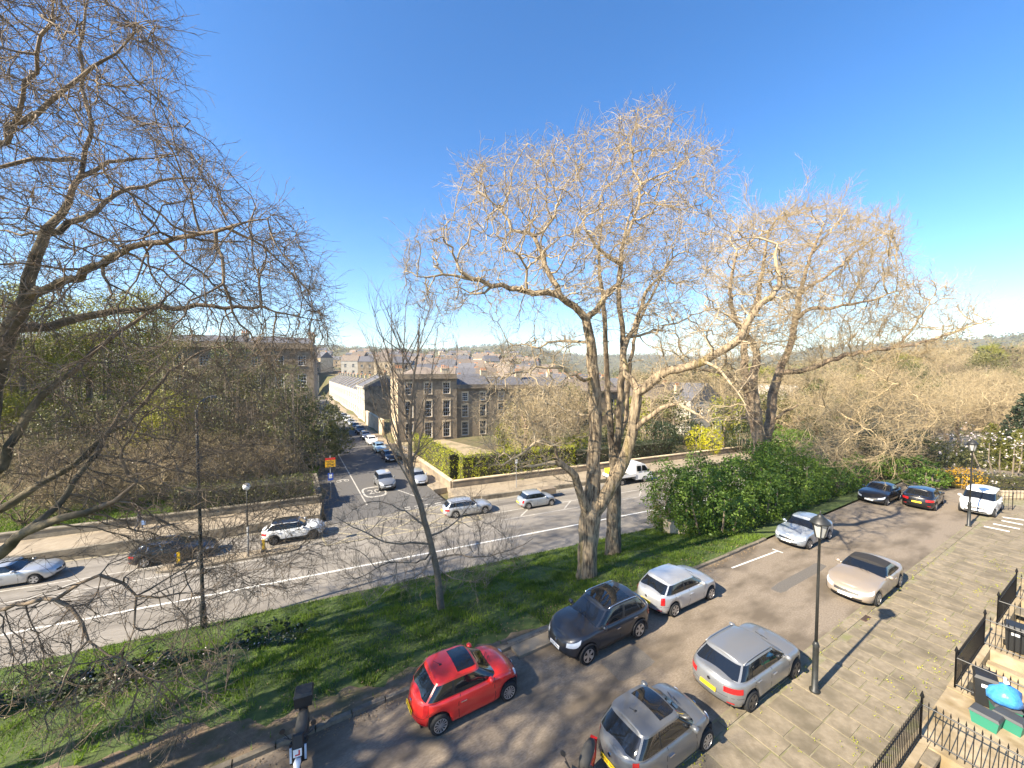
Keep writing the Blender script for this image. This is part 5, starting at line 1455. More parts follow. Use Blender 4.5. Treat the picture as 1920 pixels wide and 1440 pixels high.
# ---- gardens to the right
for k, (x, d, h, w_, m, lab) in enumerate([(965, 60, 8.5, 3.4, 'o', 'olive garden tree in front of the slate roofed house'), (1075, 66, 10.5, 4.2, 'o', 'olive garden tree behind the forked trunk'), (1180, 62, 9.5, 3.8, 'w', 'yellow-green garden tree between the stems'), (1265, 64, 9.0, 3.8, 'h', 'dull green garden tree beside the grey stone house'), (1360, 62, 9.0, 3.6, 'w', 'yellow-green garden tree beside the white gabled house'), (1450, 66, 9.5, 4.0, 'o', 'olive garden tree beyond the broad bare tree'), (1540, 72, 11, 4.6, 'h', 'dull green tree by the cream house'), (1640, 80, 12, 5, 'o', 'olive tree on the lower slope'), (1760, 76, 11, 4.4, 'h', 'dull green tree on the lower slope'), (1120, 90, 11, 5, 'o', 'olive tree behind the brown stone house'), (1300, 100, 14, 6, 'o', 'olive tree rising behind the white house'), (1420, 110, 15, 6, 'w', 'yellow-green tree rising behind the slate cottage'), (1700, 120, 14, 7, 'h', 'dull green tree half way up the slope'), (1850, 110, 14, 6, 'o', 'olive tree below the mansion')]):
    c = pd(x, 700, d); g = np.random.default_rng(500 + k); lobes = []; gz = float(far_z(np.array(c[0]), np.array(c[1])))
    for _ in range(18):
        f = g.uniform(.2, .92); rr = w_ * math.sin(math.pi * min(.95, f * .8 + .15)) * .8; a = g.uniform(0, 6.28); q = math.sqrt(g.random())
        lobes.append(((c[0] + rr * q * math.cos(a), c[1] + rr * q * math.sin(a), gz + h * f), (w_ * .32, w_ * .32, h * .085)))
    T = foliage('garden_tree', lab, 'tree', lobes, {'o': LF_OLIVE, 'w': LF_WILLOW, 'h': LF_HOLLY}[m], leaf=.26, dens=20, per=6, seed=510 + k, base=(c[0], c[1], gz), clump=.7, stems=False)
    b = MB(); b.tube([(0, 0, -.3), (.1, 0, h * .3), (-.1, .1, h * .8)], [.28, .2, .06], 8); b.build('trunk', M_BARK2, T, smooth=True)
    if k in (9, 10, 11, 12): GT = globals().setdefault('GT_', []); GT.append(T)
def bush_at(x, y_, z, h, w_, m, name, label, leaf=.12, dens=90, seed=1, cat='bush', n=4, **kw):
    c = px(x, y_, z); g = np.random.default_rng(seed)
    lobes = [((c[0] + g.uniform(-1, 1) * w_ * .45, c[1] + g.uniform(-1, 1) * w_ * .45, z + h * g.uniform(.4, .6)), (w_ * .5, w_ * .5, h * .45)) for _ in range(n)]
    return foliage(name, label, cat, lobes, m, leaf=leaf, dens=dens, per=6, seed=seed, base=(c[0], c[1], z), **kw)
bush_at(1318, 850, -2.3, 4.2, 3.0, LF_LIME, 'flowering_shrub', 'brilliant yellow flowering shrub behind the main road wall', seed=51)
bush_at(1230, 850, -2.3, 5.2, 4.2, LF_DARK, 'dark_shrub', 'large dark evergreen shrub behind the white truck', seed=52, n=7)
bush_at(1275, 835, -2.3, 4.6, 4.0, LF_DARK, 'dark_shrub', 'dark evergreen shrub beside the yellow flowering shrub', seed=53, n=6)
bush_at(1080, 848, -2.3, 3.0, 3.5, LF_YELLOW, 'garden_shrub', 'yellow-green garden shrub seen between the tree stems', seed=54)
bush_at(1020, 840, -2.3, 3.0, 3.6, LF_HEDGE, 'garden_shrub', 'olive garden shrub in front of the second villa', seed=55)
bush_at(1150, 835, -2.3, 4.0, 4.0, LF_HEDGE, 'garden_shrub', 'olive garden shrub behind the tall straight tree', seed=56)
bush_at(1390, 845, -2.3, 4.4, 4.2, LF_DARK, 'dark_shrub', 'dark shrub at the foot of the broad bare tree', seed=57, n=6)
bush_at(1470, 850, -2.0, 4.0, 5.0, LF_LAUREL, 'garden_shrub', 'green garden shrub right of the broad bare tree', seed=58, n=6)
bush_at(1570, 850, -2.0, 5.4, 5.0, LF_DARK, 'dark_shrub', 'tall dark evergreen shrub behind the laurels', seed=59, n=8)
bush_at(1620, 870, -1.6, 3.6, 4.5, LF_HOLLY, 'garden_shrub', 'dull green shrub above the black coupe', seed=60, n=6)
bush_at(1655, 885, -1.0, 4.6, 4.4, LF_DARK, 'dark_shrub', 'dark evergreen shrub behind the black coupe', seed=75, n=7)
bush_at(1725, 880, -1.0, 4.2, 4.4, LF_HOLLY, 'dark_shrub', 'dull evergreen shrub behind the black hatchback', seed=76, n=7)
bush_at(1600, 850, -1.8, 5.6, 4.8, LF_LAUREL, 'garden_shrub', 'tall green shrub between the laurels and the bare thicket', seed=77, n=7)
bush_at(1700, 905, -.4, 2.4, 3.6, LF_LAUREL, 'low_bush', 'low green bush behind the black hatchback', seed=61, n=5, leaf=.14)
bush_at(1755, 918, 0, 1.6, 2.6, LF_LAUREL, 'low_bush', 'low green bush beside the white people carrier', seed=62, n=4, leaf=.14)
bush_at(1800, 915, 0, 1.9, 1.9, LF_FORSY, 'forsythia_bush', 'orange-yellow forsythia bush by the second lamp post', seed=63, n=4, leaf=.08)
hedge('garden_hedge', 'long clipped hedge behind the railings at the end of the terrace', px(1770, 912, 0), px(1990, 925, 0), 1.4, -.2, 1.35, LF_HEDGE, .1, 110, 64)
bush_at(1895, 915, -.2, 5.5, 5.0, LF_OLIVE, 'magnolia_tree', 'white magnolia in full flower at the end of the terrace', seed=65, n=9, cat='tree', dens=14, blossom=M_PETAL, bl_n=4600, bl_size=.14, zmin=.4)
bush_at(1818, 862, -1.2, 3.6, 3.4, LF_OLIVE, 'blossom_shrub', 'white blossoming shrub behind the second lantern', seed=66, n=5, dens=16, blossom=M_PETAL, bl_n=1500, bl_size=.15)
bush_at(1775, 878, -.8, 2.0, 4.0, LF_HEDGE, 'round_bush', 'round clipped green bush left of the second lantern', seed=67, n=4)
bush_at(1845, 885, -.8, 2.6, 3.0, LF_HOLLY, 'round_bush', 'round dark green bush right of the second lantern', seed=68, n=4)
def conifer(x, y_, z, h, w_, m, name, label, seed, leaf=.14):
    c = px(x, y_, z); g = np.random.default_rng(seed)
    lobes = []
    for f in np.linspace(.08, .96, 12):
        r_ = w_ * (1 - f) ** .8 * .8 + .12
        for a in range(5):
            t = a * 1.257 + f * 9; lobes.append(((c[0] + r_ * .6 * math.cos(t), c[1] + r_ * .6 * math.sin(t), z + h * f), (r_ * .55, r_ * .55, h * .06)))
    T = foliage(name, label, 'tree', lobes, m, leaf=leaf, dens=70, per=5, seed=seed, base=(c[0], c[1], z), stems=False)
    b = MB(); b.tube([(0, 0, -.2), (0, 0, h * .9)], [w_ * .09, .03], 7); b.build('trunk', M_BARK2, T)
conifer(1915, 880, -1.5, 9.0, 3.6, LF_CONI, 'dark_conifer', 'dark conifer rising behind the golden one', 70, .2)
conifer(1858, 880, -1.2, 5.4, 2.6, LF_GOLDC, 'golden_conifer', 'golden green conifer above the round bushes', 71)
conifer(1905, 895, -.8, 5.0, 2.4, LF_GOLDC, 'golden_conifer', 'golden conifer half hidden by the magnolia', 72)
hedge('beech_hedge', 'rust-brown beech hedge beyond the gardens', px(1478, 815, -2.2), px(1560, 812, -2.2), 2.0, -2.4, .8, LF_RUST, .14, 60, 73)
hedge('garden_hedge', 'pale olive hedge across the far gardens behind the dark shrubs', px(1360, 812, -2.2), px(1470, 806, -2.2), 2.0, -2.4, .2, LF_HEDGE, .14, 60, 74)

# ---- bare trees and thickets of the gardens: a few grown once, then copied
def generic(seed, h, w_, m_b, m_t, n=700, shrub=False, name='bare_tree', label='', twr=.016, D=.45):
    t = Tree(seed); g = t.r
    if shrub:
        t.guide([(0, 0, -.2), (0, 0, .3)], [.2, .18], jit=.01, attach=False)
        for k in range(7):
            a = k * .9; t.guide([(0, 0, .2), (math.cos(a) * w_ * .2, math.sin(a) * w_ * .2, h * .3), (math.cos(a) * w_ * .45, math.sin(a) * w_ * .45, h * .6)], [.09, .07, .04], jit=.08)
    else:
        t.guide([(0, 0, -.3), (.1, 0, h * .15), (0, .1, h * .35), (.1, 0, h * .6)], [.34, .26, .2, .1], jit=.03, attach=False)
        for k in range(7):
            a = k * 2.4; z0 = h * (.22 + .05 * k); t.guide([(0, 0, z0), (math.cos(a) * w_ * .2, math.sin(a) * w_ * .2, z0 + h * .1), (math.cos(a) * w_ * .42, math.sin(a) * w_ * .42, z0 + h * .2)], [.12, .09, .05], jit=.1)
    v = unit(g.normal(0, 1, (n, 3))) * (g.random((n, 1)) ** .4)
    att = v * np.array([w_ / 2, w_ / 2, h * (.5 if shrub else .4)]) + np.array([0, 0, h * (.5 if shrub else .6)])
    t.grow(att, D=D, di=6, dk=.5, wig=.35); t.finish(.016, 2.2)
    t.twigs(rmax=.035, per=1.5, length=(.5, 1.2), r=twr, spread=.95, sub=1, up=.08)
    return t.build(name, label, m_b, m_t, (0, 0, 0))
M_TWIGT = mat('twigs_straw', (0.33, 0.25, 0.14), (0.42, 0.33, 0.19), rough=0.9, scale=.25, detail=2)
M_TWIGB = mat('twigs_umber', (0.16, 0.125, 0.07), (0.27, 0.21, 0.115), rough=0.9, scale=.3, detail=2)
bt1 = generic(201, 11, 8.5, M_BARK5, M_TWIGT, 800, label='bare straw-coloured garden tree')
bt2 = generic(202, 9, 9, M_BARK2, M_TWIGB, 800, label='bare brown garden tree')
bs1 = generic(203, 5.5, 6.5, M_BARK2, M_TWIGB, 600, True, 'bare_shrub', 'dense bare brown shrub')
bs2 = generic(204, 5.5, 6.5, M_BARK5, M_TWIGT, 600, True, 'bare_shrub', 'dense bare straw-coloured shrub')
protos = {'t1': bt1, 't2': bt2, 's1': bs1, 's2': bs2}
used = set()
def put(kind, x, d, label, group, sc=1.0, z=None, rz=None):
    c = pd(x, 700, d)
    if z is None: z = float(far_z(np.array(c[0]), np.array(c[1]))) + .1
    o = protos[kind]
    if kind not in used:
        used.add(kind); o.location = (c[0], c[1], z); o.rotation_euler = (0, 0, rz or 0); o.scale = (sc,) * 3; T = o
    else: T = copy_tree(o, loc=(c[0], c[1], z), rz=rz if rz is not None else random.uniform(0, 6.28), scale=(sc * random.uniform(.9, 1.1), sc * random.uniform(.9, 1.1), sc * random.uniform(.9, 1.12)))
    T['label'] = label; T['group'] = group
    return T
G1, L1 = 'bare brown thicket in the left garden', 'bare brown tree or shrub of the thicket in the left garden'
for k, (kd, x, d, s) in enumerate([('s1', 300, 44, 1.0), ('s1', 380, 46, 1.1), ('s1', 450, 47, 1.1), ('s1', 500, 50, 1.15), ('t2', 420, 54, .95), ('t2', 330, 56, .95), ('t2', 230, 52, .9), ('s1', 200, 47, 1), ('s1', 110, 45, 1), ('s2', 40, 50, 1), ('t2', 120, 58, .9), ('t2', 480, 60, 1.0), ('s1', 250, 50, 1.2), ('s2', 350, 50, 1.2), ('t2', 560, 64, .9), ('t2', 40, 60, .9), ('s1', 330, 42, 1.0), ('s1', 420, 43, 1.0), ('s1', 160, 42, 1.0), ('s2', 230, 43, 1.0), ('s1', 60, 43, 1.1), ('t2', 370, 49, .85), ('t2', 290, 47, .85), ('t2', 450, 52, .9), ('s1', 520, 45, .9), ('s1', 480, 44, .9), ('t2', 180, 48, .8), ('s1', 130, 50, 1.2), ('s1', 390, 54, 1.3), ('s1', 20, 41, 1.0), ('s1', 30, 31, .8), ('s2', 100, 33, .85), ('s1', 170, 34, .9), ('s1', 235, 35, .8), ('s2', 300, 37, .9), ('s1', 370, 38, .9), ('s1', 430, 40, .9), ('s1', 120, 37, 1.1), ('s1', 200, 38, 1.1), ('s1', 60, 36, 1.1), ('s2', 270, 40, 1.1), ('s1', 345, 41, 1.1)]):
    put(kd, x, d, {'s1': 'dense bare brown shrub of the left garden thicket', 's2': 'dense bare straw-coloured shrub of the left garden thicket', 't2': 'bare brown tree of the left garden thicket', 't1': 'bare straw-coloured tree of the left garden'}[kd], G1, s)
G2, L2 = 'bare straw-coloured trees of the villa gardens', 'bare straw-coloured tree in the villa gardens behind the forked tree'
for kd, x, d, s in [('t1', 985, 52, .98), ('t1', 1040, 56, 1.0), ('t1', 1085, 60, 1.0), ('s2', 1010, 50, 1.1), ('t1', 1230, 66, .95), ('t1', 1010, 64, 1.0), ('t1', 1330, 84, 1.0)]:
    put(kd, x, d, {'t1': L2, 's2': 'dense bare straw-coloured shrub in the villa gardens'}[kd], G2, s)
G3, L3 = 'bare thicket beyond the laurels', 'bare tree or shrub of the straw-coloured thicket beyond the laurels'
for kd, x, d, s in [('s2', 1560, 42, 1.1), ('s2', 1620, 41, 1.15), ('s1', 1590, 46, 1.2), ('s2', 1660, 44, 1.2), ('t1', 1600, 52, .95), ('t1', 1680, 52, .9), ('s2', 1710, 46, 1.1), ('t2', 1650, 58, 1.0), ('t1', 1740, 58, .95), ('t1', 1560, 58, .95), ('s1', 1690, 40, .9), ('t1', 1800, 60, 1.0), ('t1', 1850, 62, 1.05), ('t1', 1900, 58, 1.05), ('t1', 1780, 70, 1.05), ('t1', 1870, 75, 1.1), ('t1', 1500, 62, .9), ('t2', 1720, 66, 1.0)]:
    put(kd, x, d, {'s1': 'dense bare brown shrub beyond the laurels', 's2': 'dense bare straw-coloured shrub beyond the laurels', 't1': 'bare straw-coloured tree beyond the laurels', 't2': 'bare brown tree beyond the laurels'}[kd], G3, s)
# wooded slopes: single trees out to 300 m, then the woodland as one mass
G4, L4 = 'bare trees of the wooded slope', 'bare tree on the wooded slope behind the gardens'
rr_ = random.Random(5)
for k in range(150):
    x = rr_.uniform(1180, 1960); d = 75 * (3.6 ** rr_.random()); kd = 't1' if rr_.random() < .7 else 't2'
    put(kd, x, d, {'t1': 'bare straw-coloured tree on the wooded slope behind the gardens', 't2': 'bare brown tree on the wooded slope behind the gardens'}[kd], G4, rr_.uniform(.85, 1.25))
for k in range(60):
    x = rr_.uniform(860, 1230); d = 95 * (3.0 ** rr_.random()); kd = 't1' if rr_.random() < .6 else 't2'
    put(kd, x, d, {'t1': 'bare straw-coloured tree behind the villa roofs', 't2': 'bare brown tree behind the villa roofs'}[kd], 'bare trees behind the villas', rr_.uniform(.6, .95))
gr_ = random.Random(23)
for k in range(64):
    x = gr_.uniform(1000, 1950); d = 95 * (3.3 ** gr_.random()); c = pd(x, 700, d); v = gr_.randrange(4); s_ = gr_.uniform(.55, .95)
    o = copy_tree(GT_[v], label=['olive tree in leaf on the wooded slope', 'tall olive tree in leaf on the wooded slope', 'yellow-green tree in leaf on the wooded slope', 'dull green tree in leaf on the wooded slope'][v], loc=(c[0], c[1], float(far_z(np.array(c[0]), np.array(c[1])))), rz=gr_.uniform(0, 6.28), scale=(s_, s_, s_)); o['group'] = 'leafy trees of the wooded slope'
def woodland():
    g = np.random.default_rng(99); n = 5400
    az = g.uniform(-.95, 1.0, n); d = 230 * (14.0 ** g.random(n))
    keep = (az > -.02) | (d > 700) | (g.random(n) < .22)
    az, d = az[keep], d[keep]
    x, y = d * np.sin(az), d * np.cos(az); z = far_z(x, y); n = len(x)
    k = np.where(d < 600, 36, 16)
    idx = np.repeat(np.arange(n), k)
    v = unit(g.normal(0, 1, (len(idx), 3))) * g.random((len(idx), 1)) ** .4
    sz = g.uniform(.8, 1.3, n)[idx][:, None] * (1 + d[idx][:, None] / 1800)
    C = np.stack([x, y, z + 4.5], 1)[idx] + v * np.array([4.6, 4.6, 4.8]) * sz
    far = d[idx] > 600
    mats = [(LFW1, ~far & (g.random(n)[idx] < .7)), (LFW2, far | (g.random(n)[idx] > .7))]
    m1 = ~far & ((np.arange(n) % 10) < 7)[idx]
    for m, q, nm in ((LFW1, m1, 'straw_woodland'), (LFW2, ~m1, 'green_woodland')):
        V, F = leaf_cards(C[q], 1.0, g)
        # bigger leaves further off
        c = np.repeat(C[q], 4, 0); s_ = np.repeat(.55 + d[idx][q] / 330, 4)[:, None]
        V = c + (V - c) * s_
        o = link(nm, np_mesh(nm, V, F, m)); tag(o, {'straw_woodland': 'straw-coloured bare woodland covering the nearer hill slopes', 'green_woodland': 'hazy green woodland covering the far ridge'}[nm], 'woodland', kind='stuff')
LFW1 = mat('woodland_straw', (0.24, 0.19, 0.095), (0.14, 0.145, 0.055), rough=1.0, scale=.03, detail=3, trans=.2)
LFW2 = mat('woodland_green', (0.15, 0.155, 0.075), (0.22, 0.185, 0.105), rough=1.0, scale=.006, detail=5, trans=.2)
woodland()

# ---- grass on the bank, white-flowered ground cover
def grass():
    g = np.random.default_rng(12)
    n = 150000
    a = g.uniform(-24, 26, n); w = g.random(n)
    x = KD[0] * a + KN[0] * (K_KERB + .15); y = KD[1] * a + KN[1] * (K_KERB + .15)
    t = (N_EDGE - (RN[0] * x + RN[1] * y)) / (RN[0] * KN[0] + RN[1] * KN[1])
    x = x + KN[0] * t * w; y = y + KN[1] * t * w
    soil = 1.3 + 2.2 * smooth((1.0 - a) / 6.0) + .35 * np.sin(a * 1.7)
    dist = t * w
    clump = np.sin(x * 1.9 + 1.3 * np.sin(y * 1.1)) * np.sin(y * 1.6 + x * .7) + .5 * np.sin(x * 4.7) * np.sin(y * 4.1)
    keep = (dist > soil * (1 + .25 * np.sin(a * 5)) * np.where(a > 9, .1, 1)) | (g.random(n) < .03)
    keep &= (g.random(n) < np.clip(.72 + .4 * clump, .3, 1))
    x, y, clump = x[keep], y[keep], clump[keep]
    z = bank_z(x, y) - .02
    n = len(x)
    h = g.uniform(.08, .2, n) * (1 + .35 * clump); ang = g.uniform(0, 6.28, n); wd = g.uniform(.014, .03, n)
    lx, ly = g.normal(0, .07, n), g.normal(0, .07, n)
    P0 = np.stack([x - wd * np.cos(ang), y - wd * np.sin(ang), z], 1); P1 = np.stack([x + wd * np.cos(ang), y + wd * np.sin(ang), z], 1); P2 = np.stack([x + lx, y + ly, z + h], 1)
    V = np.stack([P0, P1, P2], 1).reshape(-1, 3); F = np.arange(3 * n).reshape(-1, 3)
    o = link('grass', np_mesh('grass', V, F, M_BLADE)); tag(o, 'rough green grass growing over the bank', 'grass', kind='stuff')
M_BLADE = mat('grass_blade', (0.12, 0.21, 0.018), (0.2, 0.28, 0.03), rough=0.7, scale=1.4, detail=5, trans=.4, c3=(0.075, 0.13, 0.016), scale3=.5)
grass()
def lawn():
    g = np.random.default_rng(41); n = 52000
    a = g.uniform(-48, SJ0 - 2, n); q = 40.8 + 15 * g.random(n) ** 1.2
    x = RD[0] * a + RN[0] * q; y = RD[1] * a + RN[1] * q; z = far_z(x, y) + .22
    h = g.uniform(.12, .34, n); ang = g.uniform(0, 6.28, n); wd = g.uniform(.03, .06, n); lx, ly = g.normal(0, .12, n), g.normal(0, .12, n)
    V = np.stack([np.stack([x - wd * np.cos(ang), y - wd * np.sin(ang), z], 1), np.stack([x + wd * np.cos(ang), y + wd * np.sin(ang), z], 1), np.stack([x + lx, y + ly, z + h], 1)], 1).reshape(-1, 3)
    o = link('lawn_grass', np_mesh('lawn_grass', V, np.arange(3 * n).reshape(-1, 3), M_BLADE)); tag(o, 'rough lawn behind the blackened garden wall', 'grass', kind='stuff')
lawn()
for k, (x, y_, w_) in enumerate([(190, 1290, 2.4), (290, 1262, 2.0), (80, 1300, 2.0), (505, 1185, 1.3)]):
    c = px(x, y_, -1.6); gz = on_bank(c[0], c[1]); g = np.random.default_rng(300 + k)
    lobes = [((c[0] + g.uniform(-1, 1) * w_, c[1] + g.uniform(-1, 1) * w_ * .5, gz + .15), (.8, .7, .38)) for _ in range(7)]
    foliage('flowering_ground_cover', ['dark ground cover with white flowers under the drooping plane twigs', 'dark ground cover with white flowers in the middle of the bank', 'white-flowered ground cover at the foot of the plane tree', 'small patch of white flowers near the tall lamp post'][k], 'plant', lobes, LF_DARK, leaf=.13, dens=70, per=5, seed=310 + k, blossom=M_PETAL, bl_n=60, bl_size=.07, stems=False, zmin=gz - .3)
def litter():
    g = np.random.default_rng(61); n = 2600
    a = g.uniform(-14, 24, n); nn = np.where(g.random(n) < .55, K_KERB - np.abs(g.normal(0, .22, n)) - .05, K_KERB + .15 + np.abs(g.normal(0, 1.6, n)))
    P = np.array([kp(a_, n_, 0) for a_, n_ in zip(a, nn)]); P[:, 2] = np.where(nn < K_KERB, .012, bank_z(P[:, 0], P[:, 1]) + .1)
    V, F = leaf_cards(P, .06, g, n_each=1, normals=np.repeat([[0, 0, 1.]], n, 0))
    o = link('leaf_litter', np_mesh('leaf_litter', V, F, mat('dead_leaf', (.2, .13, .07), (.32, .23, .13), rough=.9, scale=9))); tag(o, 'brown leaf litter gathered along the kerb and under the trees', 'litter', kind='stuff')
litter()
# weeds in the paving joints
def weeds():
    g = np.random.default_rng(15); n = 260
    a = g.uniform(3, 34, n); nn = np.where(g.random(n) < .3, K_PAVE - .25 + g.normal(0, .12, n), K_RAIL + np.abs(g.normal(0, .8, n)))
    P = np.array([kp(a_, n_, .04) for a_, n_ in zip(a, nn)])
    V, F = leaf_cards(P, .05, g, n_each=7, jitter=.05)
    o = link('paving_weeds', np_mesh('paving_weeds', V, F, LF_YELLOW)); tag(o, 'small bright weeds growing in the paving joints', 'weeds', kind='stuff')
weeds()
# ================================================================ BUILDINGS
def facade(b, W, H, ops, z0=0.0, y=0.0, depth=.16, mi=0):
    """front wall in the x-z plane at y, openings (x0, x1, z0, z1) with reveals going in (+y)"""
    xs = sorted(set([0, W] + [v for o in ops for v in o[:2]])); zs = sorted(set([z0, H] + [v for o in ops for v in o[2:]]))
    for i in range(len(xs) - 1):
        for j in range(len(zs) - 1):
            cx, cz = (xs[i] + xs[i + 1]) / 2, (zs[j] + zs[j + 1]) / 2
            if any(o[0] < cx < o[1] and o[2] < cz < o[3] for o in ops): continue
            b.add([(xs[i], y, zs[j]), (xs[i + 1], y, zs[j]), (xs[i + 1], y, zs[j + 1]), (xs[i], y, zs[j + 1])], [(0, 1, 2, 3)], mi)
    for x0, x1, a, c in ops:
        q = y + depth
        b.add([(x0, y, a), (x1, y, a), (x1, y, c), (x0, y, c), (x0, q, a), (x1, q, a), (x1, q, c), (x0, q, c)], [(0, 4, 5, 1), (1, 5, 6, 2), (2, 6, 7, 3), (3, 7, 4, 0)], mi)
_win = {}
def window_mesh(w, h, bars=(2, 3)):
    k = (round(w, 2), round(h, 2), bars)
    if k in _win: return _win[k]
    b = MB(); t = .07
    for x in (-w/2 + t/2, w/2 - t/2): b.box((x, 0, h/2), (t, .06, h))
    for z in (t/2, h - t/2, h/2): b.box((0, .002, z), (w - .01, .064, t))
    for i in range(bars[0] - 1 + 1):
        if i == 0: continue
        b.box((-w/2 + w * i / bars[0], .006, h/2), (.03, .03, h - .02))
    for i in range(1, bars[1] + 1):
        b.box((0, .008, h * i / (bars[1] + 1)), (w - .02, .028, .03))
    p = MB(); p.add([(-w/2, .03, 0), (w/2, .03, 0), (w/2, .03, h), (-w/2, .03, h)], [(0, 1, 2, 3)])
    s = MB(); s.box((0, -.16, -.06), (w + .24, .16, .1))
    _win[k] = (b.mesh('window', M_WHITE), p.mesh('pane', M_PANE), s.mesh('sill', M_STONE))
    return _win[k]
def add_window(T, x, z, w, h, y=.12, bars=(2, 3), rz=0.0, sill=True):
    f, p, s = window_mesh(w, h, bars)
    o = link('window', f, T, (x, y, z), rz)
    link('pane', p, o)
    if sill: link('sill', s, o)
    return o
def chimney(T, x, y, z, w=1.2, d=.6, h=1.6, pots=4, m=None):
    b = MB(); b.box((x, y, z + h/2), (w, d, h)); b.box((x, y, z + h + .05), (w + .14, d + .14, .12)); o = b.build('chimney', m or M_STONE, T)
    for i in range(pots):
        b = MB(); b.lathe([(.12, 0), (.1, .4), (.13, .5)], 8, (x - w/2 + w * (i + .5) / pots, y, z + h + .11)); b.build('chimney_pot', M_POT, o)
def gable_roof(T, W, D, z, rise, m, along='x', over=.15, party=None):
    b = MB()
    if along == 'x':
        a = [(-over, -over, z), (W + over, -over, z), (W + over, D / 2, z + rise), (-over, D / 2, z + rise), (W + over, D + over, z), (-over, D + over, z)]
        b.add(a, [(0, 1, 2, 3), (3, 2, 4, 5), (0, 3, 5), (1, 4, 2)])
    elif along == 'hip':
        k = min(W, D) * .42
        a = [(-over, -over, z), (W + over, -over, z), (W + over, D + over, z), (-over, D + over, z), (k, D / 2, z + rise), (W - k, D / 2, z + rise)]
        b.add(a, [(0, 1, 5, 4), (1, 2, 5), (2, 3, 4, 5), (3, 0, 4)])
    else:
        a = [(-over, -over, z), (-over, D + over, z), (W / 2, D + over, z + rise), (W / 2, -over, z + rise), (W + over, D + over, z), (W + over, -over, z)]
        b.add(a, [(0, 3, 2, 1), (3, 5, 4, 2), (0, 5, 3), (1, 2, 4)])
    o = b.build('roof', m, T)
    if party is not None:
        for x in party:
            b = MB()
            for (y0, z0_, y1, z1_) in ((-.1, z, D / 2, z + rise), (D / 2, z + rise, D + .1, z)):
                b.add([(x - .18, y0, z0_ - .3), (x + .18, y0, z0_ - .3), (x + .18, y0, z0_ + .35), (x - .18, y0, z0_ + .35), (x - .18, y1, z1_ - .3), (x + .18, y1, z1_ - .3), (x + .18, y1, z1_ + .35), (x - .18, y1, z1_ + .35)],
                      [(0, 1, 2, 3), (7, 6, 5, 4), (0, 4, 5, 1), (1, 5, 6, 2), (2, 6, 7, 3), (3, 7, 4, 0)])
            b.build('party_parapet', M_STONE, o)
    return o
def house(name, label, org, rz, W, D, H, floors, cols, mf, ms=None, roof='x', rise=2.6, roofm=None, cornice=True, door=None, group=None, party=None, bars=(2, 3), side_wins=None, win=True, chim=(), hood=False, parapet=0.0, cat='house', surround=False):
    """floors: (z of sill, height, width); cols: x centres"""
    T = thing(name, label, cat, org, rz, group)
    ops = [(x - w/2, x + w/2, z, z + h) for (z, h, w) in floors for x in cols] if win else []
    if door: ops = [o for o in ops if not (o[0] < door[0] < o[1] and o[2] < 2)] + [(door[0] - .55, door[0] + .55, .15, 2.5)]
    b = MB(); facade(b, W, H, ops)
    b.build('front_wall', mf, T)
    b = MB()
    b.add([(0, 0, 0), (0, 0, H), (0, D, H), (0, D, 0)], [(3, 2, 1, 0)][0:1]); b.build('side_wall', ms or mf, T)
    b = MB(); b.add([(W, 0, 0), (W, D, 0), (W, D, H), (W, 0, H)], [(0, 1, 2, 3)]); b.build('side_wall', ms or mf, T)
    b = MB(); b.add([(0, D, 0), (0, D, H), (W, D, H), (W, D, 0)], [(0, 1, 2, 3)]); b.build('back_wall', ms or mf, T)
    if win:
        for (z, h, w) in floors:
            for x in cols:
                if door and abs(x - door[0]) < .6 and z < 2: continue
                o = add_window(T, x, z, w, h, bars=bars)
                if surround:
                    s_ = MB(); s_.box((0, -.15, h + .12), (w + .3, .1, .22)); s_.box((-w/2 - .08, -.135, h/2), (.14, .07, h)); s_.box((w/2 + .08, -.135, h/2), (.14, .07, h)); s_.build('surround', M_STONE, o)
    if door:
        b = MB(); b.box((door[0], .14, 1.3), (1.0, .06, 2.3)); b.build('door', door[1], T)
    if cornice:
        b = MB(); b.box((W/2, -.12, H - .25), (W + .3, .55, .22)); b.box((W/2, -.05, H - .6), (W + .1, .16, .14)); b.build('cornice', mf, T)
    if parapet:
        b = MB(); b.box((W/2, .14, H + parapet/2), (W, .28, parapet)); b.box((.14, D/2, H + parapet/2), (.275, D - .6, parapet)); b.box((W - .14, D/2, H + parapet/2), (.275, D - .6, parapet)); b.build('parapet', mf, T)
    if roof: gable_roof(T, W, D, H - (.1 if parapet else 0), rise, roofm or M_SLATE, roof, over=-.3 if parapet else .15, party=party)
    for (x, y, z, w) in chim: chimney(T, x, y, z, w)
    return T
M_DOOR = mat('dark_door', (0.02, 0.025, 0.05), rough=0.4)
GZ = -2.65
A = np.array([-19.6, 65.8])
house('villa', 'three-storey stone villa with tall sash windows at the side street corner', (A[0], A[1], GZ), HR, 10.4, 11.0, 11.75, [(1.0, 2.7, 1.25), (4.75, 2.8, 1.25), (8.75, 2.0, 1.25)], [1.9, 5.2, 8.5], M_STONED, M_STONE, 'hip', 1.9, M_TILE, parapet=.55, chim=[(9.6, 5.5, 11.6, 1.6), (.9, 5.5, 11.6, 1.2)], surround=True, bars=(3, 3))  # front darker, side paler: shade and sun put into the wall colours
B = A + RD * 10.4 + RN * .5
house('terrace_house', 'lower stone house with slate roof adjoining the corner villa', (B[0], B[1], GZ), HR, 7.2, 9.0, 9.9, [(.9, 2.5, 1.2), (4.3, 2.2, 1.15), (7.3, 1.5, 1.05)], [1.7, 5.2], M_STONED, M_STONED, 'x', 2.2, M_SLATE, chim=[(6.9, 4.5, 11.2, 1.3)], surround=True, bars=(3, 3), parapet=.4)
B = B + RD * 7.2
b_ = MB()
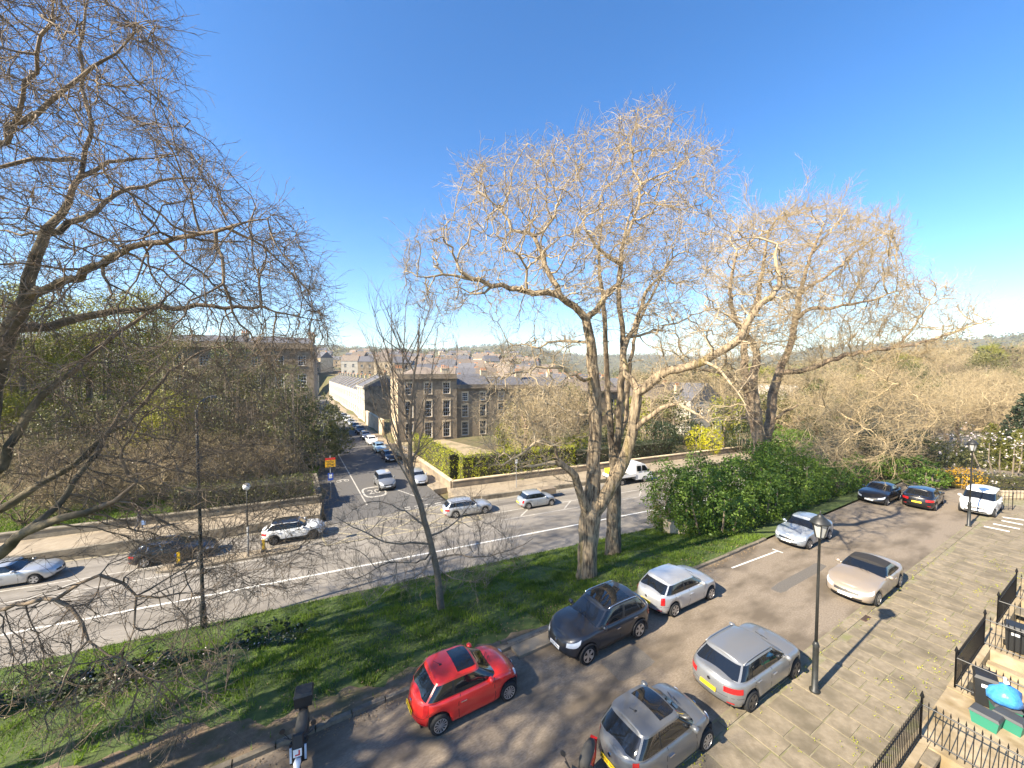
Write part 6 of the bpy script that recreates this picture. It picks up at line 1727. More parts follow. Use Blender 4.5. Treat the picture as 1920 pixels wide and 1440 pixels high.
house('terrace_house', 'stone house with drainpipe and blue door right of the slate roofed house', (B[0], B[1], GZ), HR, 7.6, 9.0, 9.7, [(.9, 2.4, 1.15), (4.2, 2.3, 1.15), (7.2, 1.5, 1.05)], [1.7, 5.4], M_STONED, M_STONED, 'x', 2.0, M_SLATE, door=(5.4, M_DOOR), chim=[(7.3, 4.5, 11.0, 1.3)], surround=True, bars=(3, 3), parapet=.4)
B = B + RD * 7.6 + RN * .6
house('terrace_house', 'stone house behind the straw-coloured trees of the villa gardens', (B[0], B[1], GZ), HR, 8.0, 9.0, 9.3, [(.9, 2.4, 1.15), (4.2, 2.2, 1.15), (7.0, 1.4, 1.05)], [1.7, 4.2, 6.5], M_STONED, M_STONED, 'x', 2.2, M_SLATE, chim=[(7.5, 4.5, 10.8, 1.3)], parapet=.4)
# further villas behind the trees
def at_px(x, d): c = pd(x, 700, d); return np.array([c[0], c[1]])
h1 = at_px(1085, 84); house('stone_house', 'brown stone house glimpsed between the forked tree stems', (h1[0], h1[1], GZ), HR, 11, 9, 8.2, [(.9, 2.2, 1.2), (4.4, 1.9, 1.2)], [2, 5.5, 9], M_STONED, M_STONED, 'x', 2.8, M_TILE, chim=[(1, 4.5, 9.6, 1.3), (10, 4.5, 9.6, 1.3)])
h1 = at_px(1222, 74); house('stone_house', 'grey stone house with a wide bay window past the tall stems', (h1[0], h1[1], GZ), HR, 9, 9, 7.4, [(.9, 2.2, 1.8), (4.4, 1.8, 1.8)], [2.5, 6.5], M_STONED, M_STONED, 'x', 2.6, M_TILE, chim=[(8, 4.5, 8.6, 1.3)])
h1 = at_px(1296, 72); house('white_house', 'white gabled house with pale blue windows seen through the branches', (h1[0], h1[1], GZ), HR, 8.5, 9, 7.2, [(.9, 2.0, 1.5), (4.2, 1.8, 1.5)], [2.4, 6.1], M_RENDER, M_RENDER, 'y', 3.2, M_SLATE, cornice=False, chim=[(.8, 4, 8.2, 1.1)])
h1 = at_px(1385, 80); house('slate_cottage', 'white cottage with a dark slate roof behind the broad bare tree', (h1[0], h1[1], GZ), HR, 14, 8, 4.6, [(.9, 1.4, 1.3), (2.9, 1.1, 1.2)], [2, 5, 9, 12], M_RENDER, M_RENDER, 'x', 2.8, M_SLATE, cornice=False, chim=[(1, 4, 6.2, 1.1)])
h1 = at_px(1462, 84); house('stone_house', 'cream house with a white sloping gable beyond the beech hedge', (h1[0], h1[1], GZ), HR, 12, 9, 5.8, [(.9, 1.6, 1.3), (3.5, 1.4, 1.3)], [2, 6, 10], M_STONE, M_RENDER, 'y', 3.6, M_RENDER, cornice=False, chim=[(10.5, 4, 7.6, 1.3)])
# tall terrace left of the side street
E = np.array([-37.0, 71.8]); W_ = 22.0; O_ = E - RD * W_
for k in (2, 3):
    o_ = O_ + RD * 11 * (k - 2)
    house('tall_terrace', ['tall dark stone terrace house furthest from the side street', 'tall dark stone terrace house third from the side street', 'tall dark stone terrace house second from the side street', 'tall dark stone terrace house ending at the side street'][k], (o_[0], o_[1], GZ), HR, 11, 11, 17.2, [(1.2, 2.6, 1.3), (5.2, 3.0, 1.3), (9.8, 2.4, 1.3), (13.8, 1.8, 1.3)], [1.9, 5.5, 9.1], M_STONED, M_STONED, 'x', 2.2, M_SLATE, parapet=.7, chim=[(10.4, 5.5, 18.2, 1.2)], group='tall terrace left of the side street', bars=(3, 3))
ORD = ['first', 'second', 'third', 'fourth', 'fifth', 'sixth', 'seventh', 'eighth', 'ninth', 'tenth', 'eleventh']
# right side of the side street: garden wall, end house, pale terrace running away
wall_line('garden_wall', 'tall stone garden wall along the side street behind the villa', 'wall', [sp_(78, ST_R + 2.3)[:2], sp_(97, ST_R + 2.3)[:2]], ROAD_Z, .4, .4, M_STONE, .1)
RS = HS + math.pi
q = sp_(110, ST_R + 2.2)
house('end_house', 'grey end house with a blank shaded gable on the side street', (q[0], q[1], GZ), RS, 11, 10, 8.8, [(.9, 2.0, 1.2), (4.0, 2.0, 1.2), (6.6, 1.5, 1.2)], [2, 5.5, 9], M_RENDER, M_STONEB, 'x', 2.6, M_SLATE, party=[0, 11], chim=[(10.6, 5, 10.6, 1.2)])  # gable takes the dark stone so its shade is in the colour
for k in range(11):
    q = sp_(111 + 8.2 * (k + 1), ST_R + 2.6)
    house('pale_terrace_house', 'pale rendered terrace house, %s past the grey end house of the side street' % ORD[k], (q[0], q[1], GZ), RS, 8.2, 9, 7.4, [(.9, 1.9, 1.5), (4.3, 1.8, 1.5)], [2, 6], M_RENDER, M_RENDER, 'x', 2.6, M_SLATE, cornice=False, party=[0], chim=[(0, 4.5, 9.4, .5)], group='pale terrace down the side street', bars=(2, 1))
for k in range(5):
    q = sp_(128 + 9 * k, ST_L - 2.0) - np.array([SM[0], SM[1], 0]) * 9
    house('street_house', 'stone house on the left of the side street, %s past the tall terrace' % ORD[k], (q[0] + SM[0] * 9, q[1] + SM[1] * 9, GZ), HS, 9, 9, 8.0, [(.9, 1.8, 1.1), (4.3, 1.7, 1.1)], [2, 6.5], M_STONED, M_STONED, 'x', 2.6, M_TILE, cornice=False, chim=[(.3, 4.5, 9.6, 1.2)], group='stone houses on the left of the side street', bars=(2, 1))
# the town: rows of stone houses stepping up the opposite hill
rr_ = random.Random(17)
town = []
for v, (mw, mr) in enumerate([(M_STONE, M_TILE), (M_STONED, M_SLATE), (M_RENDER, M_TILE), (M_STONE, M_SLATE)]):
    T = house('town_house', ['distant cream stone town house with brown tiled roof', 'distant grey stone town house with slate roof', 'distant white rendered town house with brown tiled roof', 'distant cream stone town house with slate roof'][v], (0, 0, 0), 0, 8.5, 9, 7.5, [(1, 1.7, 1.2), (4.4, 1.6, 1.2)], [2.2, 6.3], mw, mw, 'x', 3.0, mr, cornice=False, chim=[(.4, 4.5, 8.6, 1.0), (8.1, 4.5, 8.6, 1.0)], group='town houses on the opposite hill', bars=(2, 1))
    town.append(T)
first = set()
rows = []
for d in list(np.geomspace(118, 640, 24)):
    az0 = rr_.uniform(-.62, -.52); az1 = .05 if d < 300 else -.02
    a = az0
    while a < az1:
        n_ = rr_.randint(3, 7); yaw = rr_.uniform(-.5, .5)
        for i in range(n_):
            if rr_.random() < (.8 if d < 350 else .45): rows.append((d * math.sin(a) + i * 8.5 * math.cos(yaw), d * math.cos(a) + i * 8.5 * math.sin(yaw), yaw))
        a += (n_ * 8.5 + rr_.uniform(8, 40)) / d
def free(x, y):
    m = SM[0] * x + SM[1] * y; s = SD[0] * x + SD[1] * y; n = RN[0] * x + RN[1] * y
    if -16 < m < 27 and s < 212: return False
    if n < 88: return False
    return True
rows = [r_ for r_ in rows if free(r_[0], r_[1])]
rr_.shuffle(rows)
rows = sorted(rows[:230], key=lambda r_: r_[1])
for i, (x, y, yaw) in enumerate(rows):
    v = rr_.randrange(4); z = float(far_z(np.array(x), np.array(y))) - .6
    if v not in first: first.add(v); T = town[v]; T.location = (x, y, z); T.rotation_euler = (0, 0, yaw)
    else: copy_tree(town[v], loc=(x, y, z), rz=yaw, scale=(1, 1, rr_.uniform(.9, 1.2)))
# a mansion on the wooded ridge and a dark belt of evergreens on the town hill
c = pd(1812, 672, 300); house('mansion', 'cream mansion standing among trees on the ridge', (c[0], c[1], c[2] - 4), R(25), 16, 12, 11, [(1, 2.6, 1.6), (6, 2.4, 1.6)], [2.5, 6, 10, 13.5], M_STONE, M_STONE, 'hip', 2.2, M_TILE, chim=[(3, 6, 11.5, 1.6), (13, 6, 11.5, 1.6)])
g = np.random.default_rng(5); lobes = []
for x in np.linspace(682, 746, 16):
    c = pd(x, 682, 640); lobes.append(((c[0], c[1] + g.uniform(-4, 4), c[2] + 3), (7, 6, 12 + g.uniform(-2, 2))))
foliage('evergreen_belt', 'dark belt of evergreens on the skyline above the town', 'trees', lobes, LF_CONI, leaf=2.6, dens=.9, per=4, seed=5, clump=3.0, stems=False)
# ================================================================ STREET FURNITURE AND SMALL THINGS
def lantern_post(name, label, p, h):
    T = thing(name, label, 'lamp post', p)
    b = MB(); b.lathe([(.15, 0), (.15, .06), (.09, .1), (.085, 1.5), (.1, 1.56), (.08, 1.64), (.05, 1.7)], 14); b.build('base', M_LAMPP, T, smooth=True)
    b = MB(); b.lathe([(.048, 1.66), (.042, h * .6), (.036, h - .92), (.07, h - .9), (.08, h - .86), (.04, h - .84)], 12); b.build('post', M_LAMPP, T, smooth=True)
    b = MB()
    z0, z1 = h - .86, h - .4; r0, r1 = .12, .23; n = 6
    for k in range(n):
        a = 2 * math.pi * k / n; c, s = math.cos(a), math.sin(a)
        b.tube([(r0 * c, r0 * s, z0), (r1 * c, r1 * s, z1)], .016, 5)
    for r_, z in ((r0, z0), (r1, z1)):
        b.tube([(r_ * math.cos(2 * math.pi * k / n), r_ * math.sin(2 * math.pi * k / n), z) for k in range(n + 1)], .02, 5)
    b.build('lantern_frame', M_LAMPP, T)
    b = MB(); b.lathe([(r0 * .95, z0), (r1 * .95, z1)], n, cap=False); b.build('lantern_glass', M_LGLASS, T)
    b = MB(); b.lathe([(.29, z1), (.275, z1 + .04), (.15, z1 + .19), (.08, z1 + .23), (.08, z1 + .27), (.03, z1 + .29)], 12); b.build('lantern_roof', M_LAMPP, T, smooth=True)
    b = MB(); b.lathe([(.02, z1 + .28), (.03, z1 + .32), (.015, z1 + .36), (.005, z1 + .42)], 8); b.build('finial', M_LAMPP, T, smooth=True)
    return T
p = px(1527, 1297, 0); lantern_post('street_lantern', 'tall black lamp post with six-sided lantern on the terrace edge by the grey crossover', (p[0], p[1], 0.02), 6.05)
p = px(1816, 987, 0); lantern_post('street_lantern', 'black lamp post with pale lantern in front of the white people carrier', (p[0], p[1], 0.02), 6.0)
# tall plain lamp column on the near edge of the main road
p = px(382, 1182, ROAD_Z); T = thing('lamp_column', 'tall dark lamp column on the grass edge of the main road', 'lamp post', (p[0], p[1], ROAD_Z))
b = MB(); b.lathe([(.14, 0), (.14, 1.3), (.09, 1.45), (.075, 7), (.055, 11.4)], 12); b.build('column', M_LAMPP, T, smooth=True)
b = MB(); b.tube([(0, 0, 11.3), (-.1, .35, 11.75), (-.2, 1.1, 11.95)], .04, 6); b.build('arm', M_LAMPP, T, smooth=True)
b = MB(); b.box((-.24, 1.35, 11.95), (.24, .6, .12), R(10), top=.8); b.build('lamp_head', M_LAMPP, T)
# crossing beacon on the island
isl = thing('traffic_island', 'kerbed traffic island in the middle of the main road', 'traffic island', rp(-7.5, 32.4, ROAD_Z), HR)
b = MB(); n = 24; pts = [(4.2 * math.copysign(abs(math.cos(t)) ** .35, math.cos(t)), .62 * math.copysign(abs(math.sin(t)) ** .6, math.sin(t))) for t in np.linspace(0, 2 * math.pi, n, endpoint=False)]
b.prism(pts, -.05, .12); b.build('kerb', M_KERB, isl)
b = MB(); b.prism([(x * .96, y * .8) for x, y in pts], .1, .135); b.build('paving', M_PAVE, isl)
p = px(466, 1047, ROAD_Z); T = thing('beacon_post', 'slim crossing beacon with white globe on the traffic island', 'lamp post', (p[0], p[1], ROAD_Z + .12))
M_GREYP = mat('grey_post', (0.25, 0.25, 0.25), rough=.6)
b = MB(); b.lathe([(.06, 0), (.06, 2.2)], 10); b.build('lower_post', M_GREYP, T, smooth=True)
b = MB(); b.lathe([(.05, 2.2), (.035, 4.8)], 10); b.build('upper_post', M_LAMPP, T, smooth=True)
b = MB(); b.lathe([(.02, 4.75), (.18, 4.85), (.24, 5.03), (.18, 5.22), (.02, 5.3)], 14); b.build('globe', M_WGLOBE, T, smooth=True)
M_YEL = mat('bollard_yellow', (0.72, 0.45, 0.01), rough=.45)
for k, (x, y, lab) in enumerate([(341, 1057, 'yellow traffic bollard beside the black estate'), (498, 1030, 'yellow traffic bollard beside the white crossover')]):
    p = px(x, y, ROAD_Z); q = (p[0], p[1]); nn_ = RN[0] * p[0] + RN[1] * p[1]; ss_ = RD[0] * p[0] + RD[1] * p[1]; q = rp(ss_, 32.4)
    T = thing('traffic_bollard', lab, 'bollard', (q[0], q[1], ROAD_Z + .13), HR)
    b = MB(); b.box((0, 0, .1), (.34, .3, .2), top=.85); b.build('base', M_CTRIM, T)
    b = MB(); b.box((0, 0, .55), (.17, .13, .72), top=.9); b.build('body', M_YEL, T)
    b = MB(); b.lathe([(.11, -.012), (.11, .012)], 14, (-.15, 0, .72), axis='x'); b.build('arrow_disc', mat('sign_blue', (.02, .08, .45), rough=.4), T)
# sign post at the street corner
q = sp_(43.2, 3.4); T = thing('sign_post', 'grey post with a yellow and red notice and a blue sign at the street corner', 'sign', (q[0], q[1], ROAD_Z), HR)
b = MB(); b.lathe([(.045, 0), (.045, 4.5)], 8); b.build('post', M_GREYP, T)
M_SGY = mat('notice_yellow', (.8, .42, .015), rough=.5); M_SGR = mat('notice_red', (.6, .03, .02), rough=.5)
b = MB(); b.box((0, -.07, 3.72), (.95, .03, .72)); b.build('notice_board', M_SGY, T)
b = MB(); b.box((0, -.07, 4.19), (.95, .032, .22)); b.build('notice_header', M_SGR, T)
for k in range(4): b = MB(); b.box((0, -.088, 3.95 - k * .16), (.72 - .1 * (k % 2), .006, .05)); b.build('notice_line', M_INK, T)
b = MB(); b.box((0, -.07, 2.35), (.5, .03, .75)); b.build('blue_sign', mat('sign_blue', (.02, .08, .45), rough=.4), T)
b = MB(); b.box((0, -.088, 2.4), (.3, .006, .4)); b.build('sign_symbol', M_WHITE, T)
p = px(968, 914, ROAD_Z + .4); T = thing('sign_pole', 'slim grey pole with a small pale plate on the hedge side pavement', 'sign', (p[0], p[1], ROAD_Z + .4), HR)
b = MB(); b.lathe([(.04, 0), (.04, 3.1)], 8); b.build('pole', M_GREYP, T)
b = MB(); b.box((0, -.05, 2.9), (.3, .02, .42)); b.build('plate', M_WHITE, T)
# green litter bin / box on the pavement, stone block
p = px(1025, 925, ROAD_Z + .4); o = MB().box((0, 0, .3), (1.8, .9, .6), top=.97).build('stone_block', M_STONED, loc=(p[0], p[1], ROAD_Z + .4), rz=HR); tag(o, 'low stone block on the pavement behind the silver-blue hatchback', 'block')

# ---------------------------------------------------------------- railings and areas in front of the houses
struct('area_floor', sheet(kp, -6, 62, 12, -6, K_RAIL - .3, 3, -2.4), M_STONE)
KR = 3.25
runs = [(8.5, 15.5), (19.0, 22.9), (25.2, 28.9), (31.4, 35.2), (37.6, 41.4)]
names = ['black iron railing along the terrace edge nearest the bins', 'black iron railing between the bins and the next doorway', 'black iron railing beyond the second doorway', 'black iron railing beyond the third doorway', 'last black iron railing along the terrace']
bal = MB(); bal.tube([(0, 0, -.05), (0, 0, 1.06)], .011, 5); bal.lathe([(.011, 1.05), (.02, 1.09), (.002, 1.2)], 5); ME_BAL = bal.mesh('baluster', M_IRON)
pst = MB(); pst.tube([(0, 0, -.05), (0, 0, 1.2)], .026, 6); pst.lathe([(.026, 1.2), (.05, 1.25), (.03, 1.33), (.004, 1.42)], 8); ME_PST = pst.mesh('post', M_IRON)
def railing_run(T, p0, p1, step=.135):
    p0, p1 = np.array(p0), np.array(p1); d = p1 - p0; L = np.linalg.norm(d); n = max(2, int(L / step)); d = d / L
    for i in range(n + 1):
        q = p0 + d * L * i / n
        link('post' if i in (0, n) else 'baluster', ME_PST if i in (0, n) else ME_BAL, T, q)
    for z, r_ in ((1.02, .02), (.12, .017)):
        b = MB(); b.tube([p0 + (0, 0, z), p1 + (0, 0, z)], r_, 6); b.build('rail', M_IRON, T)
M_YSTONE = mat('area_stone', (0.4, 0.32, 0.205), (0.29, 0.225, 0.14), rough=.9, scale=2.5, bump=.3, bscale=14, c3=(.22, .16, .08), scale3=.9)
for k, (s0, s1) in enumerate(runs):
    o0 = kp(s0, KR, .06); T = thing('iron_railing', names[k], 'railing', o0)
    loc = lambda s, n: kp(s, n, .06) - o0
    railing_run(T, loc(s0, KR), loc(s1, KR))
    railing_run(T, loc(s1, KR), loc(s1, KR - 3.2))
    if k: railing_run(T, loc(s0, KR), loc(s0, KR - 3.2))
    # the sunk area behind: coping stones round the edge and a wall
    t = thing('basement_area', ['sunken stone area behind the railing nearest the bins', 'sunken stone area behind the second railing', 'sunken stone area behind the third railing', 'sunken stone area behind the fourth railing', 'sunken stone area behind the last railing'][k], 'wall', o0)
    for nm, (a0, a1, n0, n1) in (('coping', (s0 - .15, s1 + .15, KR - .18, KR + .15)), ('return_coping', (s1 - .15, s1 + .15, KR - 3.4, KR - .19)), ('return_coping', (s0 - .15, s0 + .15, KR - 3.4, KR - .19))):
        c_ = [kp(a0, n0), kp(a1, n0), kp(a1, n1), kp(a0, n1)]
        b = MB(); b.hexa([(q[0] - o0[0], q[1] - o0[1], -2.5) for q in c_], [(q[0] - o0[0], q[1] - o0[1], .0) for q in c_]); b.build(nm, M_YSTONE, t)
    # steps down
    for i in range(7):
        a0 = s1 - .5 - i * .32; c_ = [kp(a0 - .32, KR - 1.3), kp(a0, KR - 1.3), kp(a0, KR - .2), kp(a0 - .32, KR - .2)]
        zt = -.25 - i * .2; b = MB(); b.hexa([(q[0] - o0[0], q[1] - o0[1], -2.45) for q in c_], [(q[0] - o0[0], q[1] - o0[1], zt) for q in c_]); b.build('step', M_YSTONE, t)
    b = MB(); c_ = [kp(s0 + .2, KR - 2.0), kp(s1 - .2, KR - 2.0), kp(s1 - .2, KR - 1.35), kp(s0 + .2, KR - 1.35)]
    b.hexa([(q[0] - o0[0], q[1] - o0[1], -2.45) for q in c_], [(q[0] - o0[0], q[1] - o0[1], -.7) for q in c_]); b.build('retaining_wall', M_YSTONE, t)
# doorway bridges between the railings
ends = [r_[1] for r_ in runs]; starts = [r_[0] for r_ in runs][1:] + [44.0]
for k in range(5):
    b = MB(); c_ = [kp(ends[k] + .16, KR - 4.2), kp(starts[k] - .16, KR - 4.2), kp(starts[k] - .16, KR + .14), kp(ends[k] + .16, KR + .14)]
    b.hexa([(q[0], q[1], -.35) for q in c_], [(q[0], q[1], .03) for q in c_]); struct('doorway_bridge', b, M_YSTONE)
# terrace edge along the areas
b = MB(); c_ = [kp(-6, KR - .1), kp(8.3, KR - .1), kp(8.3, KR + .3), kp(-6, KR + .3)]; b.hexa([(q[0], q[1], -2.5) for q in c_], [(q[0], q[1], .02) for q in c_]); struct('terrace_edge', b, M_YSTONE)

# bins, boxes and a blue sack beside the first doorway
M_BIN = mat('bin_black', (.018, .019, .02), rough=.5); M_GBOX = mat('box_green', (.03, .2, .13), rough=.55); M_BLUE = mat('sack_blue', (.06, .3, .72), (.1, .4, .82), rough=.35, scale=14, bump=.6, bscale=9, trans=.25); M_LIDG = mat('lid_grey', (.05, .052, .055), rough=.6)
def wheelie(lab, p, rz, z=.03):
    T = thing('wheelie_bin', lab, 'bin', (p[0], p[1], z), rz)
    b = MB(); b.hexa([(-.2, -.2, .06), (.2, -.2, .06), (.2, .22, .06), (-.2, .22, .06)], [(-.24, -.26, .92), (.24, -.26, .92), (.24, .28, .92), (-.24, .28, .92)]); b.build('body', M_BIN, T)
    b = MB(); b.hexa([(-.26, -.3, .92), (.26, -.3, .92), (.26, .3, .92), (-.26, .3, .92)], [(-.22, -.24, 1.0), (.22, -.24, 1.0), (.22, .26, 1.02), (-.22, .26, 1.02)]); b.build('lid', M_BIN, T)
    b = MB(); b.tube([(-.2, .34, .95), (.2, .34, .95)], .02, 6); b.build('handle', M_BIN, T)
    for sg in (-1, 1): b = MB(); b.lathe([(.1, -.03), (.1, .03)], 12, (sg * .22, .24, .1), axis='x'); b.build('wheel', M_RUBBER, T)
    b = MB(); b.box((0, -.262, .72), (.2, .008, .1)); b.build('label', M_WHITE, T)
def recycle_box(lab, p, rz, z=.03):
    T = thing('recycling_box', lab, 'box', (p[0], p[1], z), rz)
    b = MB(); b.hexa([(-.24, -.17, 0), (.24, -.17, 0), (.24, .17, 0), (-.24, .17, 0)], [(-.29, -.21, .36), (.29, -.21, .36), (.29, .21, .36), (-.29, .21, .36)]); b.build('box', M_GBOX, T)
    b = MB(); b.hexa([(-.31, -.24, .36), (.31, -.24, .36), (.31, .24, .36), (-.31, .24, .36)], [(-.27, -.2, .43), (.27, -.2, .43), (.27, .2, .43), (-.27, .2, .43)]); b.build('lid', M_LIDG, T)
wheelie('black wheelie bin with white label next to the blue sack', px(1845, 1322, 0), KROT + R(-75))
wheelie('black wheelie bin on the far side of the blue sack', kp(18.3, .9), KROT + R(-80))
recycle_box('green recycling box with dark lid next to the wheelie bin', px(1848, 1362, 0), KROT + R(-95))
recycle_box('green recycling box with dark lid below the blue sack', px(1893, 1368, 0), KROT + R(-98))
def sack():
    p = px(1882, 1345, .0); T = thing('rubbish_sack', 'bright blue knotted rubbish sack on top of the bins', 'sack', (p[0], p[1], .46), R(20))
    b = MB(); n = 16; prof = [(.05, 0), (.3, .02), (.41, .12), (.43, .26), (.37, .4), (.24, .5), (.1, .56), (.06, .6)]
    for r_, z in prof:
        for k in range(n):
            a = 2 * math.pi * k / n; q = r_ * (1 + .12 * math.sin(3 * a + z * 7) + .09 * math.sin(8 * a + z * 3)); b.v.append((q * math.cos(a), q * .8 * math.sin(a), z))
    for i in range(len(prof) - 1):
        for k in range(n): b.f.append((i * n + k, i * n + (k + 1) % n, (i + 1) * n + (k + 1) % n, (i + 1) * n + k)); b.m.append(0)
    b.f.append(tuple(range(n))[::-1]); b.m.append(0)
    b.build('sack', M_BLUE, T, smooth=True)
    b = MB(); b.tube([(0, 0, .57), (.05, .03, .66), (.14, .06, .7)], [.05, .03, .05], 7); b.tube([(0, 0, .57), (-.05, -.02, .66), (-.1, -.07, .72)], [.05, .03, .05], 7); b.build('knot', M_PLW, T, smooth=True)
    # the crate it sits on
sack()
recycle_box('green recycling box under the blue sack', px(1882, 1345, 0), KROT + R(-60))
wheelie('black wheelie bin inside the second doorway', kp(23.5, 2.6), KROT + R(-80)); wheelie('second black wheelie bin inside the second doorway', kp(23.6, 1.6), KROT + R(-85)); recycle_box('green recycling box inside the second doorway', kp(23.5, .9), KROT + R(-80))
wheelie('black wheelie bin inside the third doorway', kp(29.8, 2.5), KROT + R(-80))
# railing at the end of the car park, beside the people carrier
o0 = px(1866, 958, 0); o0[2] = .03; T = thing('iron_railing', 'black iron railing behind the white people carrier with a low stone wall', 'railing', o0)
e1 = px(1898, 957, 0) - o0; e1[2] = 0; e2 = px(1955, 938, 0) - o0; e2[2] = 0; e0 = px(1862, 938, 0) - o0; e0[2] = 0
railing_run(T, e0, e2, .3); railing_run(T, np.zeros(3), e1, .3)
wall_line('low_wall', 'low pale stone wall under the end railing', 'wall', [px(1855, 936, 0)[:2] + KD * .5, px(1990, 936, 0)[:2]], -.3, .55, .3, M_STONE, .06)
# steps handrail at the end of the grass
o0 = px(1250, 992, -1.9); T = thing('stair_handrail', 'dark handrail of the steps at the end of the grass bank', 'handrail', o0)
b = MB(); b.tube([(0, 0, 0), (0, 0, .9), (1.6, -1.0, 1.1), (1.6, -1.0, .2)], .025, 6); b.build('rail', M_IRON, T)
b = MB(); b.tube([(.8, -.5, 0), (.8, -.5, 1.0)], .02, 6); b.build('post', M_IRON, T)
wall_line('stair_wall', 'small pale wall beside the steps under the laurels', 'wall', [px(1246, 996, -2.2)[:2], px(1290, 1003, -1.6)[:2]], -2.8, -1.1, .25, M_STONE, .05)

# ---------------------------------------------------------------- scooters
def scooter(lab, p, rz, bodym, box=True, lplate=True):
    T = thing('scooter', lab, 'scooter', (p[0], p[1], 0), rz)       # x forward
    for x in (.66, -.62):
        b = MB(); b.lathe([(.17, -.05), (.25, -.05), (.275, 0), (.25, .05), (.17, .05)], 18, (x, 0, .275), axis='y'); o = b.build('wheel', M_RUBBER, T, smooth=True)
        b = MB(); b.lathe([(.17, -.04), (.05, -.05), (.05, .05), (.17, .04)], 12, (x, 0, .275), axis='y'); b.build('rim', M_DALLOY, o)
    b = MB(); b.tube([(-.85, 0, .75), (-.55, 0, .62), (-.1, 0, .5), (.1, 0, .36), (.4, 0, .38)], [.1, .17, .16, .14, .1], 10); b.build('body', bodym, T, smooth=True)
    b = MB(); b.hexa([(.3, -.16, .36), (.42, -.2, .36), (.42, .2, .36), (.3, .16, .36)], [(.36, -.15, .98), (.46, -.2, .95), (.46, .2, .95), (.36, .15, .98)]); b.build('leg_shield', bodym, T)
    b = MB(); b.tube([(-.72, 0, .82), (-.45, 0, .85), (-.12, 0, .8), (.02, 0, .72)], [.1, .15, .15, .1], 10); b.build('seat', mat('worn_seat', (.07, .065, .055), rough=.7), T, smooth=True)
    b = MB(); b.tube([(.66, 0, .28), (.5, 0, .75), (.42, 0, 1.02)], .035, 8); b.build('fork', M_CTRIM, T, smooth=True)
    b = MB(); b.tube([(.3, -.34, 1.04), (.42, -.12, 1.02), (.42, .12, 1.02), (.3, .34, 1.04)], .02, 6); b.build('handlebar', M_CTRIM, T)
    b = MB(); b.hexa([(.4, -.16, .86), (.56, -.12, .86), (.56, .12, .86), (.4, .16, .86)], [(.36, -.14, 1.12), (.46, -.1, 1.14), (.46, .1, 1.14), (.36, .14, 1.12)]); b.build('headlight_cowl', M_BIN, T)
    b = MB(); b.tube([(.5, 0, .56), (.66, 0, .6), (.84, 0, .5)], [.07, .09, .05], 8); b.build('mudguard', M_PLW, T, smooth=True)
    for sg in (-1, 1):
        b = MB(); b.tube([(.36, sg * .22, 1.05), (.38, sg * .34, 1.26)], .009, 5); b.lathe([(.07, -.012), (.07, .012)], 10, (.38, sg * .36, 1.3), axis='x'); b.build('mirror', M_CTRIM, T)
    if lplate:
        b = MB(); b.box((.58, 0, .78), (.012, .2, .2)); o = b.build('learner_plate', M_PLW, T)
        b = MB(); b.box((.589, .04, .785), (.006, .032, .14)); b.box((.589, -.005, .732), (.0055, .1, .032)); b.build('letter_l', M_SGR, o)
        for sg in (-1, 1): b = MB(); b.box((.47, sg * .17, .66), (.02, .05, .4)); b.build('side_stripe', mat('pale_blue', (.5, .62, .75), rough=.4), T)
    if box:
        b = MB(); b.hexa([(-1.0, -.22, .98), (-.62, -.22, .98), (-.62, .22, .98), (-1.0, .22, .98)], [(-1.03, -.24, 1.3), (-.6, -.24, 1.3), (-.6, .24, 1.3), (-1.03, .24, 1.3)]); o = b.build('top_box', M_BIN, T)
        b = MB(); b.hexa([(-1.04, -.25, 1.3), (-.59, -.25, 1.3), (-.59, .25, 1.3), (-1.04, .25, 1.3)], [(-1.0, -.21, 1.38), (-.63, -.21, 1.38), (-.63, .21, 1.38), (-1.0, .21, 1.38)]); b.build('box_lid', M_BIN, o)
        b = MB(); b.box((-.8, 0, .93), (.4, .2, .06)); b.build('rack', M_CTRIM, T)
    b = MB(); b.box((-.9, 0, .76), (.06, .18, .08)); b.build('tail_light', M_TAIL, T)
scooter('black scooter with a top box and red L plate standing at the kerb', (-5.75, 10.05), R(-68), M_BIN)
scooter('black and red scooter parked in front of the grey city car', (1.75, 9.15), R(-120), P_RED, box=False, lplate=False)

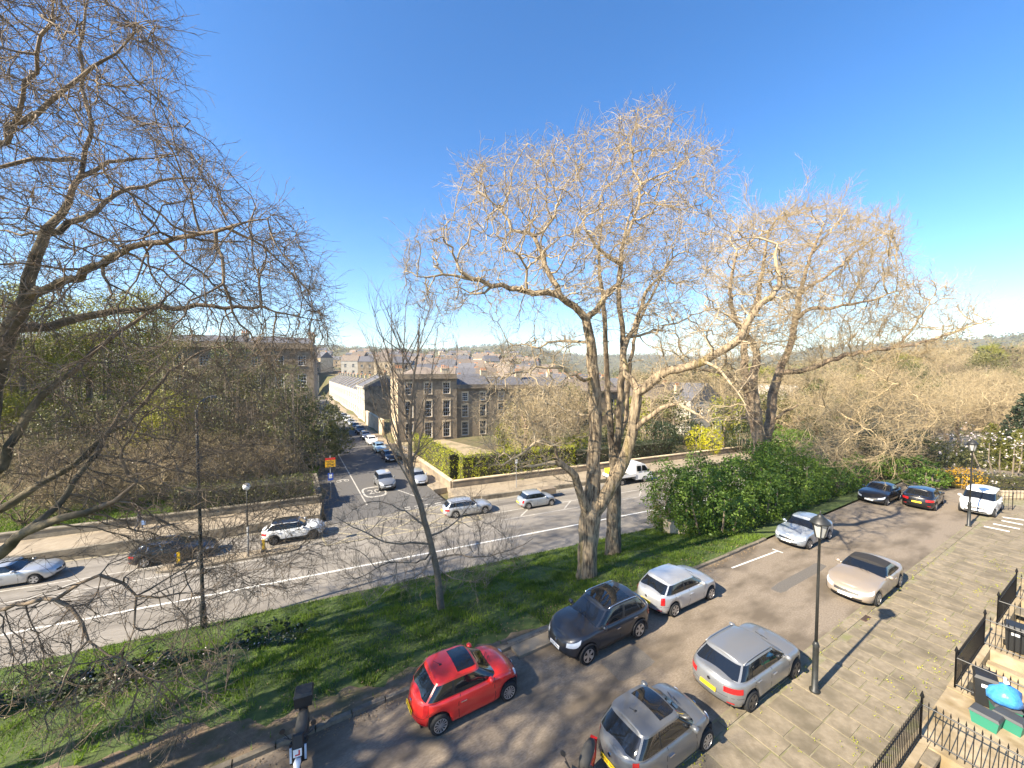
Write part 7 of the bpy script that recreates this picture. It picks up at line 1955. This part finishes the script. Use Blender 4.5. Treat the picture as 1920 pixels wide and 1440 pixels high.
# ---------------------------------------------------------------- walker on the far pavement
def person():
    p = px(262, 993, PZ); T = thing('person', 'person in dark clothes walking with a pale blue bag on the raised pavement', 'person', (p[0], p[1], PZ), HR + R(8))
    J = {'pel': (0, 0, .95), 'sp': (0, 0, 1.2), 'ch': (.02, 0, 1.38), 'nk': (.03, 0, 1.5), 'hd': (.05, 0, 1.62), 'tp': (.05, 0, 1.72),
         'hl': (0, .1, .9), 'kl': (.16, .1, .5), 'al': (.12, .1, .09), 'tl': (.28, .1, .04), 'hr': (0, -.1, .9), 'kr': (-.06, -.1, .49), 'ar': (-.3, -.1, .14), 'tr': (-.18, -.1, .05),
         'sl': (.02, .2, 1.42), 'el': (-.1, .25, 1.14), 'wl': (.02, .26, .9), 'fl': (.05, .26, .82), 'sr': (.02, -.2, 1.42), 'er': (.1, -.25, 1.14), 'wr': (.24, -.25, .93), 'fr': (.28, -.25, .86)}
    E = [('pel', 'sp'), ('sp', 'ch'), ('ch', 'nk'), ('nk', 'hd'), ('hd', 'tp'), ('pel', 'hl'), ('hl', 'kl'), ('kl', 'al'), ('al', 'tl'), ('pel', 'hr'), ('hr', 'kr'), ('kr', 'ar'), ('ar', 'tr'), ('ch', 'sl'), ('sl', 'el'), ('el', 'wl'), ('wl', 'fl'), ('ch', 'sr'), ('sr', 'er'), ('er', 'wr'), ('wr', 'fr')]
    rad = dict(pel=.15, sp=.13, ch=.15, nk=.055, hd=.095, tp=.07, hl=.1, kl=.065, al=.045, tl=.04, hr=.1, kr=.065, ar=.045, tr=.04, sl=.07, el=.05, wl=.035, fl=.035, sr=.07, er=.05, wr=.035, fr=.035)
    ks = list(J); me = bpy.data.meshes.new('body'); me.from_pydata([J[k] for k in ks], [(ks.index(a), ks.index(c)) for a, c in E], [])
    o = bpy.data.objects.new('body', me); col.objects.link(o)
    sk = o.modifiers.new('skin', 'SKIN'); sb = o.modifiers.new('sub', 'SUBSURF'); sb.levels = sb.render_levels = 1
    lay = me.skin_vertices[0].data if me.skin_vertices else None
    if lay is None:
        bm = bmesh.new(); bm.from_mesh(me); bm.verts.layers.skin.verify(); bm.to_mesh(me); bm.free(); lay = me.skin_vertices[0].data
    for i, k in enumerate(ks): lay[i].radius = (rad[k], rad[k]); lay[i].use_root = (k == 'pel')
    bpy.context.view_layer.update()
    ev = bpy.data.meshes.new_from_object(o.evaluated_get(bpy.context.evaluated_depsgraph_get()))
    bpy.data.objects.remove(o, do_unlink=True)
    skin = mat('skin', (.45, .28, .2), rough=.6); coat = mat('dark_coat', (.025, .025, .035), rough=.9); jeans = mat('dark_jeans', (.04, .05, .075), rough=.9); shoe = mat('pale_shoe', (.4, .38, .35), rough=.7)
    for m in (coat, jeans, skin, shoe): ev.materials.append(m)
    for f in ev.polygons:
        z = f.center.z; f.material_index = 2 if z > 1.5 or (abs(f.center.y) > .2 and z < .9) else (3 if z < .1 else (1 if z < .92 else 0)); f.use_smooth = True
    link('body', ev, T)
    b = MB(); b.lathe([(.09, 1.6), (.115, 1.66), (.1, 1.74), (.03, 1.79)], 10, (.03, 0, 0)); b.build('hair', mat('hair', (.05, .035, .025), rough=.8), T, smooth=True)
    b = MB(); b.hexa([(.2, -.34, .42), (.42, -.34, .42), (.42, -.22, .42), (.2, -.22, .42)], [(.16, -.33, .74), (.44, -.33, .74), (.44, -.23, .74), (.16, -.23, .74)]); b.tube([(.22, -.28, .74), (.28, -.27, .88), (.36, -.28, .74)], .012, 5)
    o = b.build('carrier_bag', mat('pale_blue_bag', (.45, .6, .85), rough=.5)); o.location = T.location; o.rotation_euler = T.rotation_euler; tag(o, "pale blue carrier bag held in the walker's hand", 'bag')
person()

# ---------------------------------------------------------------- HAZE: the air of the valley
b = MB(); b.box((0, 0, 72), (18400, 18400, 196)); hz = b.build('haze', bpy.data.materials.new('valley_air')); hz['kind'] = 'stuff'
hm_ = hz.data.materials[0]; hm_.use_nodes = True; hn = hm_.node_tree; hn.nodes.remove(hn.nodes['Principled BSDF'])
pv = hn.nodes.new('ShaderNodeVolumePrincipled'); pv.inputs['Color'].default_value = (.86, .92, 1, 1); pv.inputs['Density'].default_value = .00016; pv.inputs['Anisotropy'].default_value = .2
hn.links.new(pv.outputs[0], hn.nodes['Material Output'].inputs['Volume'])
tag(hz, 'thin pale haze filling the valley', 'haze')
